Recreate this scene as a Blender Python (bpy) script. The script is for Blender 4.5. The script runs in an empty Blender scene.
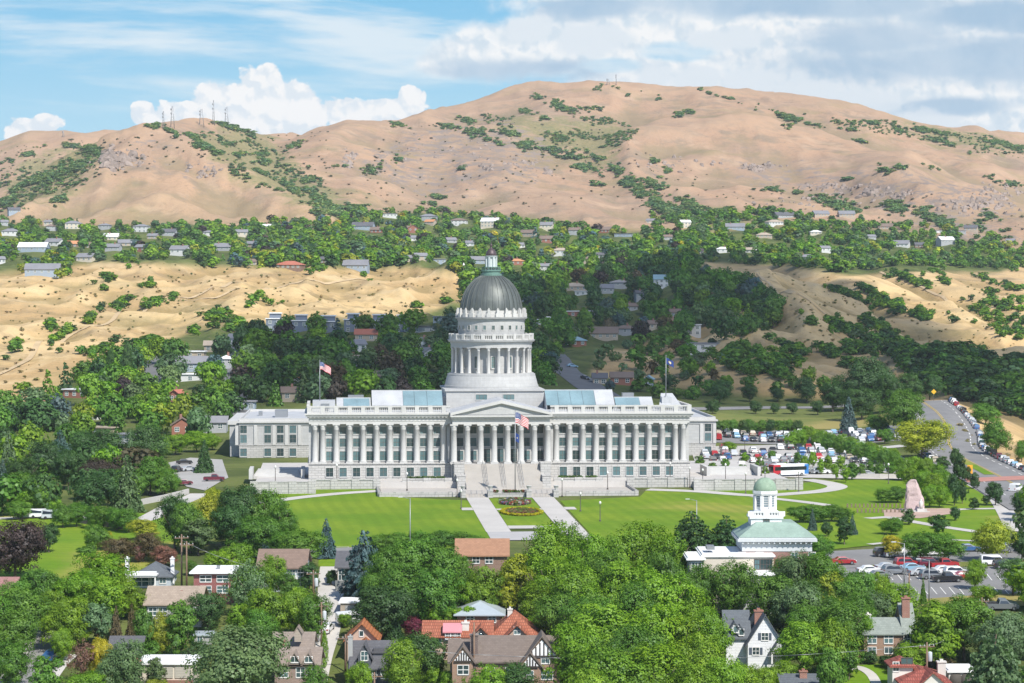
import bpy, bmesh, math, random
import numpy as np
from mathutils import Vector, Matrix

R = math.radians
SC = bpy.context.scene
COL = SC.collection

# ------------------------------------------------------------------ camera
F = 2560.0                     # focal length in pixels of the 1024 px wide frame
EYE = 47.0                     # eye height above the plateau the capitol stands on
PITCH = math.atan(51.5 / F)
cam_d = bpy.data.cameras.new('camera')
cam = bpy.data.objects.new('camera', cam_d)
COL.objects.link(cam)
cam.location = (0, 0, EYE)
cam.rotation_euler = (R(90) - PITCH, 0, 0)
cam_d.sensor_width = 36.0
cam_d.lens = 36.0 * F / 1024.0
cam_d.clip_start = 1.0
cam_d.clip_end = 30000.0
SC.camera = cam

# ------------------------------------------------------------------ light
SUN_EL, SUN_AZ = R(47), R(31)            # azimuth measured from -Y (behind the camera) towards +X
SUN = Vector((math.sin(SUN_AZ) * math.cos(SUN_EL), -math.cos(SUN_AZ) * math.cos(SUN_EL), math.sin(SUN_EL)))
sl = bpy.data.lights.new('sun', 'SUN')
sl.energy = 4.3
sl.angle = R(0.5)
sl.color = (1.0, 0.955, 0.88)
so = bpy.data.objects.new('sun', sl)
COL.objects.link(so)
so.rotation_euler = SUN.to_track_quat('Z', 'Y').to_euler()
so.location = (200, -200, 900)

SC.view_settings.view_transform = 'Standard'
SC.view_settings.look = 'None'
SC.view_settings.gamma = 1.0
SC.view_settings.use_curve_mapping = False
SC.view_settings.exposure = 0.52
SC.render.engine = 'CYCLES'
SC.cycles.max_bounces = 6
SC.cycles.diffuse_bounces = 3
SC.cycles.transparent_max_bounces = 6
SC.cycles.volume_bounces = 0
SC.cycles.use_denoising = True
SC.render.film_transparent = False

# ------------------------------------------------------------------ sky
W = bpy.data.worlds.new('World')
SC.world = W
W.use_nodes = True
nt = W.node_tree
for n in list(nt.nodes):
    nt.nodes.remove(n)

class NG:
    """small helper to wire shader nodes"""
    def __init__(s, tree): s.t = tree; s.N = tree.nodes; s.L = tree.links
    def new(s, typ, **kw):
        n = s.N.new(typ)
        for k, v in kw.items(): setattr(n, k, v)
        return n
    def put(s, sock, v):
        if isinstance(v, bpy.types.NodeSocket): s.L.new(v, sock)
        elif v is not None: sock.default_value = v
    def m(s, op, a, b=None, c=None, clamp=False):
        n = s.new('ShaderNodeMath', operation=op); n.use_clamp = clamp
        s.put(n.inputs[0], a)
        if b is not None: s.put(n.inputs[1], b)
        if c is not None: s.put(n.inputs[2], c)
        return n.outputs[0]
    def ramp(s, v, a, b, c=0.0, d=1.0, smooth=True):
        n = s.new('ShaderNodeMapRange', interpolation_type='SMOOTHSTEP' if smooth else 'LINEAR')
        n.clamp = True
        s.put(n.inputs[0], v)
        for i, x in enumerate((a, b, c, d)): s.put(n.inputs[1 + i], x)
        return n.outputs[0]
    def xyz(s, x, y, z=0.0):
        n = s.new('ShaderNodeCombineXYZ')
        for i, v in enumerate((x, y, z)): s.put(n.inputs[i], v)
        return n.outputs[0]
    def sep(s, v):
        n = s.new('ShaderNodeSeparateXYZ'); s.put(n.inputs[0], v); return n.outputs
    def noise(s, vec, scale=1.0, detail=4.0, rough=0.55, dist=0.0):
        n = s.new('ShaderNodeTexNoise'); s.put(n.inputs['Vector'], vec)
        s.put(n.inputs['Scale'], scale); s.put(n.inputs['Detail'], detail)
        s.put(n.inputs['Roughness'], rough); s.put(n.inputs['Distortion'], dist)
        return n.outputs['Fac']
    def mix(s, f, a, b, mode='MIX'):
        n = s.new('ShaderNodeMix', data_type='RGBA', blend_type=mode)
        n.clamp_factor = True
        s.put(n.inputs[0], f)
        for i, v in ((6, a), (7, b)):
            if isinstance(v, (tuple, list)) and len(v) == 3: v = (*v, 1)
            s.put(n.inputs[i], v)
        return n.outputs[2]

def world_sky():
    g = NG(nt)
    out = g.new('ShaderNodeOutputWorld')
    sky = g.new('ShaderNodeTexSky', sky_type='NISHITA')
    sky.sun_disc = False
    sky.sun_elevation = SUN_EL
    sky.sun_rotation = math.pi - SUN_AZ
    sky.altitude = 1400
    sky.air_density = 1.0
    sky.dust_density = 0.3
    sky.ozone_density = 2.0
    b_sky = g.new('ShaderNodeBackground')
    g.put(b_sky.inputs[0], sky.outputs[0]); b_sky.inputs[1].default_value = 0.125
    tc = g.new('ShaderNodeTexCoord').outputs['Generated']
    X, Y, Z = g.sep(tc)
    Yp = g.m('MAXIMUM', Y, 0.05)
    A = g.m('MULTIPLY', g.m('DIVIDE', X, Yp), 25.6)      # bearing: hundredths of the focal length
    B = g.m('MULTIPLY', g.m('DIVIDE', Z, Yp), 25.6)      # height above the horizon, same unit
    P = g.xyz(A, B, 0)
    # clear air: photographs at this low height read a clean light blue
    blue = g.mix(g.ramp(B, 1.2, 3.2), (0.46, 0.76, 0.93), (0.22, 0.57, 0.86))
    # --- thin wisps drawn out sideways
    w1 = g.noise(g.xyz(g.m('MULTIPLY', A, 0.22), g.m('ADD', g.m('MULTIPLY', B, 1.9), g.m('MULTIPLY', A, 0.10)), 3.1), 1.0, 6, 0.58, 0.35)
    w2 = g.noise(g.xyz(g.m('MULTIPLY', A, 0.8), g.m('MULTIPLY', B, 5.0), 7.7), 1.0, 5, 0.6, 0.2)
    wisp = g.m('MULTIPLY', g.ramp(g.m('ADD', w1, g.m('MULTIPLY', g.m('SUBTRACT', w2, 0.5), 0.25)), 0.43, 0.66), 0.75)
    wisp = g.m('MULTIPLY', wisp, g.ramp(B, 1.5, 2.15))
    # --- fluffy edges shared by the heaped clouds
    f1 = g.noise(P, 1.9, 8, 0.60, 0.1)
    f2 = g.noise(P, 6.5, 6, 0.62)
    f0 = g.noise(P, 0.85, 7, 0.58, 0.2)
    wob = g.new('ShaderNodeVectorMath', operation='ADD'); g.put(wob.inputs[0], P)
    g.put(wob.inputs[1], g.xyz(g.m('MULTIPLY', f2, 0.20), g.m('MULTIPLY', f1, 0.3), 0))
    def billow(vec, sc):
        v = g.new('ShaderNodeTexVoronoi', feature='SMOOTH_F1'); g.put(v.inputs['Vector'], vec); v.inputs['Scale'].default_value = sc
        v.inputs['Detail'].default_value = 2.0; v.inputs['Roughness'].default_value = 0.5; v.inputs['Smoothness'].default_value = 0.5
        return v.outputs['Distance']
    bw = billow(wob.outputs[0], 4.6)
    up = g.new('ShaderNodeVectorMath', operation='ADD'); g.put(up.inputs[0], wob.outputs[0]); up.inputs[1].default_value = (0.04, 0.07, 0)
    lit = g.m('SUBTRACT', billow(up.outputs[0], 4.6), bw)             # which side of a puff faces the light
    soft_n = g.m('ADD', g.m('MULTIPLY', g.m('SUBTRACT', f1, 0.5), 0.60), g.m('MULTIPLY', g.m('SUBTRACT', f2, 0.5), 0.35))
    fl = g.m('ADD', soft_n, g.m('MULTIPLY', g.m('SUBTRACT', 0.33, bw), 0.40))
    def heap(lobes, nz, k=1.0):
        acc = None
        for (px, py, rx, ry) in lobes:
            a, b = (px - 512) / 100.0, (290 - py) / 100.0
            dx = g.m('DIVIDE', g.m('SUBTRACT', A, a), rx / 100.0)
            dy = g.m('DIVIDE', g.m('SUBTRACT', B, b), ry / 100.0)
            r = g.m('SQRT', g.m('ADD', g.m('MULTIPLY', dx, dx), g.m('MULTIPLY', dy, dy)))
            v = g.m('SUBTRACT', 1.0, r)
            acc = v if acc is None else g.m('SMOOTH_MAX', acc, v, 0.08)
        return g.m('ADD', acc, g.m('MULTIPLY', nz, k))
    h = heap([(262, 92, 44, 36), (224, 98, 44, 28), (298, 106, 50, 28), (340, 112, 64, 20), (182, 114, 40, 18), (250, 124, 150, 34), (385, 110, 60, 18), (411, 98, 20, 19),
              (30, 130, 36, 19), (45, 124, 26, 16), (143, 114, 20, 18)], fl)
    cum = g.ramp(h, 0.04, 0.15)
    # --- the broad bank that fills the sky towards the right
    edge = g.m('ADD', g.m('ADD', g.m('MULTIPLY', A, 0.55), g.m('MULTIPLY', g.m('SUBTRACT', B, 2.3), 0.30)), g.m('ADD', g.m('MULTIPLY', g.m('SUBTRACT', f0, 0.5), 1.6), g.m('MULTIPLY', soft_n, 0.9)))
    bank = g.m('MULTIPLY', g.ramp(edge, -0.10, 0.42), 0.95)
    bank = g.m('MAXIMUM', bank, g.m('MULTIPLY', g.ramp(heap([(498, 52, 84, 34), (455, 64, 46, 18), (580, 30, 90, 40), (540, 45, 70, 40)], soft_n, 0.9), 0.0, 0.38), 0.93))
    gap = g.ramp(heap([(678, 52, 52, 13), (612, 66, 40, 10), (556, 90, 54, 8)], soft_n, 0.8), 0.05, 0.5)
    bank = g.m('MULTIPLY', bank, g.m('SUBTRACT', 1.0, g.m('MULTIPLY', gap, 0.75)))
    n1 = g.noise(g.xyz(g.m('MULTIPLY', A, 0.55), g.m('MULTIPLY', B, 1.5), 11.0), 1.0, 7, 0.58, 0.25)
    shade = heap([(950, 62, 220, 32), (800, 4, 260, 18), (535, 74, 100, 15), (880, 42, 130, 24), (1000, 14, 130, 24), (590, 8, 80, 14), (950, 106, 100, 12)], g.m('ADD', g.m('MULTIPLY', g.m('SUBTRACT', n1, 0.5), 1.9), g.m('MULTIPLY', soft_n, 0.5)), 1.0)
    dark = g.m('MULTIPLY', g.ramp(shade, -0.14, 0.58), 0.95)
    puff = g.m('ADD', g.m('MULTIPLY', lit, 1.1), g.m('MULTIPLY', g.m('SUBTRACT', f1, 0.5), 1.1))
    white_c = g.mix(g.ramp(puff, -0.40, 0.34), (0.70, 0.80, 0.885), (1.0, 1.0, 0.995))
    bank_c = g.mix(dark, white_c, g.mix(g.ramp(f0, 0.35, 0.65), (0.40, 0.565, 0.74), (0.56, 0.69, 0.82)))
    cum_c = g.mix(g.ramp(g.m('ADD', g.m('MULTIPLY', lit, 0.9), g.m('MULTIPLY', h, 0.35)), -0.12, 0.24), (0.80, 0.87, 0.93), (1.0, 1.0, 0.995))
    # heaped cloud standing along the ridge at the right
    h5 = heap([(655, 76, 34, 18), (695, 80, 46, 20), (745, 84, 50, 26), (800, 96, 70, 32), (860, 106, 70, 28), (915, 124, 60, 22), (970, 134, 60, 16), (730, 40, 60, 18), (590, 40, 60, 24), (530, 32, 46, 22)], fl)
    c = g.mix(wisp, blue, (0.90, 0.95, 0.975))
    c = g.mix(bank, c, bank_c)
    c = g.mix(g.m('MULTIPLY', g.ramp(h5, -0.02, 0.30), g.m('SUBTRACT', 0.97, g.m('MULTIPLY', dark, 0.30))), c, cum_c)
    c = g.mix(cum, c, cum_c)
    b_air = g.new('ShaderNodeBackground')
    g.put(b_air.inputs[0], c); b_air.inputs[1].default_value = 0.69
    # the cloud pattern belongs to the low northern sky; overhead the plain sky takes over
    k = g.m('MULTIPLY', g.ramp(Y, 0.35, 0.7), g.ramp(Z, 0.42, 0.16))
    mx = g.new('ShaderNodeMixShader')
    g.put(mx.inputs[0], k); g.L.new(b_sky.outputs[0], mx.inputs[1]); g.L.new(b_air.outputs[0], mx.inputs[2])
    g.L.new(mx.outputs[0], out.inputs[0])
world_sky()

# ------------------------------------------------------------------ numbers: noise, terrain, picture <-> place
def vnoise(x, y, seed=0):
    """smooth value noise in -1..1"""
    xi, yi = np.floor(x), np.floor(y)
    xf, yf = x - xi, y - yi
    u, v = xf * xf * xf * (xf * (xf * 6 - 15) + 10), yf * yf * yf * (yf * (yf * 6 - 15) + 10)
    def h(a, b):
        n = (a.astype(np.int64) * 374761393 + b.astype(np.int64) * 668265263 + seed * 974634777) & 0x7fffffff
        n = ((n ^ (n >> 13)) * 1274126177) & 0x7fffffff
        n = ((n ^ (n >> 16)) * 668265263) & 0x7fffffff
        return (n & 0xffff) / 32767.5 - 1.0
    a, b, c, d = h(xi, yi), h(xi + 1, yi), h(xi, yi + 1), h(xi + 1, yi + 1)
    return (a * (1 - u) + b * u) * (1 - v) + (c * (1 - u) + d * u) * v

def fbm(x, y, octv=4, seed=0, gain=0.5):
    s, a, t = 0, 1.0, 0
    for i in range(octv):
        s = s + a * vnoise(x, y, seed + i * 17); t += a
        x, y, a = x * 2.03 + 11.3, y * 2.03 - 7.1, a * gain
    return s / t

def ridged(x, y, octv=4, seed=0):
    s, a, t = 0, 1.0, 0
    for i in range(octv):
        s = s + a * (1 - np.abs(vnoise(x, y, seed + i * 13)) * 2); t += a
        x, y, a = x * 2.1 + 3.3, y * 2.1 + 9.1, a * 0.45
    return s / t

CP, SP = math.cos(PITCH), math.sin(PITCH)
def at(px, py, d):
    """the point on the sight line of pixel (px, py) whose distance along +Y is d"""
    v = (341.5 - py) / F
    yy, zz = CP + v * SP, -SP + v * CP
    k = d / yy
    return Vector(((px - 512) / F * k, d, EYE + zz * k))
def zat(py, d):
    v = (341.5 - py) / F
    return EYE + (-SP + v * CP) * d / (CP + v * SP)
def pix(p):
    x, y, z = p[0], p[1], p[2] - EYE
    dep = y * CP - z * SP
    return 512 + F * x / dep, 341.5 - F * (y * SP + z * CP) / dep

COLS = np.array([-700, -300, 0, 120, 230, 350, 512, 650, 760, 850, 950, 1024, 1300, 1750], float)
NEARZ = {   # ground height (m) by distance along +Y
 150: [-38]*14,
 330: [-25, -24, -23, -23, -23, -23, -23, -23, -22, -21, -21, -21, -22, -22],
 365: [-21, -20, -19, -19, -19, -19, -19, -19, -17.5, -16, -16, -16, -17, -17],
 400: [-16, -15, -14, -14, -14, -14, -14, -14, -12.6, -10.5, -10.5, -11, -12, -12],
 430: [-11, -10.5, -9.8, -9.5, -9.5, -9.5, -9.5, -9.5, -8, -5.9, -5.8, -6.0, -7, -7],
 450: [-9, -8, -7.2, -7, -7, -7, -7, -7, -6.2, -5.2, -5.1, -5.3, -6, -6],
 490: [-6, -5, -4.4, -4, -4, -4, -4, -4, -4, -4, -4, -4, -5, -5],
 560: [-5, -4.2, -3.5, -3.2, -3, -3, -3, -3, -3, -3, -3, -3, -4, -4],
 610: [-5, -4, -3.2, -2.8, -2.5, -2.4, -2.4, -2.4, -2.4, -2.4, -2.3, -2.3, -3.5, -4],
 650: [-5, -4, -3, -2.2, -1.7, -1.6, -1.6, -1.6, -1.6, -1.6, -1.6, -1.5, -3, -4],
 720: [-5, -3.5, -2, -1.6, -1.4, -1.3, -1.3, -1.3, -1.3, -1.2, -1.0, -1.0, -4, -8],
 790: [-4, -2, 0, 0, 0.5, 0.6, 0.6, 0.4, -0.8, -0.7, 1.8, -1.5, -12, -20],
 860: [-1, 2, 4, 4, 5, 5, 5, 4, 1.4, 2, 6.5, -3, -24, -34],
}
FARP = {    # picture row at which the ground is seen, by distance
 930: [412, 410, 402, 398, 389, 388, 394, 402, 408, 408, 400, 438, 500, 520],
 1000: [385, 384, 378, 372, 366, 362, 370, 384, 390, 396, 402, 425, 480, 500],
 1150: [352, 352, 348, 338, 334, 334, 346, 352, 362, 380, 398, 412, 455, 470],
 1400: [306, 306, 304, 298, 306, 305, 316, 320, 336, 354, 372, 384, 415, 430],
 1700: [268, 268, 267, 264, 266, 268, 286, 290, 302, 318, 330, 330, 360, 372],
 2000: [246, 246, 245, 244, 245, 250, 260, 264, 268, 282, 290, 292, 315, 330],
 2350: [226, 226, 224, 225, 226, 226, 234, 240, 242, 250, 255, 262, 280, 295],
 2650: [214, 214, 214, 214, 216, 216, 220, 226, 226, 226, 230, 238, 255, 270],
 3000: [200, 200, 200, 200, 202, 200, 205, 208, 206, 206, 210, 215, 230, 245],
 3400: [190, 190, 190, 188, 188, 180, 180, 185, 180, 180, 185, 190, 205, 220],
 4200: [200]*14,
 5500: [235]*14,
 9000: [262]*14,
}
DR = np.array(sorted(list(NEARZ) + list(FARP)), float)
ZT = np.array([NEARZ[int(d)] if int(d) in NEARZ else [zat(p, d) for p in FARP[int(d)]] for d in DR])

# the grid the ground sheet is meshed on: bearings x distances
GP = np.concatenate([np.arange(-700, -40, 14), np.arange(-40, 1064, 3), np.arange(1064, 1751, 14)]).astype(float)
gd = list(np.arange(150, 380, 10)) + list(np.arange(380, 900, 4.0))
while gd[-1] < 4300: gd.append(gd[-1] * 1.0052)
while gd[-1] < 9000: gd.append(gd[-1] * 1.03)
GD = np.array(gd)
def _grid():
    lp = np.interp(GP, COLS, np.arange(len(COLS)))
    ld = np.interp(np.log(GD), np.log(DR), np.arange(len(DR)))
    def cubic(tab, t, axis):
        n = tab.shape[axis]
        i = np.clip(np.floor(t).astype(int), 0, n - 2); f = t - i
        g = [np.take(tab, np.clip(i + k, 0, n - 1), axis) for k in (-1, 0, 1, 2)]
        sh = [1, 1]; sh[axis] = -1; f = f.reshape(sh)
        lin = g[1] * (1 - f) + g[2] * f
        s = f * f * (3 - 2 * f)
        cr = 0.5 * (2*g[1] + (-g[0]+g[2])*f + (2*g[0]-5*g[1]+4*g[2]-g[3])*f*f + (-g[0]+3*g[1]-3*g[2]+g[3])*f*f*f)
        return 0.5 * lin + 0.5 * cr
    Z = cubic(cubic(ZT, ld, 0), lp, 1)
    X = (GP[None, :] - 512) / F * GD[:, None]
    Y = np.repeat(GD[:, None], len(GP), 1)
    return X, Y, Z
GX, GY, GZ = _grid()

def smax(a, b, k):
    h = np.clip(0.5 + 0.5 * (a - b) / k, 0, 1)
    return b * (1 - h) + a * h + k * h * (1 - h)

def ridge(pts, slope, rnd, k, jag=0.0, seed=1, mask=None, slope_far=None):
    """raise the ground to a crest through (px, py, d) points, falling off with slope on both sides"""
    global GZ
    P = [at(*p) for p in pts]
    best = np.full(GX.shape, -1e9)
    wx = GX + jag * fbm(GX / 160, GY / 160, 3, seed)
    wy = GY + jag * fbm(GX / 160, GY / 160, 3, seed + 5)
    for a, b in zip(P[:-1], P[1:]):
        dx, dy = b.x - a.x, b.y - a.y
        L2 = dx * dx + dy * dy
        t = np.clip(((wx - a.x) * dx + (wy - a.y) * dy) / L2, 0, 1)
        ex, ey = wx - (a.x + t * dx), wy - (a.y + t * dy)
        dist = np.sqrt(ex * ex + ey * ey)
        sl = slope if slope_far is None else np.where(ey > 0, slope_far, slope)
        z = a.z + t * (b.z - a.z) - sl * (np.sqrt(dist * dist + rnd * rnd) - rnd)
        best = np.maximum(best, z)
    GZ = smax(GZ, best, k)

# ---- mountain: crest, spurs, the small peak in front at the left
ridge([(-700,165,3700), (-300,150,3700), (-60,146,3650), (40,138,3600), (110,132,3600), (170,127,3650), (230,124,3700), (300,124,3750), (370,117,3800), (430,107,3800),
       (480,101,3800), (540,88,3850), (600,84,3850), (680,84,3850), (735,85,3850), (752,90,3850), (775,104,3850), (800,117,3850), (850,125,3850),
       (900,133,3850), (960,141,3850), (1024,152,3800), (1300,180,3700), (1750,200,3600)], 0.30, 45, 8, 22, 3, slope_far=0.5)
ridge([(850,124,3600), (872,122,3700), (915,130,3850), (1000,140,4000), (1060,142,4200)], 0.40, 40, 8, 30, 4)
ridge([(610,84,3800), (560,104,3600), (500,120,3380), (470,138,3200), (500,165,3000), (560,192,2800), (640,220,2600), (692,236,2480)], 0.36, 45, 10, 30, 5)
ridge([(430,108,3750), (380,120,3450), (330,145,3100), (300,170,2900), (280,190,2700)], 0.33, 50, 12, 40, 6)
ridge([(736,92,3800), (785,124,3550), (840,150,3300), (900,178,3050), (960,200,2850), (1024,212,2750)], 0.36, 50, 12, 50, 7)
ridge([(690,88,3850), (700,120,3500), (720,150,3250), (740,178,3000)], 0.28, 60, 14, 50, 8)
ridge([(150,130,2760), (128,148,2660), (70,190,2520), (25,214,2440)], 0.62, 16, 5, 8, 9)
ridge([(150,130,2760), (178,140,2700), (230,165,2620), (290,200,2520), (330,222,2440)], 0.62, 18, 5, 8, 10)
ridge([(150,130,2760), (190,127,3000), (240,126,3300)], 0.55, 25, 6, 10, 11)
ridge([(150,131,2755), (150,165,2600), (160,200,2470)], 0.50, 30, 6, 8, 12)
# ---- foothills: dry noses between the houses and the canyon
ridge([(620,262,2000), (690,266,1750), (740,278,1560), (800,305,1380), (870,345,1210), (955,384,1050)], 0.42, 14, 4, 22, 20)
ridge([(690,268,1720), (720,300,1450), (775,345,1240), (820,372,1120)], 0.42, 12, 4, 18, 21)
ridge([(790,262,2000), (850,272,1850), (910,300,1650), (960,330,1480), (1000,352,1350)], 0.40, 16, 4, 20, 22)
ridge([(900,262,2150), (960,285,1900), (1024,310,1700), (1100,340,1500)], 0.40, 16, 4, 20, 23)
ridge([(965,352,1300), (1010,340,1300), (1080,350,1300)], 0.40, 25, 4, 14, 24)
ridge([(620,345,1150), (660,352,1080), (700,345,1080), (740,352,1050), (790,372,1000)], 0.34, 14, 3, 12, 25)
ridge([(330,262,1720), (250,272,1620), (180,300,1400), (110,330,1200), (40,372,1020)], 0.30, 14, 5, 20, 26)
ridge([(60,258,1800), (30,285,1520), (-20,330,1250), (-80,380,1050)], 0.30, 18, 5, 20, 27)
ridge([(440,262,1740), (420,282,1560), (350,305,1380), (300,312,1330)], 0.28, 14, 5, 18, 28)
# ---- erosion: gullies running down the slopes, small rolls on the dry hills
def ramp_np(x, a, b): 
    t = np.clip((x - a) / (b - a), 0, 1); return t * t * (3 - 2 * t)
hood = ramp_np(GY, 1680, 1800) * (1 - ramp_np(GY, 2300, 2500))
far_m = ramp_np(GY, 2450, 2900)
mid_m = ramp_np(GY, 960, 1200) * (1 - 0.75 * hood) * (1 - far_m)
wob = 45 * fbm(GX / 300, GY / 300, 3, 41)
g1 = ridged((GX + wob) / 300, (GY + wob) / 620, 4, 42)
g2 = ridged((GX - wob) / 95, (GY + wob) / 260, 3, 43)
ens = np.exp(-(((GX + 370) / 230) ** 2 + ((GY - 2640) / 220) ** 2))
GZ = GZ + far_m * ((g1 - 0.25) * 22 + (g2 - 0.2) * 6) * (1 - 0.75 * ens)
g3 = ridged((GX + 0.4 * wob) / 62, (GY + 0.4 * wob) / 150, 4, 44)
g4 = fbm(GX / 34, GY / 60, 3, 45)
GZ = GZ + mid_m * ((g3 - 0.2) * 11.0 + g4 * 2.2) + hood * 2.0 * g4
GZ = GZ + far_m * 1.6 * fbm(GX / 40, GY / 60, 3, 46)
_jag = fbm(GX / 18, GY / 30, 4, 47)
GZ = GZ + np.exp(-(((GX + 440) / 55) ** 2 + ((GY - 2675) / 80) ** 2)) * np.maximum(0, _jag) * 16   # crag on the little peak

def T(x, y):
    """height of the ground sheet"""
    i = np.interp(y, GD, np.arange(len(GD))); j = np.interp(512 + F * x / y, GP, np.arange(len(GP)))
    i0 = np.minimum(np.floor(i).astype(int), len(GD) - 2); j0 = np.minimum(np.floor(j).astype(int), len(GP) - 2)
    a, b = i - i0, j - j0
    return GZ[i0, j0]*(1-a)*(1-b) + GZ[i0+1, j0]*a*(1-b) + GZ[i0, j0+1]*(1-a)*b + GZ[i0+1, j0+1]*a*b
def t1(x, y): return float(T(np.array([x]), np.array([y]))[0])

MD = np.concatenate([np.arange(300, 1000, 1.0), np.arange(1000, 4400, 3.0)])
def hit(px, py, dmin=0):
    """where the sight line of a pixel first meets the ground"""
    md = MD[MD >= dmin]
    g = T((px - 512) / F * md, md)
    s = np.array([zat(py, 1.0) - EYE]) * md + EYE
    w = np.nonzero(g >= s)[0]
    if len(w) == 0: return None
    k = w[0]
    if k > 0:
        a, b = g[k-1] - s[k-1], g[k] - s[k]
        d = md[k-1] + (md[k] - md[k-1]) * (-a / (b - a + 1e-9))
    else: d = md[0]
    return Vector(((px - 512) / F * d, d, t1((px - 512) / F * d, d)))
def stand(px, pytop, h, dlo=340, dhi=4000):
    """distance at which something h metres tall has its top at pixel (px, pytop)"""
    md = MD[(MD >= dlo) & (MD <= dhi)]
    g = T((px - 512) / F * md, md)
    s = np.array([zat(pytop, 1.0) - EYE]) * md + EYE
    w = np.nonzero(s - g <= h)[0]
    return float(md[w[0]]) if len(w) else float(md[-1])

# ------------------------------------------------------------------ materials
MATS = {}
def mat(name, col, rough=0.8, var=0.12, scale=1.0, spec=0.3, metal=0.0, bump=0.0, obj_col=False, coord='Object'):
    """matt surface with uneven colour (large soft stains and a fine grain)"""
    if name in MATS: return MATS[name]
    m = bpy.data.materials.new(name); m.use_nodes = True
    g = NG(m.node_tree); b = g.N['Principled BSDF']
    tc = g.new('ShaderNodeTexCoord').outputs[coord]
    n1 = g.noise(tc, 0.35 * scale, 5, 0.6); n2 = g.noise(tc, 4.0 * scale, 3, 0.6)
    k = g.m('ADD', g.m('MULTIPLY', n1, 0.7), g.m('MULTIPLY', n2, 0.3))
    f = g.ramp(k, 0.3, 0.7, 1 - var, 1 + var, False)
    base = g.new('ShaderNodeObjectInfo').outputs['Color'] if obj_col else None
    if base is None:
        rgb = g.new('ShaderNodeRGB'); rgb.outputs[0].default_value = (*col, 1); base = rgb.outputs[0]
    vm = g.new('ShaderNodeVectorMath', operation='SCALE'); g.put(vm.inputs[0], base); g.put(vm.inputs[3], f)
    g.put(b.inputs['Base Color'], vm.outputs[0])
    b.inputs['Roughness'].default_value = rough; b.inputs['Metallic'].default_value = metal
    b.inputs['Specular IOR Level'].default_value = spec
    if bump:
        bn = g.new('ShaderNodeBump'); bn.inputs['Strength'].default_value = bump; bn.inputs['Distance'].default_value = 0.1
        g.put(bn.inputs['Height'], n2); g.put(b.inputs['Normal'], bn.outputs[0])
    MATS[name] = m
    return m

def brick_mat(name, c1, c2, mortar, w, h, ms=0.02, rough=0.85, bump=0.4, coord='Object', rot=None):
    """coursed blocks (stone courses, bricks, roof shingles) on upright and sloping faces"""
    if name in MATS: return MATS[name]
    m = bpy.data.materials.new(name); m.use_nodes = True
    g = NG(m.node_tree); b = g.N['Principled BSDF']
    tc = g.new('ShaderNodeTexCoord')
    x, y, z = g.sep(tc.outputs['Object'])
    nx, ny, nz = g.sep(tc.outputs['Normal'])
    side = g.m('GREATER_THAN', g.m('ABSOLUTE', nx), g.m('ABSOLUTE', ny))
    u = g.m('ADD', g.m('MULTIPLY', x, g.m('SUBTRACT', 1.0, side)), g.m('MULTIPLY', y, side))
    bt = g.new('ShaderNodeTexBrick'); g.put(bt.inputs['Vector'], g.xyz(u, z, 0))
    for i, v in (('Color1', c1), ('Color2', c2), ('Mortar', mortar)): bt.inputs[i].default_value = (*v, 1)
    bt.inputs['Scale'].default_value = 1.0; bt.inputs['Mortar Size'].default_value = ms
    bt.inputs['Brick Width'].default_value = w; bt.inputs['Row Height'].default_value = h
    n = g.noise(tc.outputs['Object'], 0.8, 5, 0.6)
    c = g.mix(g.ramp(n, 0.3, 0.7, 0.0, 0.35, False), bt.outputs['Color'], tuple(v * 0.62 for v in c1))
    g.put(b.inputs['Base Color'], c)
    b.inputs['Roughness'].default_value = rough; b.inputs['Specular IOR Level'].default_value = 0.25
    bn = g.new('ShaderNodeBump'); bn.inputs['Strength'].default_value = bump; bn.inputs['Distance'].default_value = 0.05
    bn.invert = True
    g.put(bn.inputs['Height'], bt.outputs['Fac']); g.put(b.inputs['Normal'], bn.outputs[0])
    MATS[name] = m
    return m

def glass_mat(name, col=(0.03, 0.05, 0.06), rough=0.12, spec=0.6):
    if name in MATS: return MATS[name]
    m = bpy.data.materials.new(name); m.use_nodes = True
    g = NG(m.node_tree); b = g.N['Principled BSDF']
    tc = g.new('ShaderNodeTexCoord').outputs['Object']
    oi = g.new('ShaderNodeObjectInfo').outputs['Random']
    # blinds and rooms behind make every window a little different
    f = g.m('ADD', g.m('MULTIPLY', oi, 1.3), g.m('MULTIPLY', g.noise(tc, 1.3, 2), 0.5))
    c = g.mix(g.ramp(f, 0.2, 1.6, 0, 1, False), tuple(v * 0.5 for v in col), tuple(v * 2.3 for v in col))
    g.put(b.inputs['Base Color'], c)
    b.inputs['Roughness'].default_value = rough; b.inputs['Specular IOR Level'].default_value = spec
    MATS[name] = m
    return m

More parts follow.
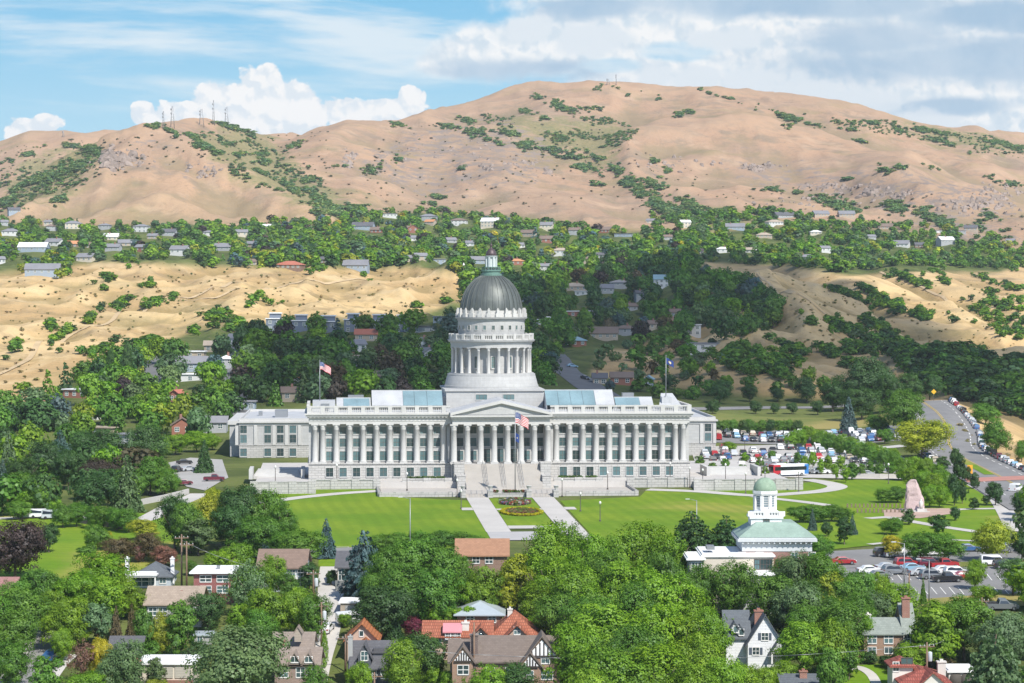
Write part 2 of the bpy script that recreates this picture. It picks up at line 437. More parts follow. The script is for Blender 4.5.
def leaf_mat(name, stuff=False):
    """leaf faces: own colour per tree, small uneven variation, some light passing through"""
    if name in MATS: return MATS[name]
    m = bpy.data.materials.new(name); m.use_nodes = True
    g = NG(m.node_tree)
    for n in list(g.N): g.N.remove(n)
    out = g.new('ShaderNodeOutputMaterial')
    if stuff:
        a = g.new('ShaderNodeAttribute', attribute_name='tint'); base = a.outputs['Color']
    else:
        base = g.new('ShaderNodeObjectInfo').outputs['Color']
    v = g.new('ShaderNodeAttribute', attribute_name='leaf').outputs['Fac']
    tc = g.new('ShaderNodeTexCoord').outputs['Object']
    f = g.ramp(v, 0, 1, 0.62, 1.5, False)
    sc = g.new('ShaderNodeVectorMath', operation='SCALE'); g.put(sc.inputs[0], base); g.put(sc.inputs[3], f)
    hs = g.new('ShaderNodeHueSaturation'); g.put(hs.inputs['Color'], sc.outputs[0])
    g.put(hs.inputs['Hue'], g.ramp(v, 0, 1, 0.513, 0.487, False))
    c = hs.outputs[0]
    d = g.new('ShaderNodeBsdfDiffuse'); g.put(d.inputs[0], c)
    t = g.new('ShaderNodeBsdfTranslucent')
    g.put(t.inputs[0], g.mix(1.0, c, (0.95, 1.25, 0.50), 'MULTIPLY'))
    s = g.new('ShaderNodeBsdfGlossy'); s.inputs['Roughness'].default_value = 0.5; s.inputs[0].default_value = (0.9, 0.95, 1, 1)
    m1 = g.new('ShaderNodeMixShader'); m1.inputs[0].default_value = 0.36
    g.L.new(d.outputs[0], m1.inputs[1]); g.L.new(t.outputs[0], m1.inputs[2])
    m2 = g.new('ShaderNodeMixShader'); m2.inputs[0].default_value = 0.018
    g.L.new(m1.outputs[0], m2.inputs[1]); g.L.new(s.outputs[0], m2.inputs[2])
    g.L.new(m2.outputs[0], out.inputs[0])
    MATS[name] = m
    return m

def lawn_mat(name, c_a, c_b, c_dry, dry=0.62, stripe=0.0, ang=0.0):
    if name in MATS: return MATS[name]
    m = bpy.data.materials.new(name); m.use_nodes = True
    g = NG(m.node_tree); b = g.N['Principled BSDF']
    p = g.new('ShaderNodeNewGeometry').outputs['Position']
    x, y, z = g.sep(p)
    n1 = g.noise(p, 0.045, 5, 0.6); n2 = g.noise(p, 0.9, 4, 0.7); n3 = g.noise(p, 0.02, 3, 0.5, 0.5)
    c = g.mix(g.ramp(n1, 0.35, 0.65), c_a, c_b)
    c = g.mix(g.m('MULTIPLY', g.ramp(n2, 0.3, 0.75), 0.35), c, tuple(v * 0.55 for v in c_a))
    c = g.mix(g.m('MULTIPLY', g.ramp(g.m('ADD', n3, g.m('MULTIPLY', n2, 0.12)), dry, dry + 0.14), 0.75), c, c_dry)
    if stripe:
        u = g.m('ADD', g.m('MULTIPLY', x, math.cos(ang)), g.m('MULTIPLY', y, math.sin(ang)))
        s = g.m('SINE', g.m('ADD', g.m('MULTIPLY', u, 2 * math.pi / 3.2), g.m('MULTIPLY', n1, 5.0)))
        c = g.mix(g.m('MULTIPLY', g.ramp(s, -0.5, 0.5), stripe), c, tuple(v * 0.72 for v in c_a))
    g.put(b.inputs['Base Color'], c); b.inputs['Roughness'].default_value = 0.9
    b.inputs['Specular IOR Level'].default_value = 0.1
    bn = g.new('ShaderNodeBump'); bn.inputs['Strength'].default_value = 0.5; bn.inputs['Distance'].default_value = 0.15
    g.put(bn.inputs['Height'], n2); g.put(b.inputs['Normal'], bn.outputs[0])
    MATS[name] = m
    return m

# ------------------------------------------------------------------ mesh building
class MB:
    """collects faces, then links them as ONE mesh object"""
    def __init__(s): s.v = []; s.f = []; s.mi = []; s.sm = []
    def face(s, pts, mi=0, sm=False):
        i = len(s.v); s.v += [tuple(p) for p in pts]; s.f.append(tuple(range(i, i + len(pts)))); s.mi.append(mi); s.sm.append(sm)
    def box(s, x0, x1, y0, y1, z0, z1, mi=0, M=None, bottom=True):
        c = [(x0,y0,z0),(x1,y0,z0),(x1,y1,z0),(x0,y1,z0),(x0,y0,z1),(x1,y0,z1),(x1,y1,z1),(x0,y1,z1)]
        if M is not None: c = [tuple(M @ Vector(p)) for p in c]
        i = len(s.v); s.v += c
        fs = [(4,5,6,7),(0,1,5,4),(1,2,6,5),(2,3,7,6),(3,0,4,7)] + ([(3,2,1,0)] if bottom else [])
        for q in fs: s.f.append(tuple(i + k for k in q)); s.mi.append(mi); s.sm.append(False)
        return s
    def prism(s, poly, z0, z1, mi=0, cap=True):
        """poly: list of (x, y) counter-clockwise, extruded upward"""
        n = len(poly); i = len(s.v)
        s.v += [(x, y, z0) for x, y in poly] + [(x, y, z1) for x, y in poly]
        for k in range(n):
            s.f.append((i+k, i+(k+1)%n, i+n+(k+1)%n, i+n+k)); s.mi.append(mi); s.sm.append(False)
        if cap:
            s.f.append(tuple(i+n+k for k in range(n))); s.mi.append(mi); s.sm.append(False)
            s.f.append(tuple(i+n-1-k for k in range(n))); s.mi.append(mi); s.sm.append(False)
        return s
    def slab(s, poly3, dirv, mi=0):
        """flat polygon given thickness along dirv"""
        n = len(poly3); i = len(s.v); d = Vector(dirv)
        s.v += [tuple(p) for p in poly3] + [tuple(Vector(p) + d) for p in poly3]
        for k in range(n):
            s.f.append((i+k, i+(k+1)%n, i+n+(k+1)%n, i+n+k)); s.mi.append(mi); s.sm.append(False)
        s.f.append(tuple(i+n+k for k in range(n))); s.mi.append(mi); s.sm.append(False)
        s.f.append(tuple(i+n-1-k for k in range(n))); s.mi.append(mi); s.sm.append(False)
        return s
    def lathe(s, prof, n=32, c=(0, 0), mi=0, sm=True, a0=0.0):
        """prof: (radius, z) from bottom to top"""
        i = len(s.v)
        for r, z in prof:
            for k in range(n):
                a = a0 + 2 * math.pi * k / n
                s.v.append((c[0] + r * math.cos(a), c[1] + r * math.sin(a), z))
        for j in range(len(prof) - 1):
            for k in range(n):
                s.f.append((i+j*n+k, i+j*n+(k+1)%n, i+(j+1)*n+(k+1)%n, i+(j+1)*n+k)); s.mi.append(mi); s.sm.append(sm)
        s.f.append(tuple(i+(len(prof)-1)*n+k for k in range(n))); s.mi.append(mi); s.sm.append(False)
        s.f.append(tuple(i+n-1-k for k in range(n))); s.mi.append(mi); s.sm.append(False)
        return s
    def tube(s, a, b, r0, r1=None, n=8, mi=0, sm=True):
        r1 = r0 if r1 is None else r1
        a, b = Vector(a), Vector(b); d = (b - a).normalized()
        u = d.cross(Vector((0, 0, 1)) if abs(d.z) < 0.95 else Vector((1, 0, 0))).normalized(); w = u.cross(d)
        i = len(s.v)
        for p, r in ((a, r0), (b, r1)):
            for k in range(n):
                t = 2 * math.pi * k / n
                s.v.append(tuple(p + (u * math.cos(t) - w * math.sin(t)) * r))
        for k in range(n):
            s.f.append((i+k, i+(k+1)%n, i+n+(k+1)%n, i+n+k)); s.mi.append(mi); s.sm.append(sm)
        s.f.append(tuple(i+n+k for k in range(n))); s.mi.append(mi); s.sm.append(False)
        s.f.append(tuple(i+n-1-k for k in range(n))); s.mi.append(mi); s.sm.append(False)
        return s
    def data(s, name, mats):
        me = bpy.data.meshes.new(name)
        me.from_pydata(s.v, [], s.f)
        for m in (mats if isinstance(mats, (list, tuple)) else [mats]): me.materials.append(m)
        me.polygons.foreach_set('material_index', s.mi); me.polygons.foreach_set('use_smooth', s.sm)
        me.update()
        return me
    def build(s, name, mats, parent=None):
        return link(name, s.data(name, mats), parent)

def link(name, data, parent=None):
    o = bpy.data.objects.new(name, data); COL.objects.link(o)
    if parent is not None: o.parent = parent
    return o
def empty(name, loc, rz=0.0, parent=None):
    o = bpy.data.objects.new(name, None); COL.objects.link(o)
    o.location = loc; o.rotation_euler = (0, 0, rz); o.empty_display_size = 0.5
    if parent is not None: o.parent = parent
    return o
def tag(o, label, cat, group=None, kind=None):
    if label: o['label'] = label
    if cat: o['category'] = cat
    if group: o['group'] = group
    if kind: o['kind'] = kind
    return o
def copy_tree(o, parent=None):
    c = o.copy(); COL.objects.link(c)
    if parent is not None: c.parent = parent
    for ch in o.children: copy_tree(ch, c)
    return c

def np_mesh(name, V, faces4, mats, tint=None, leaf=None, smooth=False):
    """quad mesh straight from arrays"""
    me = bpy.data.meshes.new(name)
    nv, nf = len(V), len(faces4)
    me.vertices.add(nv); me.vertices.foreach_set('co', np.ascontiguousarray(V, np.float32).ravel())
    me.loops.add(nf * 4); me.loops.foreach_set('vertex_index', np.ascontiguousarray(faces4, np.int32).ravel())
    me.polygons.add(nf); me.polygons.foreach_set('loop_start', np.arange(0, nf * 4, 4, dtype=np.int32))
    me.polygons.foreach_set('loop_total', np.full(nf, 4, np.int32))
    if smooth: me.polygons.foreach_set('use_smooth', np.ones(nf, bool))
    for m in (mats if isinstance(mats, (list, tuple)) else [mats]): me.materials.append(m)
    if tint is not None:
        a = me.attributes.new('tint', 'FLOAT_COLOR', 'POINT'); a.data.foreach_set('color', np.ascontiguousarray(tint, np.float32).ravel())
    if leaf is not None:
        a = me.attributes.new('leaf', 'FLOAT', 'POINT'); a.data.foreach_set('value', np.ascontiguousarray(leaf, np.float32))
    me.update(calc_edges=True); me.validate()
    return me

# ------------------------------------------------------------------ the ground sheet
def ground_material():
    m = bpy.data.materials.new('ground'); m.use_nodes = True
    g = NG(m.node_tree); b = g.N['Principled BSDF']
    p = g.new('ShaderNodeNewGeometry').outputs['Position']
    x, y, z = g.sep(p)
    zone = g.new('ShaderNodeAttribute', attribute_name='zone').outputs['Color']
    zr, zg, zb = g.sep(zone)                 # r: planted neighbourhood ground, g: scrubby green turf, b: bare rock
    big = g.noise(p, 0.006, 5, 0.6, 0.4); mid = g.noise(p, 0.03, 5, 0.62); fine = g.noise(p, 0.25, 4, 0.7)
    # dry grass: warm gold close by, pinker cheatgrass on the mountain
    farf = g.ramp(y, 1900, 2700)
    dry_a = g.mix(farf, (0.60, 0.425, 0.205), (0.415, 0.265, 0.168))
    dry_b = g.mix(farf, (0.47, 0.315, 0.15), (0.345, 0.235, 0.16))
    dry_c = g.mix(farf, (0.30, 0.22, 0.12), (0.26, 0.20, 0.14))
    c = g.mix(g.ramp(big, 0.36, 0.62), dry_a, dry_b)
    c = g.mix(g.m('MULTIPLY', g.ramp(mid, 0.47, 0.66), 0.85), c, dry_c)
    c = g.mix(g.m('MULTIPLY', g.ramp(fine, 0.50, 0.74), 0.45), c, g.mix(farf, (0.22, 0.17, 0.08), (0.17, 0.13, 0.09)))
    # rills and animal tracks run down the fall line
    st = g.noise(g.xyz(g.m('MULTIPLY', x, 0.055), g.m('MULTIPLY', y, 0.010), g.m('MULTIPLY', z, 0.02)), 1.0, 6, 0.68, 0.6)
    c = g.mix(g.m('MULTIPLY', g.ramp(st, 0.52, 0.70), 0.42), c, g.mix(farf, (0.27, 0.20, 0.095), (0.22, 0.16, 0.11)))
    tuft = g.noise(p, 0.6, 3, 0.75)
    c = g.mix(g.m('MULTIPLY', g.ramp(tuft, 0.52, 0.72), 0.30), c, g.mix(farf, (0.30, 0.20, 0.085), (0.24, 0.165, 0.115)))
    pale = g.noise(p, 0.018, 6, 0.65, 0.8)
    c = g.mix(g.m('MULTIPLY', g.ramp(pale, 0.50, 0.68), 0.75), c, g.mix(farf, (0.62, 0.47, 0.26), (0.45, 0.31, 0.205)))
    # olive tinge where the grass still holds water
    ol = g.noise(p, 0.010, 4, 0.6, 0.3)
    c = g.mix(g.m('MULTIPLY', g.ramp(ol, 0.54, 0.70), 0.45), c, (0.20, 0.19, 0.075))
    hol = g.m('ADD', g.new('ShaderNodeAttribute', attribute_name='hollow').outputs['Fac'], g.m('MULTIPLY', g.m('SUBTRACT', g.noise(p, 0.09, 5, 0.7), 0.5), 0.55))  # concavity drives painted shading: browner gully grass, paler crests
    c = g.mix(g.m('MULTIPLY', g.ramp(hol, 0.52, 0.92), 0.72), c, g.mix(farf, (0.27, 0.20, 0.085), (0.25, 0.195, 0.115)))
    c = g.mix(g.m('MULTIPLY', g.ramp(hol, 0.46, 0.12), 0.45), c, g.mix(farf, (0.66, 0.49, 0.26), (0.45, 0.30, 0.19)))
    # turf / scrub
    gn = g.m('ADD', zg, g.m('MULTIPLY', g.m('SUBTRACT', g.noise(p, 0.028, 7, 0.75, 0.5), 0.5), 2.4))
    c = g.mix(g.m('MULTIPLY', g.m('MULTIPLY', g.ramp(gn, 0.42, 0.78), g.ramp(zg, 0.02, 0.6)), 0.7), c, g.mix(g.ramp(fine, 0.35, 0.65), (0.11, 0.145, 0.055), (0.27, 0.235, 0.10)))
    # rock
    rk = g.m('ADD', zb, g.m('MULTIPLY', g.m('SUBTRACT', g.noise(g.xyz(g.m('MULTIPLY', x, 0.05), g.m('MULTIPLY', y, 0.03), g.m('MULTIPLY', z, 0.16)), 1.0, 6, 0.75), 0.5), 2.2))
    c = g.mix(g.m('MULTIPLY', g.ramp(rk, 0.45, 0.62), g.ramp(zb, 0.02, 0.2)), c, g.mix(fine, (0.20, 0.165, 0.145), (0.30, 0.235, 0.185)))
    # yards: soil, grass and shade plants
    yard = g.mix(g.ramp(mid, 0.40, 0.60), (0.075, 0.10, 0.030), (0.13, 0.155, 0.045))
    yard = g.mix(g.m('MULTIPLY', g.ramp(fine, 0.5, 0.75), 0.6), yard, (0.15, 0.125, 0.08))
    c = g.mix(zr, c, yard)
    g.put(b.inputs['Base Color'], c); b.inputs['Roughness'].default_value = 0.95
    b.inputs['Specular IOR Level'].default_value = 0.05
    bn = g.new('ShaderNodeBump'); bn.inputs['Strength'].default_value = 0.9; bn.inputs['Distance'].default_value = 3.0
    g.put(bn.inputs['Height'], g.m('ADD', g.m('MULTIPLY', mid, 1.0), g.m('MULTIPLY', fine, 0.25))); g.put(b.inputs['Normal'], bn.outputs[0])
    return m

def in_poly(px, py, poly):
    r = np.zeros(px.shape, bool); n = len(poly)
    for i in range(n):
        x0, y0 = poly[i]; x1, y1 = poly[(i + 1) % n]
        c = ((y0 > py) != (y1 > py)) & (px < (x1 - x0) * (py - y0) / (y1 - y0 + 1e-12) + x0)
        r ^= c
    return r

GPX = np.repeat(GP[None, :], len(GD), 0)
GPY = 341.5 - F * (GY * SP + (GZ - EYE) * CP) / (GY * CP - (GZ - EYE) * SP)
# neighbourhoods as they lie on the ground, outlined by what can be seen of them
YARDS = [
    [(-700, 900), (-700, 440), (0, 412), (60, 388), (110, 356), (150, 346), (200, 330), (232, 325), (300, 322), (420, 316), (470, 296), (520, 290), (700, 262),
     (720, 300), (700, 320), (640, 345), (600, 352), (590, 376), (700, 390), (820, 398), (905, 394), (930, 420), (1000, 480), (1750, 560), (1750, 900)],
    [(-700, 290), (-700, 205), (0, 222), (40, 226), (100, 226), (180, 224), (260, 228), (330, 228), (350, 214), (440, 212), (520, 218), (600, 228), (690, 236),
     (760, 228), (840, 226), (930, 236), (1000, 246), (1040, 258), (1000, 272), (900, 272), (850, 276), (790, 266), (700, 262), (690, 270), (520, 296), (455, 272), (420, 268), (330, 268), (200, 266), (100, 262), (0, 274)],
]
GREEN = [
    [(610, 118), (640, 130), (600, 175), (660, 205), (780, 215), (860, 228), (760, 235), (690, 235), (640, 205), (585, 165), (500, 140), (480, 115)],
    [(330, 222), (300, 205), (250, 185), (195, 150), (190, 132), (235, 126), (275, 140), (300, 165), (350, 205), (400, 212)],
    [(770, 110), (860, 122), (900, 122), (1024, 142), (1024, 160), (960, 152), (880, 134)],
    [(0, 160), (60, 145), (110, 148), (108, 165), (80, 190), (30, 212), (0, 212)],
]
ROCKS = [
    [(720, 150), (900, 168), (1024, 195), (1024, 235), (960, 225), (860, 205), (760, 190), (700, 170)],
    [(470, 110), (560, 130), (560, 185), (440, 205), (350, 180), (360, 140)],
    [(100, 145), (150, 132), (240, 165), (250, 190), (140, 178), (98, 165)],
    [(850, 205), (1024, 215), (1024, 262), (930, 240)],
]
def soft(mask, n=2):
    a = mask.astype(float)
    for _ in range(n):
        p = np.pad(a, 1, mode='edge')
        a = (p[:-2, 1:-1] + p[2:, 1:-1] + p[1:-1, :-2] + p[1:-1, 2:] + p[1:-1, 1:-1] * 2) / 6
    return a
zr = np.zeros(GX.shape, bool)
zr |= in_poly(GPX, GPY, YARDS[0]) & (GY < 1950)
zr |= in_poly(GPX, GPY, YARDS[1]) & (GY > 1550) & (GY < 2800)
zr |= GY < 780
zg = np.zeros(GX.shape, bool); zb = np.zeros(GX.shape, bool)
for q in GREEN: zg |= in_poly(GPX, GPY, q) & (GY > 1000)
for q in ROCKS: zb |= in_poly(GPX, GPY, q) & (GY > 1500)
zr &= ~((GPX > 956) & (GY > 672) & (GY < 900))
# hollows painted darker and crests paler so folds read as shaded; gully grass too
def _blur(a, n):
    for _ in range(n):
        p = np.pad(a, 1, mode='edge'); a = (p[:-2, 1:-1] + p[2:, 1:-1] + p[1:-1, :-2] + p[1:-1, 2:]) / 4
    return a
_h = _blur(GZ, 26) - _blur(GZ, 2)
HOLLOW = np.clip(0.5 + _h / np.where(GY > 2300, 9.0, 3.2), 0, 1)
ZONE = np.stack([soft(zr), soft(zg, 90), soft(zb, 60) * 0.5, np.ones(GX.shape)], -1)

def ground_sheet():
    nr, nc = GX.shape
    V = np.stack([GX, GY, GZ], -1).reshape(-1, 3)
    i = np.arange(nr * nc).reshape(nr, nc)
    Q = np.stack([i[:-1, :-1], i[:-1, 1:], i[1:, 1:], i[1:, :-1]], -1).reshape(-1, 4)
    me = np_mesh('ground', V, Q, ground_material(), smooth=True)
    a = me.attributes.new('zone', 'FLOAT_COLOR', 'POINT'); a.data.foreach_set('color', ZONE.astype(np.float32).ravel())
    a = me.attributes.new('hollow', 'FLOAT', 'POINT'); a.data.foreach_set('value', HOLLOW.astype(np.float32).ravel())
    tag(link('ground', me), 'dry grassy hills and planted city ground', None, None, 'structure')
ground_sheet()

# ------------------------------------------------------------------ sheets laid on the ground: roads, paths, lawns
def drape(name, polys, material, off, step=5.0, label=None, thick=0.0):
    """world (x, y) polygons laid on the ground, cut to a grid so that they follow it"""
    bm = bmesh.new()
    for poly in polys:
        vs = [bm.verts.new((p[0], p[1], 0)) for p in poly]
        try: bm.faces.new(vs)
        except ValueError: pass
    bmesh.ops.triangulate(bm, faces=bm.faces[:])
    xs = [v.co.x for v in bm.verts]; ys = [v.co.y for v in bm.verts]
    for ax, lo, hi in ((0, min(xs), max(xs)), (1, min(ys), max(ys))):
        k = math.floor(lo / step) * step + step
        while k < hi:
            no = (1, 0, 0) if ax == 0 else (0, 1, 0); co = (k, 0, 0) if ax == 0 else (0, k, 0)
            bmesh.ops.bisect_plane(bm, geom=bm.verts[:] + bm.edges[:] + bm.faces[:], plane_co=co, plane_no=no, dist=1e-4)
            k += step
    co = np.array([v.co[:] for v in bm.verts])
    z = T(co[:, 0], co[:, 1]) + off
    for v, h in zip(bm.verts, z): v.co.z = h
    bmesh.ops.recalc_face_normals(bm, faces=bm.faces[:])
    for f in bm.faces:
        if f.normal.z < 0: f.normal_flip()
    me = bpy.data.meshes.new(name); bm.to_mesh(me); bm.free()
    me.materials.append(material)
    o = link(name, me); tag(o, label, None, None, 'structure')
    return o

def smooth_line(pts, n=6):
    """Catmull-Rom through points"""
    P = [Vector(p) for p in pts]; P = [P[0] * 2 - P[1]] + P + [P[-1] * 2 - P[-2]]
    out = []
    for i in range(1, len(P) - 2):
        for k in range(n):
            t = k / n
            out.append(0.5 * (2*P[i] + (P[i+1]-P[i-1])*t + (2*P[i-1]-5*P[i]+4*P[i+1]-P[i+2])*t*t + (3*P[i]-P[i-1]-3*P[i+1]+P[i+2])*t*t*t))
    out.append(P[-2]); return out
def strip(line, w, off=0.0):
    """quads along a centre line; off moves it sideways (to the right of travel)"""
    L, Rr = [], []
    n = len(line)
    for i, p in enumerate(line):
        d = (line[min(i+1, n-1)] - line[max(i-1, 0)]); d = Vector((d.x, d.y)).normalized()
        nn = Vector((d.y, -d.x)); c = Vector((p.x, p.y))
        wi = w[i] if isinstance(w, list) else w
        L.append(c + nn * (off - wi / 2)); Rr.append(c + nn * (off + wi / 2))
    return [[L[i], Rr[i], Rr[i+1], L[i+1]] for i in range(n - 1)]
def ground_pts(pp): 
    return [hit(*p) for p in pp]

# ------------------------------------------------------------------ the capitol
TH = R(4.1)
CC = Vector((-3.0, 643.0, 0.0))
def loc2w(x, y, z=0.0):
    c, s = math.cos(TH), math.sin(TH)
    return Vector((CC.x + x * c - y * s, CC.y + x * s + y * c, z))
STONE = mat('pale granite', (0.49, 0.483, 0.465), 0.75, 0.14, 0.5, 0.3)
ASHLAR = brick_mat('granite courses', (0.50, 0.485, 0.46), (0.44, 0.43, 0.41), (0.30, 0.29, 0.275), 1.6, 0.62, 0.05, 0.8, 0.6)
WALLST = brick_mat('fine granite courses', (0.465, 0.465, 0.455), (0.425, 0.425, 0.42), (0.38, 0.375, 0.36), 2.0, 0.9, 0.03, 0.8, 0.3)
STEPST = mat('warm granite steps', (0.42, 0.392, 0.355), 0.8, 0.10, 0.8)
PAVE = mat('pale paving', (0.475, 0.45, 0.42), 0.85, 0.12, 0.4)
GLASS = glass_mat('window glass', (0.05, 0.085, 0.09))
DARKFR = mat('bronze window bars', (0.13, 0.13, 0.12), 0.5, 0.1)
ROOFW = mat('white roof membrane', (0.42, 0.43, 0.44), 0.7, 0.18, 0.6)
TEAL = mat('skylight glass', (0.19, 0.285, 0.315), 0.3, 0.25, 0.5, 0.5)
METAL = mat('grey metal', (0.30, 0.31, 0.32), 0.45, 0.1, 1.0, 0.5, 0.6)

def copper_mat():
    m = bpy.data.materials.new('weathered copper'); m.use_nodes = True
    g = NG(m.node_tree); b = g.N['Principled BSDF']
    tc = g.new('ShaderNodeTexCoord').outputs['Object']
    x, y, z = g.sep(tc)
    ang = g.m('ARCTAN2', y, x)
    n = g.noise(g.xyz(g.m('MULTIPLY', ang, 9.0), g.m('MULTIPLY', z, 0.10), 0), 1.0, 5, 0.65)
    n2 = g.noise(tc, 0.5, 5, 0.6)
    c = g.mix(g.ramp(n, 0.35, 0.65), (0.068, 0.079, 0.076), (0.125, 0.138, 0.131))
    c = g.mix(g.m('MULTIPLY', g.ramp(n2, 0.45, 0.7), 0.5), c, (0.15, 0.165, 0.145))
    g.put(b.inputs['Base Color'], c); b.inputs['Roughness'].default_value = 0.5
    b.inputs['Metallic'].default_value = 0.25; b.inputs['Specular IOR Level'].default_value = 0.5
    return m
COPPER = copper_mat()
GREENCU = mat('green copper', (0.13, 0.23, 0.195), 0.55, 0.2, 1.2)

def window_data(name, w, h, cols=2, rows=2, frame=0.13, proud=0.16, fmat=None, gmat=None):
    """stone or timber surround standing proud, glass and glazing bars set back inside it; faces -Y, sill at z = 0"""
    b = MB()
    f = frame
    for (x0, x1, z0, z1) in ((-w/2-f, -w/2, -f, h+f), (w/2, w/2+f, -f, h+f), (-w/2, w/2, h, h+f), (-w/2-f*0.6, w/2+f*0.6, -f*1.6, 0)):
        b.box(x0, x1, -proud, 0, z0, z1, 0)
    b.box(-w/2, w/2, -0.035, 0, 0, h, 1)
    t = 0.035 + 0.02 * (w > 1.2)
    for i in range(1, cols): b.box(-w/2 + w*i/cols - t, -w/2 + w*i/cols + t, -0.07, -0.03, 0, h, 2)
    for j in range(1, rows): b.box(-w/2, w/2, -0.066, -0.03, h*j/rows - t, h*j/rows + t, 2)
    return b.data(name, [fmat or STONE, gmat or GLASS, DARKFR if fmat is None else fmat])

def column_data(r, h, n=16):
    b = MB()
    b.box(-r*1.35, r*1.35, -r*1.35, r*1.35, 0, r*0.45)
    b.lathe([(r*1.25, r*0.45), (r*1.28, r*0.65), (r*1.08, r*0.85), (r, r*1.0), (r*0.985, h*0.35), (r*0.85, h - r*2.2), (r*0.92, h - r*2.15),
             (r*0.88, h - r*1.9), (r*1.0, h - r*1.2), (r*1.28, h - r*0.45)], n)
    b.box(-r*1.32, r*1.32, -r*1.32, r*1.32, h - r*0.45, h)
    return b.data('column', STONE)

def balusters(b, x0, x1, y0, y1, z0, z1, piers, mi=0, axis=0):
    """parapet of rail, plinth, piers and a row of balusters"""
    h = z1 - z0
    b.box(x0, x1, y0, y1, z0, z0 + h*0.18, mi); b.box(x0 - .02, x1 + .02, y0 - .06, y1 + .06, z1 - h*0.2, z1, mi)
    n = max(2, int((x1 - x0) / 0.45)); yc = (y0 + y1) / 2
    for k in range(n):
        x = x0 + (x1 - x0) * (k + 0.5) / n
        b.box(x - 0.09, x + 0.09, yc - 0.09, yc + 0.09, z0 + h*0.18, z1 - h*0.2, mi, bottom=False)
    for x in piers: b.box(x - 0.55, x + 0.55, y0 - 0.1, y1 + 0.1, z0 - 0.003, z1 + 0.05, mi)

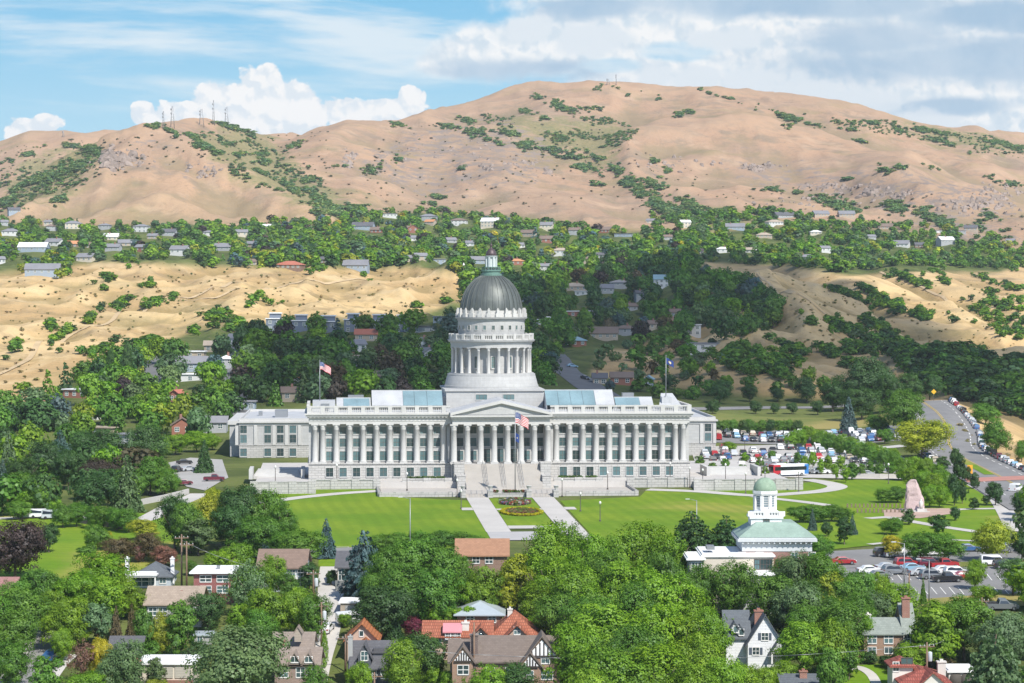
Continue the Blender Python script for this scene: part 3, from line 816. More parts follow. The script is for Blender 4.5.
def capitol():
    root = empty('capitol_building', CC, TH)
    tag(root, 'white granite capitol with long colonnade, pedimented portico and grey copper dome', 'capitol')
    S = 3.36                                  # bay width
    # --- base and walls ------------------------------------------------
    b = MB()
    b.box(-48, 48, -0.9, 30, -2.0, 3.45); b.box(-48.25, 48.25, -1.15, 30.2, 3.45, 3.68)
    b.box(-48.3, 48.3, -1.2, 30.3, -2.0, -0.9)
    b.build('basement_wall', ASHLAR, root)
    b = MB()
    b.box(-47.6, 47.6, 1.1, 29.6, 3.68, 13.5)                              # wall behind the columns
    for s in (-1, 1):                                                     # solid corners closing the colonnade
        b.box(*sorted((s*45.35, s*47.95)), 0.75, 1.1, 3.68, 13.5)
        b.box(*sorted((s*12.6, s*13.45)), 0.2, 1.1, 3.68, 13.5)
    b.build('main_wall', WALLST, root)
    b = MB()
    b.box(-47.9, 47.9, -0.75, 29.9, 13.5, 15.0); b.box(-48.0, 48.0, -0.85, 30, 14.15, 14.3)
    b.box(-48.7, 48.7, -1.5, 30.6, 15.35, 15.8); b.box(-48.3, 48.3, -1.1, 30.3, 15.0, 15.35); b.box(-49.0, 49.0, -1.8, 30.9, 15.8, 16.15)
    for k in range(96):                                                   # dentils
        x = -47.5 + k * 1.0
        b.box(x - 0.25, x + 0.25, -1.35, -1.08, 15.06, 15.33, bottom=True)
    b.build('entablature', STONE, root)
    b = MB()
    pr = [s * (14.2 + S * k) for s in (-1, 1) for k in range(0, 11)]
    for s in (-1, 1):
        b = MB(); balusters(b, *sorted((s*12.6, s*48.2)), -0.9, -0.4, 16.15, 18.0, [p for p in pr if p * s > 0])
        b.box(*sorted((s*47.9, s*48.4)), -0.4, 30.2, 16.15, 18.0)
        for k in range(10): b.box(*sorted((s*47.75, s*48.5)), 2 + 3*k, 2.9 + 3*k, 16.147, 18.06)
        b.build('parapet', STONE, root)
    # --- columns ------------------------------------------------------
    cd = column_data(0.70, 9.82)
    xs = []
    for s in (-1, 1):
        for k in range(10): xs.append(s * (14.2 + S * k))
        xs.append(s * 46.4)
    for x in xs: o = link('column', cd, root); o.location = (x, 0.12, 3.68)
    pd = column_data(0.74, 9.82)
    for k in range(8): o = link('column', pd, root); o.location = ((k - 3.5) * S, -3.6, 3.68)
    for s in (-1, 1): o = link('column', pd, root); o.location = (s * 3.5 * S, -0.35, 3.68)
    # --- windows ------------------------------------------------------
    w_top = window_data('window', 1.7, 1.75, 2, 1); w_mid = window_data('window', 1.7, 2.1, 2, 2)
    w_low = window_data('window', 1.7, 2.3, 2, 2); w_base = window_data('window', 1.8, 2.2, 2, 2, 0.16, 0.2)
    door = window_data('door', 1.9, 3.3, 2, 3, 0.18, 0.2)
    for s in (-1, 1):
        for k in range(9):
            x = s * (15.88 + S * k)
            for dta, z in ((w_top, 10.9), (w_mid, 7.7), (w_low, 4.25)):
                o = link('window', dta, root); o.location = (x, 1.1, z)
            o = link('window', w_base, root); o.location = (x, -0.9, 0.35)
    for k in range(7):
        x = (k - 3) * S
        o = link('window', w_top, root); o.location = (x, 1.1, 10.9)
        o = link('window', w_mid, root); o.location = (x, 1.1, 7.7)
        if abs(k - 3) <= 1: o = link('door', door, root)
        else: o = link('window', w_low, root)
        o.location = (x, 1.1, 3.70 if abs(k - 3) <= 1 else 4.25)
    # --- portico ------------------------------------------------------
    b = MB()
    b.box(-12.4, 12.4, -4.9, -1.2, -2.0, 3.45); b.box(-12.6, 12.6, -5.1, -1.23, 3.45, 3.675)
    b.build('portico_base', ASHLAR, root)
    b = MB()
    b.box(-12.2, 12.2, -4.5, -0.7, 13.503, 15.0); b.box(-12.5, 12.5, -5.15, -1.9, 15.0, 15.38); b.box(-12.75, 12.75, -5.6, -1.9, 15.38, 15.75)
    for k in range(24): b.box(-11.75 + k*1.0, -11.25 + k*1.0, -5.02, -4.5, 14.7, 14.99)
    zr_, za = 15.75, 18.75                                                  # raking cornice and tympanum
    for s in (-1, 1):
        b.slab([(s*12.75, -5.6, zr_), (0, -5.6, za), (0, -5.6, za + 0.75), (s*12.75, -5.6, zr_ + 0.62)] if s > 0 else
               [(0, -5.6, za), (-12.75, -5.6, zr_), (-12.75, -5.6, zr_ + 0.62), (0, -5.6, za + 0.75)], (0, 1.1, 0))
    b.build('portico_entablature', STONE, root)
    b = MB()
    b.slab([(-12.4, -4.75, 15.752), (12.4, -4.75, 15.752), (0, -4.75, za - 0.002)], (0, 0.5, 0))
    b.slab([(-8.6, -4.9, 15.95), (8.6, -4.9, 15.95), (0, -4.9, 18.1)], (0, 0.14, 0))
    b.build('tympanum', WALLST, root)
    b = MB()
    for s in (-1, 1):
        p = [(s*12.8, -4.5, zr_ + 0.5), (0, -4.5, za + 0.72), (0, 13.0, za + 0.72), (s*12.8, 13.0, zr_ + 0.5)]
        b.slab(p if s > 0 else p[::-1], (0, 0, 0.12))
    b.build('portico_roof', ROOFW, root)
    # --- main roofs: white membrane with bands of skylight --------------
    b = MB()
    b.box(-47.4, 47.4, 0.2, 29.2, 16.15, 16.5, 0)
    def shed(x0, x1, y0, z0, y1, z1, panels):
        """sloping roof facing the front, panels as (fraction start, end, material)"""
        for (a, c, mi) in panels:
            xa, xc = x0 + (x1 - x0) * a, x0 + (x1 - x0) * c
            b.slab([(xa, y0, z0), (xc, y0, z0), (xc, y1, z1), (xa, y1, z1)], (0, 0, 0.15), mi)
        for xx in (x0, x1):
            b.slab([(xx, y0, 16.5), (xx, y1, 16.5), (xx, y1, z1), (xx, y0, z0)], (0.12 if xx == x0 else -0.12, 0, 0), 0)
        b.box(x0, x1, y1, y1 + 0.3, 16.5, z1 + 0.35, 0)
        b.slab([(x0, y1 + 0.3, z1), (x1, y1 + 0.3, z1), (x1, y1 + 8, 16.5), (x0, y1 + 8, 16.5)], (0, 0, 0.1), 0)
    e = 0.004
    shed(-32, -14.0, 9, 17.6, 15, 21.0, [(0, .44, 0), (.44+e, .60, 1), (.60+e, .78, 1), (.78+e, 1, 1)])
    shed(-41, -32.3, 9, 17.4, 13, 19.2, [(0, .2, 0), (.2+e, .6, 1), (.6+e, .96, 1), (.96+e, 1, 0)])
    shed(12.5, 30, 9, 17.6, 15, 21.0, [(0, .18, 1), (.18+e, .36, 1), (.36+e, .54, 1), (.54+e, .72, 1), (.72+e, 1, 0)])
    shed(30.3, 40, 9, 17.4, 13, 19.2, [(0, .3, 1), (.3+e, .65, 1), (.65+e, 1, 0)])
    b.box(-47.0, -41.3, 5, 14, 16.5, 19.0, 0); b.box(-44.8, -42.8, 4.6, 5, 16.9, 18.4, 2)
    b.slab([(41, 6, 17.0), (47, 6, 17.0), (45.5, 14, 20.2), (42.5, 14, 20.2)], (0, 0, 0.2), 0)
    b.box(42.0, 44.5, 8, 11, 16.5, 19.6, 0); b.box(-38, -34, 16, 19, 16.5, 20.0, 2); b.box(33, 36, 18, 21, 16.5, 20.3, 2)
    b.build('roof', [ROOFW, TEAL, METAL], root)
    # --- crossing block under the drum ---------------------------------
    b = MB()
    b.box(-12.6, 12.6, 20, 50, 16.5, 20.8); b.box(-13.0, 13.0, 19.6, 50.4, 20.8, 21.25)
    b.box(-15.6, -12.6, 23, 47, 16.5, 19.4); b.box(12.6, 15.6, 23, 47, 16.5, 19.4)
    b.build('crossing_block', WALLST, root)
    aw = window_data('window', 2.9, 1.35, 3, 1)
    for x in (-3.5, 3.6): o = link('window', aw, root); o.location = (x, 20, 18.6)
    # --- drum -----------------------------------------------------------
    cy = 35.0
    drum = empty('drum', (0, cy, 0), 0, root)
    b = MB()
    b.lathe([(12.5, 21.2), (12.5, 21.9), (12.3, 21.95), (12.25, 22.3), (11.75, 24.3), (11.65, 24.35), (11.65, 24.9), (11.2, 24.95), (11.2, 25.2)], 64, sm=False)
    b.lathe([(8.7, 25.0), (8.7, 32.2)], 64, sm=False)
    b.lathe([(10.75, 31.9), (10.75, 32.8), (10.9, 32.85), (10.9, 33.2), (11.45, 33.5), (11.6, 33.9), (9.2, 33.95)], 64, sm=False)
    b.lathe([(8.8, 33.9), (8.8, 38.9), (9.0, 38.95), (9.0, 39.3), (9.5, 39.5), (9.6, 39.85), (8.4, 39.9)], 64, sm=False)
    b.build('drum_wall', WALLST, drum)
    b = MB()                                                               # balustrade over the colonnade, antefixes under the dome
    b.lathe([(11.1, 33.9), (11.1, 34.25), (10.7, 34.25), (10.7, 33.9)], 64, sm=False); b.lathe([(11.15, 35.1), (11.15, 35.4), (10.65, 35.4), (10.65, 35.1)], 64, sm=False)
    for k in range(144):
        a = 2 * math.pi * k / 144; M_ = Matrix.Rotation(a, 4, 'Z')
        b.box(10.75, 11.05, -0.12, 0.12, 34.25, 35.1, 0, M_, bottom=False)
        if k % 6 == 0: b.box(10.55, 11.25, -0.45, 0.45, 33.95, 35.55, 0, M_)
    for k in range(24):
        M_ = Matrix.Rotation(2 * math.pi * (k + .5) / 24, 4, 'Z')
        b.box(8.5, 9.45, -0.62, 0.62, 39.9, 40.9, 0, M_); b.box(8.65, 9.3, -0.34, 0.34, 40.9, 41.9, 0, M_); b.box(8.75, 9.1, -0.15, 0.15, 41.9, 42.3, 0, M_)
    b.lathe([(8.9, 39.9), (8.9, 40.7), (8.45, 40.75), (8.45, 41.6)], 64, sm=False)
    b.build('balustrade', STONE, drum)
    dc = column_data(0.42, 6.95, 12)
    for k in range(24):
        a = 2 * math.pi * (k + 0.5) / 24
        o = link('column', dc, drum); o.location = (10.25 * math.cos(a), 10.25 * math.sin(a), 25.0); o.rotation_euler = (0, 0, a)
    dw = window_data('window', 1.0, 3.0, 2, 4, 0.2, 0.25); uw = window_data('window', 0.75, 1.1, 1, 2, 0.12, 0.12)
    for k in range(24):
        a = 2 * math.pi * k / 24
        if k % 2 == 0:
            o = link('window', dw, drum); o.location = (8.67 * math.cos(a), 8.67 * math.sin(a), 26.6); o.rotation_euler = (0, 0, a + math.pi / 2)
        o = link('window', uw, drum); o.location = (8.78 * math.cos(a), 8.78 * math.sin(a), 36.6); o.rotation_euler = (0, 0, a + math.pi / 2)
    # --- dome -----------------------------------------------------------
    dome = empty('dome', (0, cy, 0), 0, root)
    b = MB()
    r0, zb_, zt = 8.15, 41.3, 51.3
    prof = [(r0, zb_ - 0.6)]
    for i in range(0, 15):
        t = R(90) * i / 15.4
        prof.append((r0 * math.cos(t), zb_ + (zt - zb_) * math.sin(t)))
    b.lathe(prof, 96)
    for k in range(32):                                                    # standing ribs
        a = 2 * math.pi * k / 32
        for i in range(1, len(prof) - 1):
            q = []
            for (r, z), e_ in ((prof[i], 0), (prof[i+1], 0)):
                wv = 0.13
                ca, sa = math.cos(a), math.sin(a)
                q.append([(r+.0)*ca - wv*sa, (r+.0)*sa + wv*ca, z]); q.append([(r+.17)*ca - wv*.7*sa, (r+.17)*sa + wv*.7*ca, z + .06])
                q.append([(r+.17)*ca + wv*.7*sa, (r+.17)*sa - wv*.7*ca, z + .06]); q.append([(r+.0)*ca + wv*sa, (r+.0)*sa - wv*ca, z])
            for j in range(3): b.face([q[j], q[j+1], q[4+j+1], q[4+j]][::-1])
    b.build('dome_shell', COPPER, dome)
    b = MB()
    b.lathe([(2.75, 50.4), (2.75, 51.3), (2.35, 51.35), (2.35, 51.9), (2.6, 51.95), (2.6, 52.25), (1.7, 52.3)], 24, sm=False)
    for k in range(16):
        M_ = Matrix.Rotation(2 * math.pi * k / 16, 4, 'Z'); b.box(2.3, 2.5, -.07, .07, 52.25, 53.0, 0, M_)
    b.lathe([(2.5, 52.95), (2.5, 53.1), (2.3, 53.1)], 24, sm=False)
    b.build('lantern_gallery', GREENCU, dome)
    b = MB()
    b.lathe([(1.2, 52.2), (1.2, 55.6), (1.6, 55.7), (1.75, 56.0), (1.2, 56.1)], 20, sm=False)
    for k in range(8):
        M_ = Matrix.Rotation(2 * math.pi * (k + .5) / 8, 4, 'Z'); b.box(1.2, 1.62, -.22, .22, 52.25, 55.7, 0, M_)
    b.build('lantern', mat('lantern stone', (0.50, 0.55, 0.55), 0.7), dome)
    b = MB()
    b.lathe([(1.45, 56.05), (1.42, 56.6), (1.15, 57.3), (0.6, 57.9), (0.25, 58.1), (0.22, 58.6), (0.42, 58.85), (0.22, 59.1), (0.06, 59.3), (0.03, 60.3)], 16)
    b.build('lantern_cap', mat('bronze cap', (0.085, 0.06, 0.065), 0.5, 0.15, 1.0, 0.5, 0.3), dome)
    # --- steps ------------------------------------------------------------
    st = empty('stairs', (0, 0, 0), 0, root)
    b = MB()
    n = 30; y0, y1, z0, z1 = -5.1, -18.0, 3.675, -1.55
    for k in range(n):
        yk = y0 + (y1 - y0) * k / n
        zk = z1 + (z0 - z1) * (n - k - 0.5) / n
        b.box(-9.4, 9.4, y0 + (y1 - y0) * (k + 1) / n, yk, -2.2, zk, 0)
    b.build('steps', STEPST, st)
    for s in (-1, 1):
        b = MB()
        b.box(*sorted((s*9.45, s*12.0)), -9.5, -5.13, -2.2, 4.0); b.box(*sorted((s*9.4, s*12.1)), -9.6, -5.12, 4.0, 4.25)
        b.box(*sorted((s*9.45, s*11.6)), -15.0, -9.63, -2.2, 1.2); b.box(*sorted((s*9.4, s*11.7)), -15.1, -9.62, 1.2, 1.42)
        b.build('cheek_wall', ASHLAR, st)
    for x in (-4.4, 0.0, 4.4):
        b = MB()
        for dx in (-.35, .35):
            b.tube((x + dx, -5.4, 4.5), (x + dx, -17.6, -0.55), 0.05, n=6)
            for k in range(8):
                t = k / 7; yy = -5.4 - 12.2 * t; zz = 3.5 - 5.05 * t
                b.tube((x + dx, yy, zz), (x + dx, yy, zz + 1.0), 0.035, n=5)
        b.build('handrail', METAL, st)
    return root
CAP = capitol()

# the two office buildings that flank the plaza behind it
def office(px0, px1, d0, depth, label, bays, pavil):
    xl, xr = (px0 - 512) / F * d0, (px1 - 512) / F * d0
    r = empty('office_building', ((xl + xr) / 2, d0, 0), R(3.0))
    tag(r, label, 'office building')
    w = (xr - xl) / 2; zb = -3.0; zt_ = 9.4
    b = MB(); b.box(-w, w, 0, depth, zb, 2.4); b.box(-w - .15, w + .15, -.15, depth + .15, 2.4, 2.6); b.build('basement_wall', ASHLAR, r)
    b = MB(); b.box(-w + .1, w - .1, .1, depth - .1, 2.6, zt_ - 1.2)
    if pavil: b.box(-w - 3.0, -w + .1, 5, depth - 5, zb, zt_ - 1.2)
    b.build('main_wall', WALLST, r)
    b = MB(); b.box(-w - .1, w + .1, -.1, depth + .1, zt_ - 1.2, zt_ - .45); b.box(-w - .6, w + .6, -.6, depth + .6, zt_ - .45, zt_)
    if pavil: b.box(-w - 3.5, -w - .62, 4.5, depth - 4.5, zt_ - 1.2, zt_ - .1)
    b.box(-w, w, 0.1, .5, zt_, zt_ + .8); b.box(-w, -w + .4, .5, depth - .5, zt_, zt_ + .8); b.box(w - .4, w, .5, depth - .5, zt_, zt_ + .8); b.box(-w, w, depth - .5, depth - .1, zt_, zt_ + .8)
    b.build('cornice', STONE, r)
    b = MB(); b.box(-w + .4, w - .4, .5, depth - .5, zt_ - .3, zt_ + .1, 0); b.box(-w*.1, w*.25, 20, 26, zt_ + .1, zt_ + 2.2, 1); b.box(-w*.6, -w*.5, 30, 33, zt_ + .1, zt_ + 1.4, 1)
    b.build('roof', [ROOFW, METAL], r)
    wd = window_data('window', 1.9, 2.3, 2, 2, .12, .14); wl = window_data('window', 1.9, 2.2, 2, 2, .18, .2)
    for x in bays:
        for z in (6.0, 3.2): o = link('window', wd, r); o.location = (x, .1, z)
        o = link('window', wl, r); o.location = (x, 0, -0.6)
    b = MB()
    xs = sorted(bays); ms = [(a + c) / 2 for a, c in zip(xs[:-1], xs[1:])] + [xs[0] - 1.9, xs[-1] + 1.9]
    for x in ms: b.box(x - .45, x + .45, -.25, .1, 2.6, zt_ - 1.2)
    b.build('pilaster', STONE, r)
    return r
office(239, 312, 733, 58, 'white granite office building with flat roof set back to the west of the capitol', [-9.2, -2.3, 1.3, 4.9], True)
office(662, 716, 742, 58, 'white granite office building half hidden behind the east end of the capitol', [5.6], False)

# ------------------------------------------------------------------ terraces round the capitol
def w2loc(p):
    dx, dy = p[0] - CC.x, p[1] - CC.y; c, s = math.cos(TH), math.sin(TH)
    return (dx * c + dy * s, -dx * s + dy * c)
def local_polys(rects):
    out = []
    for (x0, x1, y0, y1) in rects:
        out.append([loc2w(x0, y0), loc2w(x1, y0), loc2w(x1, y1), loc2w(x0, y1)])
    return out

def wall_panels(b, x0, x1, y, z0, z1, n, thick=0.6):
    """retaining wall with plinth, coping, piers and sunk panels"""
    b.box(x0, x1, y, y + thick, z0, z1 - 0.25); b.box(x0 - .1, x1 + .1, y - .14, y + thick + .1, z1 - 0.25, z1); b.box(x0 - .05, x1 + .05, y - .12, y, z0, z0 + .7)
    for k in range(n + 1):
        x = x0 + (x1 - x0) * k / n
        b.box(x - .9, x + .9, y - .24, y + thick + .2, z0, z1 + .12)
def terrace():
    r = empty('terrace', CC, TH)
    tag(r, 'pale stone terrace with forecourt and panelled retaining walls round the capitol', 'terrace')
    b = MB()
    b.box(-61, -47.0, -21.4, -11.8, -4.2, -0.35); b.box(47.0, 72, -21.4, -11.8, -4.2, -0.35); b.box(-61, 72, -11.8, 62, -4.2, -0.35)
    b.build('upper_paving', PAVE, r)
    b = MB()
    b.box(-30.4, 30.9, -31, -10, -4.4, -1.75)
    b.build('forecourt_paving', STEPST, r)
    for (x0, x1, y, z0, z1, n) in ((-61, -47, -21.9, -4, 0.75, 3), (-46.9, -31.2, -21.9 + 9.6, -4, 0.55, 3), (31.6, 46.7, -21.9 + 9.6, -4, 0.55, 3), (46.9, 72, -21.9, -4, 0.75, 5)):
        b = MB(); wall_panels(b, x0, x1, y, z0, z1, n); b.build('retaining_wall', ASHLAR, r)
    b = MB()
    for s in (-1, 1):
        x0, x1 = (-30.6, -10.8) if s < 0 else (10.8, 31.1)
        b = MB(); b.box(x0, x1, -31.5, -31, -4.4, -1.3)
        k = x0
        while k < x1: b.box(k - .35, k + .35, -31.62, -30.9, -4.4, -1.1); k += 3.3
        b.build('forecourt_wall', ASHLAR, r)
        b = MB(); b.box(*sorted((s*30.7, s*31.3)), -31, -10, -4.4, -1.2); b.build('side_wall', ASHLAR, r)
        b = MB(); wall_panels(b, *sorted((s*13.5, s*24)), -10.5, -2.2, 0.45, 2); b.build('planter_wall', ASHLAR, r)
        # short flights from the forecourt down to the walks
        b = MB()
        for k in range(8):
            b.box(*sorted((s*5.2, s*10.4)), -31.2 - (k + 1)*.55, -31.2 - k*.55, -4.4, -1.85 - k*0.11)
        b.build('lower_steps', STEPST, r)
        for x in (s*4.6, s*11.1):
            b = MB(); b.box(x - .6, x + .6, -34.6, -31.1, -4.4, -0.9); b.box(x - .7, x + .7, -34.7, -31.05, -0.9, -0.72); b.build('pedestal', ASHLAR, r)
            b = MB(); b.lathe([(.3, -.72), (.22, -.5), (.5, -.1), (.62, .3), (.7, .36), (.6, .4)], 14, (x, -34.0)); b.build('urn', STONE, r)
        for q in range(3): 
            b = MB(); x = s * (6.5 + 1.3 * q); b.tube((x, -31.4, -.8), (x, -35.4, -1.65), .04, n=6); b.tube((x, -31.4, -1.8), (x, -31.4, -.8), .035, n=5); b.tube((x, -35.4, -2.7), (x, -35.4, -1.65), .035, n=5); b.build('handrail', METAL, r)
    b = MB(); b.box(-3.9, 3.9, -33.2, -31.05, -4.4, -1.55); b.box(-4.0, 4.0, -33.3, -31.0, -1.55, -1.4); b.build('planter_box', ASHLAR, r)
    # broad steps and walls on the plaza at both ends
    for s, x in ((-1, -56), (1, 60)):
        b = MB()
        for k in range(6): b.box(x - 6 + k*.2, x + 6 - k*.2, 8 + k*1.2, 16, -0.35 + k*.28 - (.5 if k == 0 else 0), -0.07 + k*.28)
        b.box(x - 7, x - 6.05, 4, 16, -.6, 1.9); b.box(x + 6.05, x + 7, 4, 16, -.6, 1.9)
        b.build('plaza_steps', STONE, r)
terrace()

# ------------------------------------------------------------------ lawns, walks, roads
GRASS = lawn_mat('mown lawn', (0.125, 0.225, 0.014), (0.195, 0.275, 0.020), (0.30, 0.28, 0.06), 0.64, 0.25, R(8))
GRASS2 = lawn_mat('park lawn', (0.125, 0.23, 0.015), (0.19, 0.275, 0.02), (0.34, 0.29, 0.08), 0.60, 0.15, R(70))
CONC = mat('pale concrete', (0.48, 0.455, 0.42), 0.85, 0.12, 0.3, coord='Object')
ASPH = mat('worn asphalt', (0.21, 0.205, 0.20), 0.9, 0.18, 0.25)
ASPHD = mat('older asphalt', (0.15, 0.15, 0.15), 0.9, 0.18, 0.25)
LANE = mat('lane paint', (0.68, 0.67, 0.62), 0.8, 0.15, 1.0)
LANEY = mat('yellow lane paint', (0.60, 0.42, 0.08), 0.8, 0.15, 1.0)
REDBR = mat('red crosswalk paving', (0.42, 0.20, 0.16), 0.85, 0.15, 1.0)
FLOWR = mat('flower bed soil', (0.16, 0.11, 0.07), 0.95, 0.25, 2.0)
def wpoly(px): return [hit(*p) for p in px]

drape('lawn', [wpoly([(256, 489), (312, 488), (392, 484), (388, 497), (471, 501), (484, 525), (494, 545), (470, 553), (330, 551), (300, 548), (270, 535), (240, 515)])], GRASS, 0.10, 6, 'front lawn west of the walks')
drape('lawn', [wpoly([(560, 501), (640, 497), (648, 489), (705, 490), (800, 484), (815, 482), (850, 480), (905, 481), (902, 500), (880, 545), (830, 550), (700, 552), (610, 556), (594, 538)])], GRASS, 0.10, 6, 'front lawn east of the walks')
drape('lawn', [wpoly([(903, 481), (950, 480), (985, 478), (1003, 500), (1012, 530), (1008, 546), (960, 549), (881, 545), (902, 500)])], GRASS2, 0.10, 6, 'park lawn by the stone monument')
drape('lawn', [wpoly([(-60, 512), (20, 514), (90, 511), (150, 514), (175, 500), (230, 494), (262, 489), (250, 520), (180, 545), (140, 575), (30, 590), (-60, 590)])], GRASS2, 0.10, 6, 'sloping park lawn west of the capitol')
drape('lawn', [wpoly([(318, 561), (340, 553), (360, 556), (345, 567), (318, 567)])], GRASS2, 0.11, 5, 'strip of lawn by the street')
drape('lawn', [wpoly([(845, 668), (905, 662), (905, 700), (850, 700), (835, 684)])], GRASS2, 0.08, 5, 'garden lawn in front of the brick house')
drape('lawn', [wpoly([(705, 412), (905, 411), (905, 423), (705, 424)])], lawn_mat('dry lawn', (0.13, 0.17, 0.04), (0.2, 0.2, 0.06), (0.34, 0.27, 0.10), 0.5), 0.10, 8, 'dry grass bank above the upper car park')

# walks in front of the capitol (in the capitol's own frame)
wk = [(-10.4, -5.2, -112, -35.4), (5.2, 10.4, -128, -35.4), (-5.2, -3.2, -104, -88), (-10.6, 10.6, -37.4, -35.2)]
drape('walk', local_polys([wk[0]]), CONC, 0.16, 6, 'west paved walk'); drape('walk', local_polys([wk[1]]), CONC, 0.16, 6, 'east paved walk')
drape('walk', local_polys([(-13, -10.45, -66, -60), (-5.15, 5.15, -66, -63), (10.45, 13, -66, -60)]), CONC, 0.165, 6, 'cross walk between the two walks')
drape('walk', local_polys([(-5.15, 5.15, -106, -100)]), CONC, 0.165, 6, 'lower cross walk')
drape('lawn', local_polys([(-5.1, 5.1, -62.9, -37.5), (-5.1, 5.1, -99.9, -66.1)]), GRASS, 0.12, 5, 'grass panels between the walks')
def ellipse_w(cx, cy, rx, ry, n=40): return [loc2w(cx + rx * math.cos(2*math.pi*k/n), cy + ry * math.sin(2*math.pi*k/n)) for k in range(n)]
drape('walk', local_polys([(-10.3, 5.1, -128, -112.1)]), mat('grey steps', (.40, .39, .38), .85, .12, 1.0), 0.17, 6, 'grey lower landing of the walks')
drape('flower_bed', [ellipse_w(0, -72, 4.6, 8)], FLOWR, 0.17, 3, 'oval flower bed')
drape('flower_bed', [ellipse_w(0, -49, 3.6, 7)], FLOWR, 0.17, 3, 'upper flower bed')

def path(name, pxs, w, m, off, label, n=5):
    line = smooth_line(ground_pts(pxs), n)
    drape(name, strip(line, w), m, off, 8, label); return line
path('path', [(648, 490), (700, 492), (755, 496), (795, 494), (826, 491), (838, 487), (826, 483), (806, 480)], 5.0, CONC, 0.16, 'curving walk east of the capitol')
path('path', [(755, 497), (800, 502), (830, 506)], 3.5, CONC, 0.163, 'branch of the curving walk')
path('path', [(386, 491), (340, 494), (300, 498), (262, 503), (236, 505)], 4.5, CONC, 0.16, 'walk crossing the west lawn')
path('path', [(868, 519), (895, 517), (930, 513), (960, 510), (1005, 509)], 3.0, CONC, 0.16, 'park path below the monument')
path('path', [(890, 518), (935, 526), (982, 533)], 3.0, CONC, 0.164, 'park path running down the lawn')
path('path', [(870, 545), (930, 540), (1000, 543)], 2.0, CONC, 0.16, 'footpath along the car park')
path('path', [(975, 485), (995, 497), (1006, 512), (1016, 532)], 4.0, CONC, 0.17, 'pavement of the boulevard')
path('path', [(845, 672), (858, 668), (872, 675), (880, 690)], 1.6, CONC, 0.13, 'garden path')
drape('path', [wpoly([(884, 511), (900, 509), (950, 509), (955, 514), (920, 519), (885, 517)])], mat('red gravel', (0.42, 0.30, 0.24), .9, .2, .6), 0.175, 5, 'paved place round the monument')

# East boulevard climbing out of the picture to the right
bl = smooth_line(ground_pts([(1060, 512), (1012, 484), (985, 470), (961, 457), (950, 446), (949, 433), (943, 420), (932, 409), (922, 402)]), 8)
drape('road', strip(bl, 22.0), ASPH, 0.35, 3, 'boulevard curving up past the parked cars')
drape('road_marking', strip(bl, 0.18, -0.25) + strip(bl, 0.18, 0.25), LANEY, 0.40, 3, 'double yellow line')
dash = []
for off in (-6.5, 6.5):
    q = strip(bl, 0.3, off); dash += q[::2]
drape('road_marking', dash, LANE, 0.40, 3, 'lane dashes')
md = smooth_line(ground_pts([(990, 476), (975, 468), (962, 461)]), 5)
drape('median', strip(md, 2.6), GRASS2, 0.42, 3, 'planted strip in the boulevard')
drape('crosswalk', [wpoly([(965, 480), (1040, 477), (1040, 481), (968, 484)])], REDBR, 0.43, 3, 'red brick crosswalk')
path('road', [(690, 409), (760, 408), (830, 407), (905, 400)], 9, ASPH, 0.14, 'road along the foot of the hill')
drape('car_park', [wpoly([(690, 447), (780, 445), (880, 446), (912, 462), (905, 473), (700, 474)])], mat('car park concrete', (0.42, 0.40, 0.37), .9, .15, .2), 0.12, 10, 'lower car park beside the capitol')
drape('car_park', [wpoly([(700, 426), (905, 424), (908, 440), (700, 442)])], ASPH, 0.12, 10, 'upper car park below the hill')
path('road', [(690, 474), (760, 475), (860, 477), (950, 478)], 14, CONC, 0.14, 'drive east of the capitol')
drape('car_park', [wpoly([(826, 552), (900, 548), (1060, 546), (1060, 561), (980, 564), (880, 567), (826, 570)])], ASPH, 0.12, 6, 'upper strip of the museum car park')
drape('car_park', [wpoly([(826, 570), (880, 567.5), (990, 564.5), (1060, 562), (1060, 592), (905, 603), (870, 610), (820, 604)])], ASPH, 0.12, 6, 'lower part of the museum car park')
drape('verge', [wpoly([(872, 566), (990, 562), (1060, 559), (1060, 563), (990, 567), (876, 570)])], lawn_mat('dry lawn', (0,0,0), (0,0,0), (0,0,0)), 0.2, 6, 'grass strip between the rows')
drape('verge', [wpoly([(920, 600), (1060, 592), (1060, 604), (960, 612), (925, 612)])], lawn_mat('dry lawn', (0,0,0), (0,0,0), (0,0,0)), 0.14, 6, 'dry bank below the car park')
lines = []
for px in range(880, 1030, 9):
    a, c = hit(px, 574), hit(px + 4, 580); 
    for (q0, q1) in (((px, 575), (px + 5, 581)), ((px - 2, 588), (px + 4, 595))):
        p, q = hit(*q0), hit(*q1); d_ = Vector((q.x - p.x, q.y - p.y)).normalized(); nn = Vector((-d_.y, d_.x)) * .08
        P2, Q2 = Vector((p.x, p.y)), Vector((q.x, q.y)); lines.append([P2 - nn, Q2 - nn, Q2 + nn, P2 + nn])
drape('road_marking', lines, LANE, 0.15, 6, 'parking bay lines')
TRAIL = mat('trodden earth', (0.50, 0.37, 0.21), .95, .2, .3)
for k, (pp, w) in enumerate((([(-10, 378), (30, 358), (62, 342), (100, 326), (150, 305), (205, 292), (240, 282)], 2.6), ([(180, 300), (230, 292), (290, 284), (350, 280), (420, 276)], 2.2), ([(720, 268), (770, 284), (815, 306), (870, 332)], 2.4), ([(880, 272), (930, 292), (985, 312), (1030, 326)], 2.2))):
    pts = [q for q in ground_pts(pp) if q is not None]
    pts = [q for i, q in enumerate(pts) if i == 0 or (q - pts[i-1]).length < 700]
    if len(pts) > 2: drape('trail', strip(smooth_line(pts, 8), w), TRAIL, 0.35, 12, 'narrow footpath worn into the hillside')
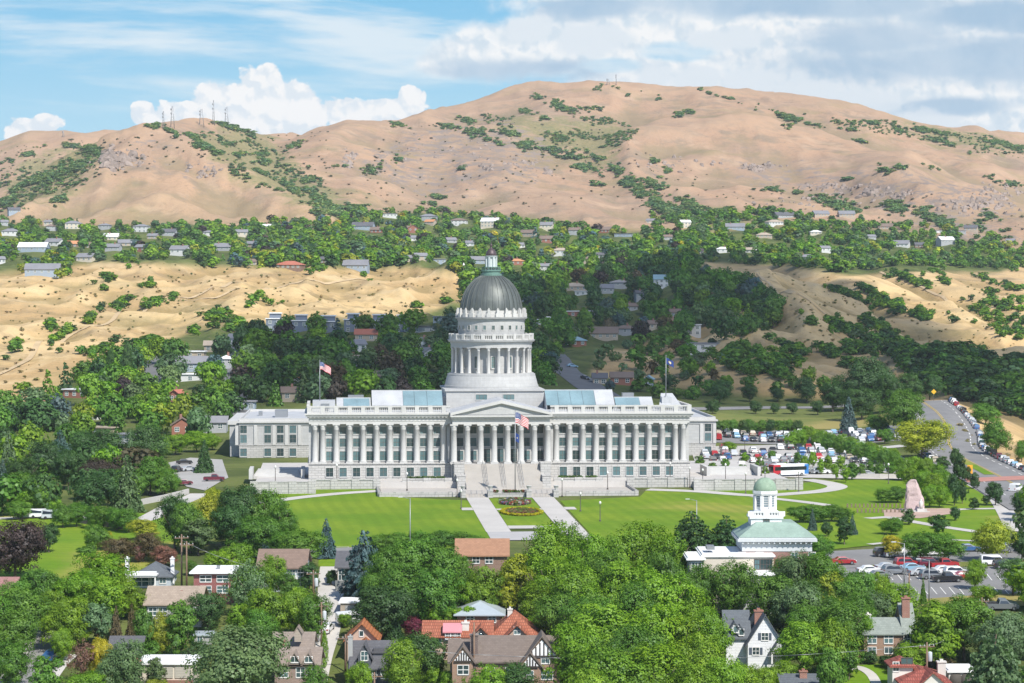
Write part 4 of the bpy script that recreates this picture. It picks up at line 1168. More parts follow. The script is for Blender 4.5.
# streets among the houses
path('road', [(337, 547), (331, 575), (330, 600), (326, 630), (317, 660), (308, 700)], 4.6, CONC, 0.10, 'concrete lane between the houses')
path('road', [(262, 560), (300, 556), (335, 551), (360, 550)], 8, ASPH, 0.12, 'street above the houses')
path('road', [(0, 715), (22, 672), (40, 645), (54, 622), (72, 600)], 6.5, ASPH, 0.10, 'street running uphill at the left')
path('pavement', [(-20, 705), (10, 668), (28, 645), (42, 622)], 1.6, CONC, 0.11, 'pavement along the street')
path('pavement', [(50, 680), (62, 664), (72, 655)], 1.8, CONC, 0.12, 'garden path at the corner')
drape('road', [wpoly([(168, 463), (190, 458), (222, 460), (228, 478), (205, 491), (186, 487), (174, 476)])], mat('pale drive', (0.36, 0.35, 0.33), .9, .12, .2), 0.13, 8, 'drive and parking west of the capitol')  # even pale grey surface for the drive
path('road', [(236, 416), (235, 398), (236, 375), (236, 352), (235, 340)], 9, ASPHD, 0.15, 'street climbing straight uphill')
path('road', [(158, 384), (160, 372), (156, 362), (148, 354)], 12, ASPHD, 0.2, 'road at the foot of the dry hill')
path('road', [(604, 396), (580, 380), (562, 368), (550, 356)], 13, ASPHD, 0.2, 'street behind the capitol')
path('road', [(775, 470), (840, 452), (905, 446)], 8, CONC, 0.15, 'car park drive')
path('road', [(-30, 520), (60, 517), (110, 519), (140, 521), (170, 507), (200, 494)], 5, CONC, 0.14, 'drive beside the west lawn')

# ------------------------------------------------------------------ trees
LEAF = leaf_mat('leaves'); LEAFS = leaf_mat('leaves of far plants', True)
BARK = mat('bark', (0.13, 0.10, 0.075), 0.9, 0.25, 2.0)
def unit(v): return v / (np.linalg.norm(v, axis=1, keepdims=True) + 1e-9)
def quads(P, Nn, size, rng, asp=1.0):
    """leaf faces at points P facing Nn"""
    n = len(P)
    t = unit(np.cross(Nn, unit(rng.normal(size=(n, 3))))); b = np.cross(Nn, t)
    s = (size * rng.uniform(0.65, 1.3, n))[:, None] * 0.5
    a = s * asp
    V = np.stack([P - t*a - b*s*.55, P + t*a*.25 - b*s, P + t*a + b*s*.45, P - t*a*.3 + b*s], 1)
    return V.reshape(-1, 3)

def crown_broad(seed, n=15000, lobes=20, leaf=0.0225, flat=0.42, zc=0.60, loose=0.16, spread=0.29, upward=0.0):
    rng = np.random.default_rng(seed)
    c = unit(rng.normal(size=(lobes, 3))) * rng.uniform(0.35, 1.0, (lobes, 1)) ** 0.5 * np.array([spread, spread, flat * 0.62])
    c[0] = (0, 0, 0.0); r = rng.uniform(0.13, 0.215, lobes); r[0] = 0.26
    # smaller clumps sit on the skin of each lobe
    k = 20
    lc = np.repeat(np.arange(lobes), k); dirs = unit(rng.normal(size=(lobes * k, 3)) + np.array([0, 0, 0.35]))
    cc = c[lc] + dirs * r[lc][:, None] * rng.uniform(0.85, 1.15, (lobes * k, 1)); cr = r[lc] * rng.uniform(0.26, 0.5, lobes * k)
    cv = np.clip(rng.normal(0.5, 0.20, lobes * k), 0, 1)
    keep = rng.random(lobes * k) > 0.12
    cc, cr, cv, dirs, lc = cc[keep], cr[keep], cv[keep], dirs[keep], lc[keep]
    w = cr ** 1.6; i = rng.choice(len(cc), n, p=w / w.sum())
    d2 = unit(rng.normal(size=(n, 3)) + np.array([0, 0, 0.25]))
    P = cc[i] + d2 * (cr[i] * rng.uniform(0.55, 1.08, n) * (1 + loose * rng.normal(size=n)))[:, None] * np.array([1, 1, 0.8])
    out = unit(P * np.array([1, 1, 1.1]))
    Nn = unit(out * 0.25 + dirs[i] * 0.75 + d2 * 0.7 + rng.normal(size=(n, 3)) * 0.26 + np.array([0, 0, 0.15 + upward]))
    V = quads(P, Nn, leaf, rng)
    lv = np.clip(cv[i] + rng.normal(0, 0.07, n), 0, 1)
    V[:, 2] *= flat / 0.42
    lo, hi = np.percentile(V[:, 2], 0.5), V[:, 2].max()
    V[:, 2] = 0.16 + (V[:, 2] - lo) / (hi - lo) * 0.84
    q = np.percentile(np.abs(V[:, :2]), 98.5); V[:, :2] *= 0.5 / q
    return V, np.repeat(lv, 4)

def crown_cone(seed, n=4200, tiers=15, leaf=0.05, droop=0.25, power=0.85, base=0.08, bulge=0.0, gap=0.5):
    """conifer: tiers of boughs, longest low down"""
    rng = np.random.default_rng(seed)
    Ps, Ns, vs = [], [], []
    zs = base + (1 - base) * (np.arange(tiers) + rng.uniform(-.2, .2, tiers)) / tiers
    for z in zs:
        f = 1 - (z - base) / (1 - base)
        R0 = 0.5 * (f ** power) * (1 + bulge * math.sin(math.pi * f)) + 0.015
        nb = int(5 + 9 * f); a0 = rng.uniform(0, 6.28)
        for b in range(nb):
            a = a0 + 6.283 * b / nb + rng.normal(0, .2); L = R0 * rng.uniform(0.72, 1.1)
            m = int(n * 1.6 * (L * L) / (tiers * 7 * 0.25 * 0.40)) + 8
            t = rng.uniform(0.12, 1, m) ** 0.7
            wdt = 0.16 * L * (1.15 - t) + 0.03 * L
            lat = rng.normal(0, 1, m) * wdt
            x = np.cos(a) * t * L - np.sin(a) * lat; y = np.sin(a) * t * L + np.cos(a) * lat
            zz = z - droop * t * t * L + rng.normal(0, 0.008, m) + 0.03 * (1 - np.abs(lat) / (wdt + 1e-6))
            Ps.append(np.stack([x, y, zz], 1))
            Ns.append(unit(np.stack([np.cos(a) * np.ones(m) * 0.5, np.sin(a) * np.ones(m) * 0.5, np.ones(m) * 0.75], 1) + rng.normal(size=(m, 3)) * gap))
            vs.append(np.clip(rng.normal(0.5, 0.18) + rng.normal(0, 0.12, m), 0, 1))
    P, Nn, v = np.concatenate(Ps), np.concatenate(Ns), np.concatenate(vs)
    k = rng.permutation(len(P))[:n]
    V = quads(P[k], Nn[k], leaf, rng, 1.25)
    V[:, 2] = np.clip(V[:, 2], 0.02, None); V[:, 2] /= V[:, 2].max()
    return V, np.repeat(v[k], 4)

def crown_column(seed, n=2600, leaf=0.05):
    rng = np.random.default_rng(seed)
    z = rng.beta(1.5, 1.4, n); R0 = 0.5 * np.clip(np.sin(np.pi * np.clip(z, 0.03, 0.98) ** 0.75), 0.12, 1) ** 0.55
    a = rng.uniform(0, 6.283, n); lump = 1 + 0.16 * np.sin(a * 3 + z * 23 + seed) + 0.1 * np.sin(a * 5 - z * 41)
    rr = R0 * lump * rng.uniform(0.75, 1.05, n)
    P = np.stack([np.cos(a) * rr, np.sin(a) * rr, 0.05 + z * 0.95], 1)
    Nn = unit(np.stack([np.cos(a), np.sin(a), 0.5 * np.ones(n)], 1) + rng.normal(size=(n, 3)) * 0.5)
    v = np.clip(0.5 + 0.25 * np.sin(a * 3 + z * 23 + seed) + rng.normal(0, .15, n), 0, 1)
    return quads(P, Nn, leaf, rng) * np.array([1, 1, 1.0]), np.repeat(v, 4)

KINDS_ = {
 'broad':  ([crown_broad(s) for s in (11, 12, 13, 14, 15, 16)], 'broadleaf tree'),
 'oval':   ([crown_broad(s, 6500, 12, 0.038, 0.62, spread=0.22) for s in (21, 22, 23)], 'upright leafy tree'),
 'bush':   ([crown_broad(s, 3200, 8, 0.055, 0.36, spread=0.3) for s in (31, 32)], 'bushy shrub'),
 'pine':   ([crown_cone(s, 8000, 12, 0.042, 0.12, 0.62, 0.10, 0.35, 0.6) for s in (41, 42)], 'rounded pine tree'),
 'fir':    ([crown_cone(s, 7000, 16, 0.040, 0.28) for s in (51, 52)], 'conical conifer'),
 'cedar':  ([crown_cone(s, 9000, 11, 0.045, 0.05, 0.60, 0.08, 0.25, 0.3) for s in (61,)], 'layered cedar'),
 'column': ([crown_column(s) for s in (71, 72)], 'columnar cypress'),
 'thin':   ([crown_broad(s, 2600, 12, 0.032, 0.46, loose=0.4) for s in (81, 82)], 'sparse thin-leaved tree'),
}
def quadidx(n): return np.arange(n).reshape(-1, 4)
PROTO = {k: [np_mesh('crown', V, quadidx(len(V)), LEAF, leaf=lv) for V, lv in crs] for k, (crs, _) in KINDS_.items()}
def trunk_data(seed, kind):
    rng = random.Random(seed); b = MB()
    top = 0.95 if kind in ('fir', 'cedar', 'pine', 'column') else 0.6
    pts = [Vector((rng.uniform(-.01, .01) * i, rng.uniform(-.01, .01) * i, -0.06 + (top + 0.06) * i / 4)) for i in range(5)]
    rad = [0.032, 0.024, 0.018, 0.013, 0.006]
    for i in range(4): b.tube(pts[i], pts[i+1], rad[i], rad[i+1], 7)
    if top < 0.9:
        for k in range(6):
            a = 6.28 * k / 6 + rng.uniform(-.4, .4); z = 0.2 + 0.06 * k; L = rng.uniform(.22, .34)
            p = Vector((0, 0, z)); m_ = p + Vector((math.cos(a) * L * .55, math.sin(a) * L * .55, .12)); e_ = p + Vector((math.cos(a) * L, math.sin(a) * L, .3))
            b.tube(p, m_, .012, .008, 5); b.tube(m_, e_, .008, .003, 5)
    return b.data('trunk', BARK)
TRUNKS = {k: trunk_data(i, k) for i, k in enumerate(KINDS_)}

Lg, Mg, Dg = (0.165, 0.290, 0.018), (0.104, 0.216, 0.025), (0.056, 0.122, 0.030)
Yg, Ye, Bl = (0.27, 0.31, 0.025), (0.44, 0.35, 0.025), (0.085, 0.145, 0.135)
Pu, Gr, Ol, Pk = (0.058, 0.042, 0.032), (0.120, 0.195, 0.075), (0.135, 0.105, 0.045), (0.24, 0.125, 0.085)
Rd, Og = (0.17, 0.035, 0.05), (0.24, 0.165, 0.035)
CNAME = {Lg: 'bright green', Mg: 'mid green', Dg: 'dark green', Yg: 'yellow-green', Ye: 'golden yellow', Bl: 'blue-grey', Pu: 'dark bronze-purple',
         Gr: 'grey-green', Ol: 'olive brown', Pk: 'pinkish brown', Rd: 'dark red', Og: 'orange-brown'}
TREES = []          # (px, top row, width px, base row, kind, colour)
def tt(kind, col, *items):
    for q in items: TREES.append((q[0], q[1], q[2], q[3], kind, col))

# --- houses' gardens at the bottom of the picture, left to right
tt('broad', Mg, (25, 583, 50, 640), (8, 610, 50, 665), (4, 638, 42, 692), (40, 566, 40, 620), (18, 575, 36, 622), (-14, 590, 50, 650))
tt('broad', Lg, (65, 595, 44, 650), (61, 627, 24, 662), (95, 549, 58, 605), (75, 570, 42, 622), (106, 572, 44, 625), (128, 575, 32, 620), (54, 588, 30, 630), (240, 542, 36, 584), (222, 547, 34, 588))
tt('oval', Gr, (97, 601, 30, 648), (155, 657, 20, 700))
tt('fir', Ol, (115, 605, 18, 650), (131, 603, 17, 646))
tt('broad', Ye, (99, 636, 21, 684))
tt('thin', Pk, (80, 637, 26, 686))
tt('broad', Lg, (86, 668, 40, 705), (62, 690, 40, 720))
tt('oval', Mg, (44, 655, 29, 702), (145, 607, 20, 660), (180, 600, 30, 662), (150, 640, 20, 672))
tt('broad', Gr, (120, 636, 42, 700), (237, 626, 92, 712))
tt('broad', Yg, (161, 608, 24, 660), (155, 678, 24, 708))
tt('broad', Dg, (208, 588, 36, 632), (195, 640, 28, 668))
tt('oval', Lg, (239, 602, 21, 640), (276, 602, 24, 640))
tt('thin', Gr, (246, 556, 40, 622), (252, 570, 34, 628))
tt('broad', Lg, (268, 585, 42, 640), (296, 586, 36, 640), (270, 552, 32, 600), (246, 566, 26, 606))
tt('broad', Mg, (313, 590, 32, 646), (314, 664, 30, 710), (262, 606, 30, 650), (192, 560, 14, 576), (285, 570, 26, 606))
tt('oval', Dg, (309, 562, 19, 592), (331, 569, 12, 586))
tt('column', Lg, (324, 631, 7, 669))
tt('broad', Lg, (359, 660, 26, 706), (345, 612, 12, 628), (404, 638, 36, 702), (436, 661, 22, 692), (452, 670, 24, 700))
tt('cedar', Bl, (364, 530, 42, 602))
tt('fir', Bl, (326, 518, 26, 558), (264, 536, 16, 553))
tt('broad', Mg, (394, 543, 42, 612), (414, 535, 52, 606), (442, 541, 44, 608), (402, 560, 50, 622), (432, 565, 48, 624), (376, 572, 30, 622), (455, 552, 34, 606))
tt('broad', Dg, (383, 584, 54, 644), (424, 628, 46, 690), (521, 661, 46, 716))
tt('fir', Dg, (393, 597, 24, 646))
tt('broad', Lg, (484, 563, 36, 616), (492, 638, 30, 690), (488, 661, 40, 716), (468, 577, 30, 616))
tt('oval', Yg, (517, 553, 34, 616), (508, 568, 26, 616))
tt('broad', Rd, (413, 615, 24, 640))
tt('oval', Lg, (435, 607, 13, 628), (446, 606, 13, 628), (458, 607, 13, 628), (470, 605, 14, 628), (424, 606, 12, 626))
tt('broad', Mg, (400, 531, 24, 552), (419, 529, 26, 552), (439, 530, 26, 552), (459, 530, 24, 551), (474, 534, 20, 552), (382, 532, 24, 556))
tt('broad', Lg, (543, 522, 46, 598), (567, 519, 46, 594), (587, 533, 40, 602), (548, 551, 52, 626), (577, 562, 52, 640), (598, 575, 46, 650), (540, 580, 40, 632),
   (617, 527, 46, 600), (645, 521, 54, 600), (670, 530, 46, 606), (626, 558, 60, 642), (660, 565, 60, 650), (600, 600, 68, 682), (642, 600, 70, 686),
   (690, 585, 44, 640), (682, 610, 58, 684), (575, 622, 56, 700), (612, 642, 70, 722), (656, 642, 70, 722), (702, 630, 50, 708), (685, 664, 60, 738), (588, 664, 52, 738),
   (724, 655, 40, 722), (745, 660, 34, 708), (548, 600, 36, 640), (560, 640, 30, 690), (712, 606, 40, 680))
tt('broad', Mg, (612, 548, 44, 612), (560, 590, 44, 652), (586, 590, 48, 664), (640, 580, 50, 664), (668, 548, 44, 626), (630, 625, 60, 706), (700, 560, 34, 622), (690, 572, 32, 626), (733, 556, 40, 622), (752, 604, 26, 634))
tt('pine', Dg, (692, 511, 46, 560), (726, 515, 38, 558), (745, 535, 20, 560))
tt('broad', Mg, (783, 537, 32, 592), (825, 552, 46, 612), (850, 575, 36, 620), (775, 572, 48, 640), (820, 590, 50, 650), (845, 600, 42, 660), (792, 556, 36, 606), (810, 606, 44, 656))
tt('broad', Gr, (802, 548, 44, 610), (800, 580, 50, 645), (876, 588, 36, 632))
tt('oval', Yg, (832, 571, 26, 622))
tt('broad', Lg, (805, 619, 46, 680), (833, 617, 42, 678), (782, 660, 26, 692), (764, 664, 28, 706), (860, 612, 30, 650))
tt('fir', Gr, (733, 618, 26, 662))
tt('oval', Mg, (832, 645, 28, 706), (850, 640, 22, 680))
tt('oval', Lg, (933, 600, 44, 668))
tt('broad', Lg, (910, 640, 34, 676), (897, 581, 42, 628), (880, 571, 24, 606), (976, 559, 21, 590), (986, 584, 26, 604))
tt('broad', Mg, (965, 594, 52, 660), (857, 567, 36, 616), (856, 590, 36, 642), (943, 600, 30, 650))
tt('broad', Gr, (1000, 610, 56, 670), (1014, 556, 36, 596))
tt('pine', Gr, (998, 627, 64, 718))
tt('fir', Mg, (924, 577, 9, 604))
tt('bush', Dg, (872, 650, 14, 664), (888, 655, 16, 668))
tt('bush', Ol, (945, 655, 20, 668), (855, 648, 14, 660))
# --- park by the monument
tt('broad', Mg, (800, 505, 24, 523), (816, 503, 26, 523), (832, 504, 24, 522), (822, 533, 24, 560), (892, 517, 23, 535), (846, 507, 18, 522))
tt('fir', Bl, (813, 509, 10, 531), (853, 514, 11, 535))
tt('oval', Dg, (827, 521, 11, 537), (845, 516, 16, 545), (909, 508, 12, 525), (956, 506, 10, 521), (939, 514, 18, 536), (975, 497, 9, 510), (996, 481, 15, 506), (987, 495, 8, 506),
   (975, 472, 10, 489), (955, 473, 12, 506), (963, 481, 10, 504), (960, 453, 13, 483), (956, 447, 11, 470), (943, 456, 13, 474), (968, 466, 8, 482))
tt('broad', Ye, (893, 534, 20, 558))
tt('broad', Mg, (921, 529, 36, 562), (949, 532, 32, 562), (886, 487, 18, 503), (898, 486, 18, 503))
tt('broad', Yg, (996, 518, 40, 562))
tt('broad', Dg, (1023, 530, 22, 562), (1022, 490, 22, 516))
for q in ((905, 457), (916, 455), (927, 457), (937, 462), (911, 467), (922, 468), (935, 472), (942, 471), (930, 484), (940, 484)): tt('broad', Lg, (q[0], q[1], 18, q[1] + 24))
for q in ((853, 462), (862, 463), (871, 461), (879, 463), (891, 462), (902, 466)): tt('oval', Mg, (q[0], q[1], 10, q[1] + 15))
for q in ((813, 451, 8), (821, 458, 7), (828, 455, 9), (836, 463, 7), (841, 455, 8), (852, 463, 13), (805, 455, 9), (846, 466, 8)): tt('oval', Lg if q[2] < 10 else Mg, (q[0], q[1], q[2], q[1] + 17))
for k in range(9): tt('broad', Lg, (808 + k * 10.5, 425 + k * 2.6 + (k % 3) * 0.8, 15, 442 + k * 3.2))
for k in range(8): tt('broad', Mg, (818 + k * 11, 431 + k * 2.8, 14, 449 + k * 3.2))
for k in range(10): tt('broad', Mg if k % 3 else Dg, (714 + k * 9.3, 418 + (k % 2) * 1.5, 12, 434))
tt('broad', Lg, (795, 428, 21, 448), (730, 441, 12, 452))
tt('fir', Bl, (849, 397, 21, 433))
tt('broad', Dg, (720, 378, 21, 404), (750, 384, 16, 402), (778, 386, 14, 402), (807, 376, 22, 403), (713, 399, 12, 414), (756, 400, 11, 414), (774, 402, 10, 414), (792, 402, 11, 414), (818, 399, 12, 415),
   (866, 355, 36, 410), (845, 374, 32, 411), (890, 374, 32, 412), (908, 371, 26, 404), (833, 380, 26, 412), (862, 385, 34, 420), (930, 374, 22, 400), (880, 360, 30, 400))
tt('broad', Mg, (903, 389, 40, 433), (877, 413, 22, 434), (885, 428, 16, 444))
tt('broad', Yg, (922, 416, 50, 459))
tt('broad', Mg, (997, 417, 25, 456), (986, 402, 26, 425), (1022, 440, 14, 462))
for q in ((700, 455), (712, 462), (745, 452), (760, 456), (772, 450), (785, 462), (742, 464), (726, 458), (798, 452), (765, 466)): tt('oval', Lg if q[0] % 2 else Mg, (q[0], q[1], 8, q[1] + 12))
# --- woods and gardens left of the capitol
tt('fir', Gr, (8, 430, 28, 486), (127, 455, 36, 512), (130, 430, 16, 480))
tt('broad', Dg, (40, 438, 42, 486), (68, 448, 28, 490), (88, 427, 36, 470), (108, 428, 38, 470), (98, 467, 44, 512), (147, 424, 38, 470), (25, 455, 30, 495))
tt('fir', Bl, (60, 430, 32, 476), (2, 460, 22, 500))
tt('broad', Pu, (97, 457, 38, 500), (14, 515, 54, 582))
tt('broad', Mg, (150, 455, 34, 495), (164, 468, 24, 496), (132, 470, 24, 500), (18, 470, 26, 500), (172, 475, 18, 492))
tt('fir', Dg, (204, 440, 21, 473))
tt('broad', Lg, (175, 432, 25, 455), (196, 430, 26, 452), (36, 478, 36, 516), (212, 433, 18, 450), (48, 492, 24, 516), (160, 438, 20, 458))
tt('broad', Og, (11, 481, 24, 512)); tt('broad', Ol, (29, 488, 16, 513))
tt('oval', Dg, (48, 522, 18, 553))
for q in ((62, 503), (76, 502), (90, 504), (103, 505), (116, 506), (128, 508)): tt('broad', Mg, (q[0], q[1], 21, q[1] + 25))
tt('broad', Mg, (97, 523, 24, 551), (18, 500, 22, 520)); tt('broad', Ye, (106, 530, 13, 549)); tt('broad', Yg, (142, 518, 28, 541))
tt('broad', Ol, (118, 535, 28, 563), (143, 532, 34, 562)); tt('broad', Pk, (165, 544, 23, 567), (138, 545, 11, 563))
tt('broad', Dg, (174, 491, 36, 550), (240, 482, 44, 548), (228, 500, 34, 552), (150, 540, 16, 556))
tt('broad', Mg, (190, 500, 32, 553), (263, 489, 38, 548), (280, 501, 32, 552), (258, 515, 44, 560), (300, 527, 42, 570), (285, 530, 30, 566))
tt('broad', Yg, (207, 489, 32, 545), (216, 487, 28, 530)); tt('oval', Gr, (198, 518, 28, 556))
tt('column', Dg, (127, 344, 10, 382), (111, 349, 9, 376))
tt('bush', Mg, (85, 546, 16, 556), (90, 544, 10, 554))

ORD = ['first', 'second', 'third', 'fourth', 'fifth', 'sixth', 'seventh', 'eighth', 'ninth', 'tenth'] + ['%dth' % i for i in range(11, 400)]
for _i in range(11, 390):
    if _i % 10 in (1, 2, 3) and _i % 100 not in (11, 12, 13): ORD[_i - 1] = '%d%s' % (_i, {1: 'st', 2: 'nd', 3: 'rd'}[_i % 10])
def distinguish(items):
    """items: (object, description, px). Things that would read alike are told apart by their order from the left"""
    by = {}
    for o, t, px in items: by.setdefault(t, []).append((px, o))
    for t, l in by.items():
        l.sort(key=lambda q: q[0])
        for i, (px, o) in enumerate(l):
            if len(t.replace('-', ' ').split()) > 11: t = t.replace('very tall ', '').replace(' broadleaf tree', ' tree').replace('trees around ', '')
            o['label'] = t if len(l) == 1 else (t + (', left one of two' if i == 0 else ', right one of two') if len(l) == 2 else '%s, %s from left' % (t, ORD[i]))

PLACES = [(152, 575, 'the grey house with two white chimneys'), (210, 575, 'the red flat-roofed house'), (172, 597, 'the long tan roof'), (165, 668, 'the bottom white flat roof'),
          (290, 562, 'the brown-roofed two-storey house'), (296, 650, 'the twin-gabled tan house'), (345, 562, 'the grey house by the lane'), (368, 645, 'the dark gabled house'), (482, 552, 'the long orange-brown roof'),
          (480, 628, 'the red tiled roofs'), (520, 655, 'the half-timbered house'), (612, 545, 'the lower end of the walks'), (640, 620, 'the dense middle grove'), (700, 560, 'the white flat-roofed block'),
          (765, 520, 'the domed hall'), (765, 638, 'the white gabled house'), (885, 630, 'the brick house with tall chimney'), (930, 670, 'the red-roofed stucco house'), (950, 590, 'the museum car park'),
          (915, 495, 'the stone monument'), (990, 500, 'the boulevard pavement'), (780, 460, 'the lower car park'), (770, 425, 'the upper car park'), (900, 400, 'the boulevard bend'), (60, 540, 'the west lawn'),
          (70, 460, 'the dark left wood'), (195, 470, 'the west drive'), (225, 520, 'the grove beside the front lawn'), (430, 540, 'the foot of the front lawn'), (125, 360, 'the dry hill on the left'),
          (35, 650, 'the street at lower left'), (90, 580, 'the leafy gardens at lower left')]
def nearest_place(px, py):
    return min(PLACES, key=lambda p: (p[0] - px) ** 2 + (1.6 * (p[1] - py)) ** 2)[2].replace('the ', '')

rngT = random.Random(5)
TLAB = []; ntree = {}
def size_word(h): return 'small' if h < 5 else 'medium' if h < 8.5 else 'tall' if h < 12.5 else 'very tall'
def plant(px, pt, w, pb, kind, col, group=None):
    p = hit(px, pb)
    if p is None: return None
    H = max(1.2, (pb - pt) * p.y / F * 1.02); Wd = w * p.y / F * 1.08
    r = empty('shrub' if kind == 'bush' else {'pine': 'pine_tree', 'fir': 'conifer_tree', 'cedar': 'cedar_tree', 'column': 'cypress_tree'}.get(kind, 'broadleaf_tree'), (p.x, p.y, p.z - 0.05), rngT.uniform(0, 6.28))
    k = ntree.get(kind, 0); ntree[kind] = k + 1
    crn = link('crown', PROTO[kind][k % len(PROTO[kind])], r); crn.scale = (Wd, Wd * rngT.uniform(0.92, 1.08), H)
    j = rngT.uniform(0.86, 1.16); crn.color = (col[0] * j * rngT.uniform(.92, 1.1), col[1] * j, col[2] * j * rngT.uniform(.85, 1.2), 1)
    tr = link('trunk', TRUNKS[kind], r); tr.scale = (min(H, Wd * 1.3), min(H, Wd * 1.3), H * 0.97)
    tag(r, None, 'shrub' if kind == 'bush' else 'tree', group)
    TLAB.append((r, '%s %s %s by %s' % (size_word(H), CNAME[col], KINDS_[kind][1], nearest_place(px, (pt + pb) / 2)), px))
    return r
for q in TREES: plant(*q, 'trees in the parks and gardens')
print('individual trees', len(TREES))

# ------------------------------------------------------------------ plants too many to count: far gardens, canyon scrub, thickets on the mountain
LOW = {
 'broad': [crown_broad(s, 1300, 10, 0.068, 0.40) for s in (111, 112, 113, 114)],
 'fir': [crown_cone(s, 600, 10, 0.085, 0.25) for s in (121, 122)],
 'column': [crown_column(131, 200, 0.14)],
 'far': [crown_broad(s, 240, 8, 0.15, 0.38) for s in (141, 142, 143)],
 'farfir': [crown_cone(151, 80, 7, 0.2, 0.2)],
 'scrub': [crown_broad(s, 120, 7, 0.19, 0.30, spread=0.32, upward=1.0) for s in (161, 162, 163)],
}
class Mass:
    def __init__(s): s.V = []; s.t = []; s.l = []
    def add(s, kind, p, w, h, col, rng):
        L = LOW[kind]; V, lv = L[int(rng.integers(len(L)))]
        a = rng.uniform(0, 6.28); c, sn = math.cos(a), math.sin(a)
        X = V[:, 0] * c - V[:, 1] * sn; Y = V[:, 0] * sn + V[:, 1] * c
        s.V.append(np.stack([p[0] + X * w, p[1] + Y * w, p[2] - 0.12 * h + V[:, 2] * h * 1.12], 1).astype(np.float32))
        s.t.append(np.tile(np.array([*col, 1.0], np.float32), (len(V), 1))); s.l.append(lv)
    def build(s, name, label):
        V = np.concatenate(s.V); me = np_mesh(name, V, quadidx(len(V)), LEAFS, tint=np.concatenate(s.t), leaf=np.concatenate(s.l))
        print(name, len(s.V), 'plants', len(V) // 4, 'faces')
        return tag(link(name, me), label, None, None, 'stuff')
HOUSE_KEEP = [(q, 333, 9.5, 10) for q in (274, 300, 327, 352, 378, 402)] + [(236, y, 4.5, 8) for y in range(348, 412, 9)] + [(156, 378, 9, 8), (154, 364, 8, 6), (566, 372, 14, 7), (590, 386, 12, 7)]            # (px, py, rx, ry) windows left free of trees in front of houses, filled in by the house list
rngM = np.random.default_rng(77)
def jit(col, a=0.22):
    k = rngM.uniform(1 - a, 1 + a); return (col[0] * k * rngM.uniform(.88, 1.12), col[1] * k, col[2] * k * rngM.uniform(.8, 1.25))
def pick(pal):
    w = np.array([q[1] for q in pal], float); return pal[int(rngM.choice(len(pal), p=w / w.sum()))][0]
def free(px, py, h):
    for (hx, hy, rx, ry) in HOUSE_KEEP:
        if abs(px - hx) < rx and hy - ry < py and py - h < hy + 1: return False
    return True
def fill(mass, poly, n, kinds, pal, hr, wr, dmin=0, dmax=1e9, mind=0.0, clump=False):
    xs = [p[0] for p in poly]; ys = [p[1] for p in poly]; done = 0; tries = 0; used = []
    while done < n and tries < n * 14:
        tries += 1
        px, py = rngM.uniform(min(xs), max(xs)), rngM.uniform(min(ys), max(ys))
        if not in_poly(np.array([px]), np.array([py]), poly)[0]: continue
        p = hit(px, py)
        if p is None or not dmin <= p.y <= dmax: continue
        if clump and fbm(np.array([p.x / 50]), np.array([p.y / 75]), 4, 78)[0] < .03: continue
        h = rngM.uniform(*hr); w = h * rngM.uniform(*wr)
        hp = h * F / p.y
        if not free(px, py, hp): continue
        if mind and any((a - px) ** 2 + (1.6 * (b - py)) ** 2 < (mind * F / p.y) ** 2 for a, b in used): continue
        used.append((px, py)); done += 1
        mass.add(pick(kinds), p, w, h, jit(pick(pal)), rngM)
    return done
def patch(mass, px, py, rx, ry, ang, n, kinds, pal, hr, wr, rag=False):
    """an elongated thicket lying on the slope"""
    c, s = math.cos(R(ang)), math.sin(R(ang))
    for _ in range(n):
        r, a = math.sqrt(rngM.random()), rngM.uniform(0, 6.28)
        if rag: r = abs(rngM.normal()) * .62
        u, v = r * math.cos(a) * rx, r * math.sin(a) * ry
        p = hit(px + u * c - v * s, py + u * s + v * c)
        if p is None or p.y < 900: continue
        if fbm(np.array([p.x / 24]), np.array([p.y / 40]), 3, 77)[0] < -0.12: continue
        h = rngM.uniform(*hr); mass.add(pick(kinds), p, h * rngM.uniform(*wr), h, jit(pick(pal)), rngM)

# ------------------------------------------------------------------ houses
def cmat(col, kind='paint'):
    key = '%s %.3f %.3f %.3f' % (kind, *col)
    if kind == 'shingle': return brick_mat(key, col, tuple(v * 0.82 for v in col), tuple(v * 0.6 for v in col), 0.5, 0.22, 0.012, 0.85, 0.35)
    if kind == 'brick': return brick_mat(key, col, tuple(v * 0.78 for v in col), (0.36, 0.33, 0.30), 0.42, 0.14, 0.02, 0.85, 0.4)
    if kind == 'siding': return brick_mat(key, col, tuple(v * 0.96 for v in col), tuple(v * 0.62 for v in col), 9.0, 0.24, 0.02, 0.7, 0.5)
    return mat(key, col, 0.8, 0.12, 0.8)
def tile_mat(name, col):
    """barrel roof tiles: rows that run down the slope"""
    return brick_mat(name, col, tuple(v * k for v, k in zip(col, (0.72, 0.6, 0.58))), tuple(v * 0.45 for v in col), 0.35, 0.4, 0.05, 0.8, 0.8)
TRIM = cmat((0.72, 0.71, 0.68)); DTRIM = cmat((0.10, 0.09, 0.08))
REDBRICK = cmat((0.30, 0.105, 0.065), 'brick'); TANBRICK = cmat((0.36, 0.20, 0.12), 'brick'); CHIMB = cmat((0.36, 0.14, 0.09), 'brick')
WIN = {}
def win_data(w, h, fm=None):
    k = (round(w, 1), round(h, 1), fm.name if fm else '')
    if k not in WIN: WIN[k] = window_data('window', k[0], k[1], 2 if w > .7 else 1, 2 if h > .9 else 1, 0.1, 0.1, fm or TRIM)
    return WIN[k]

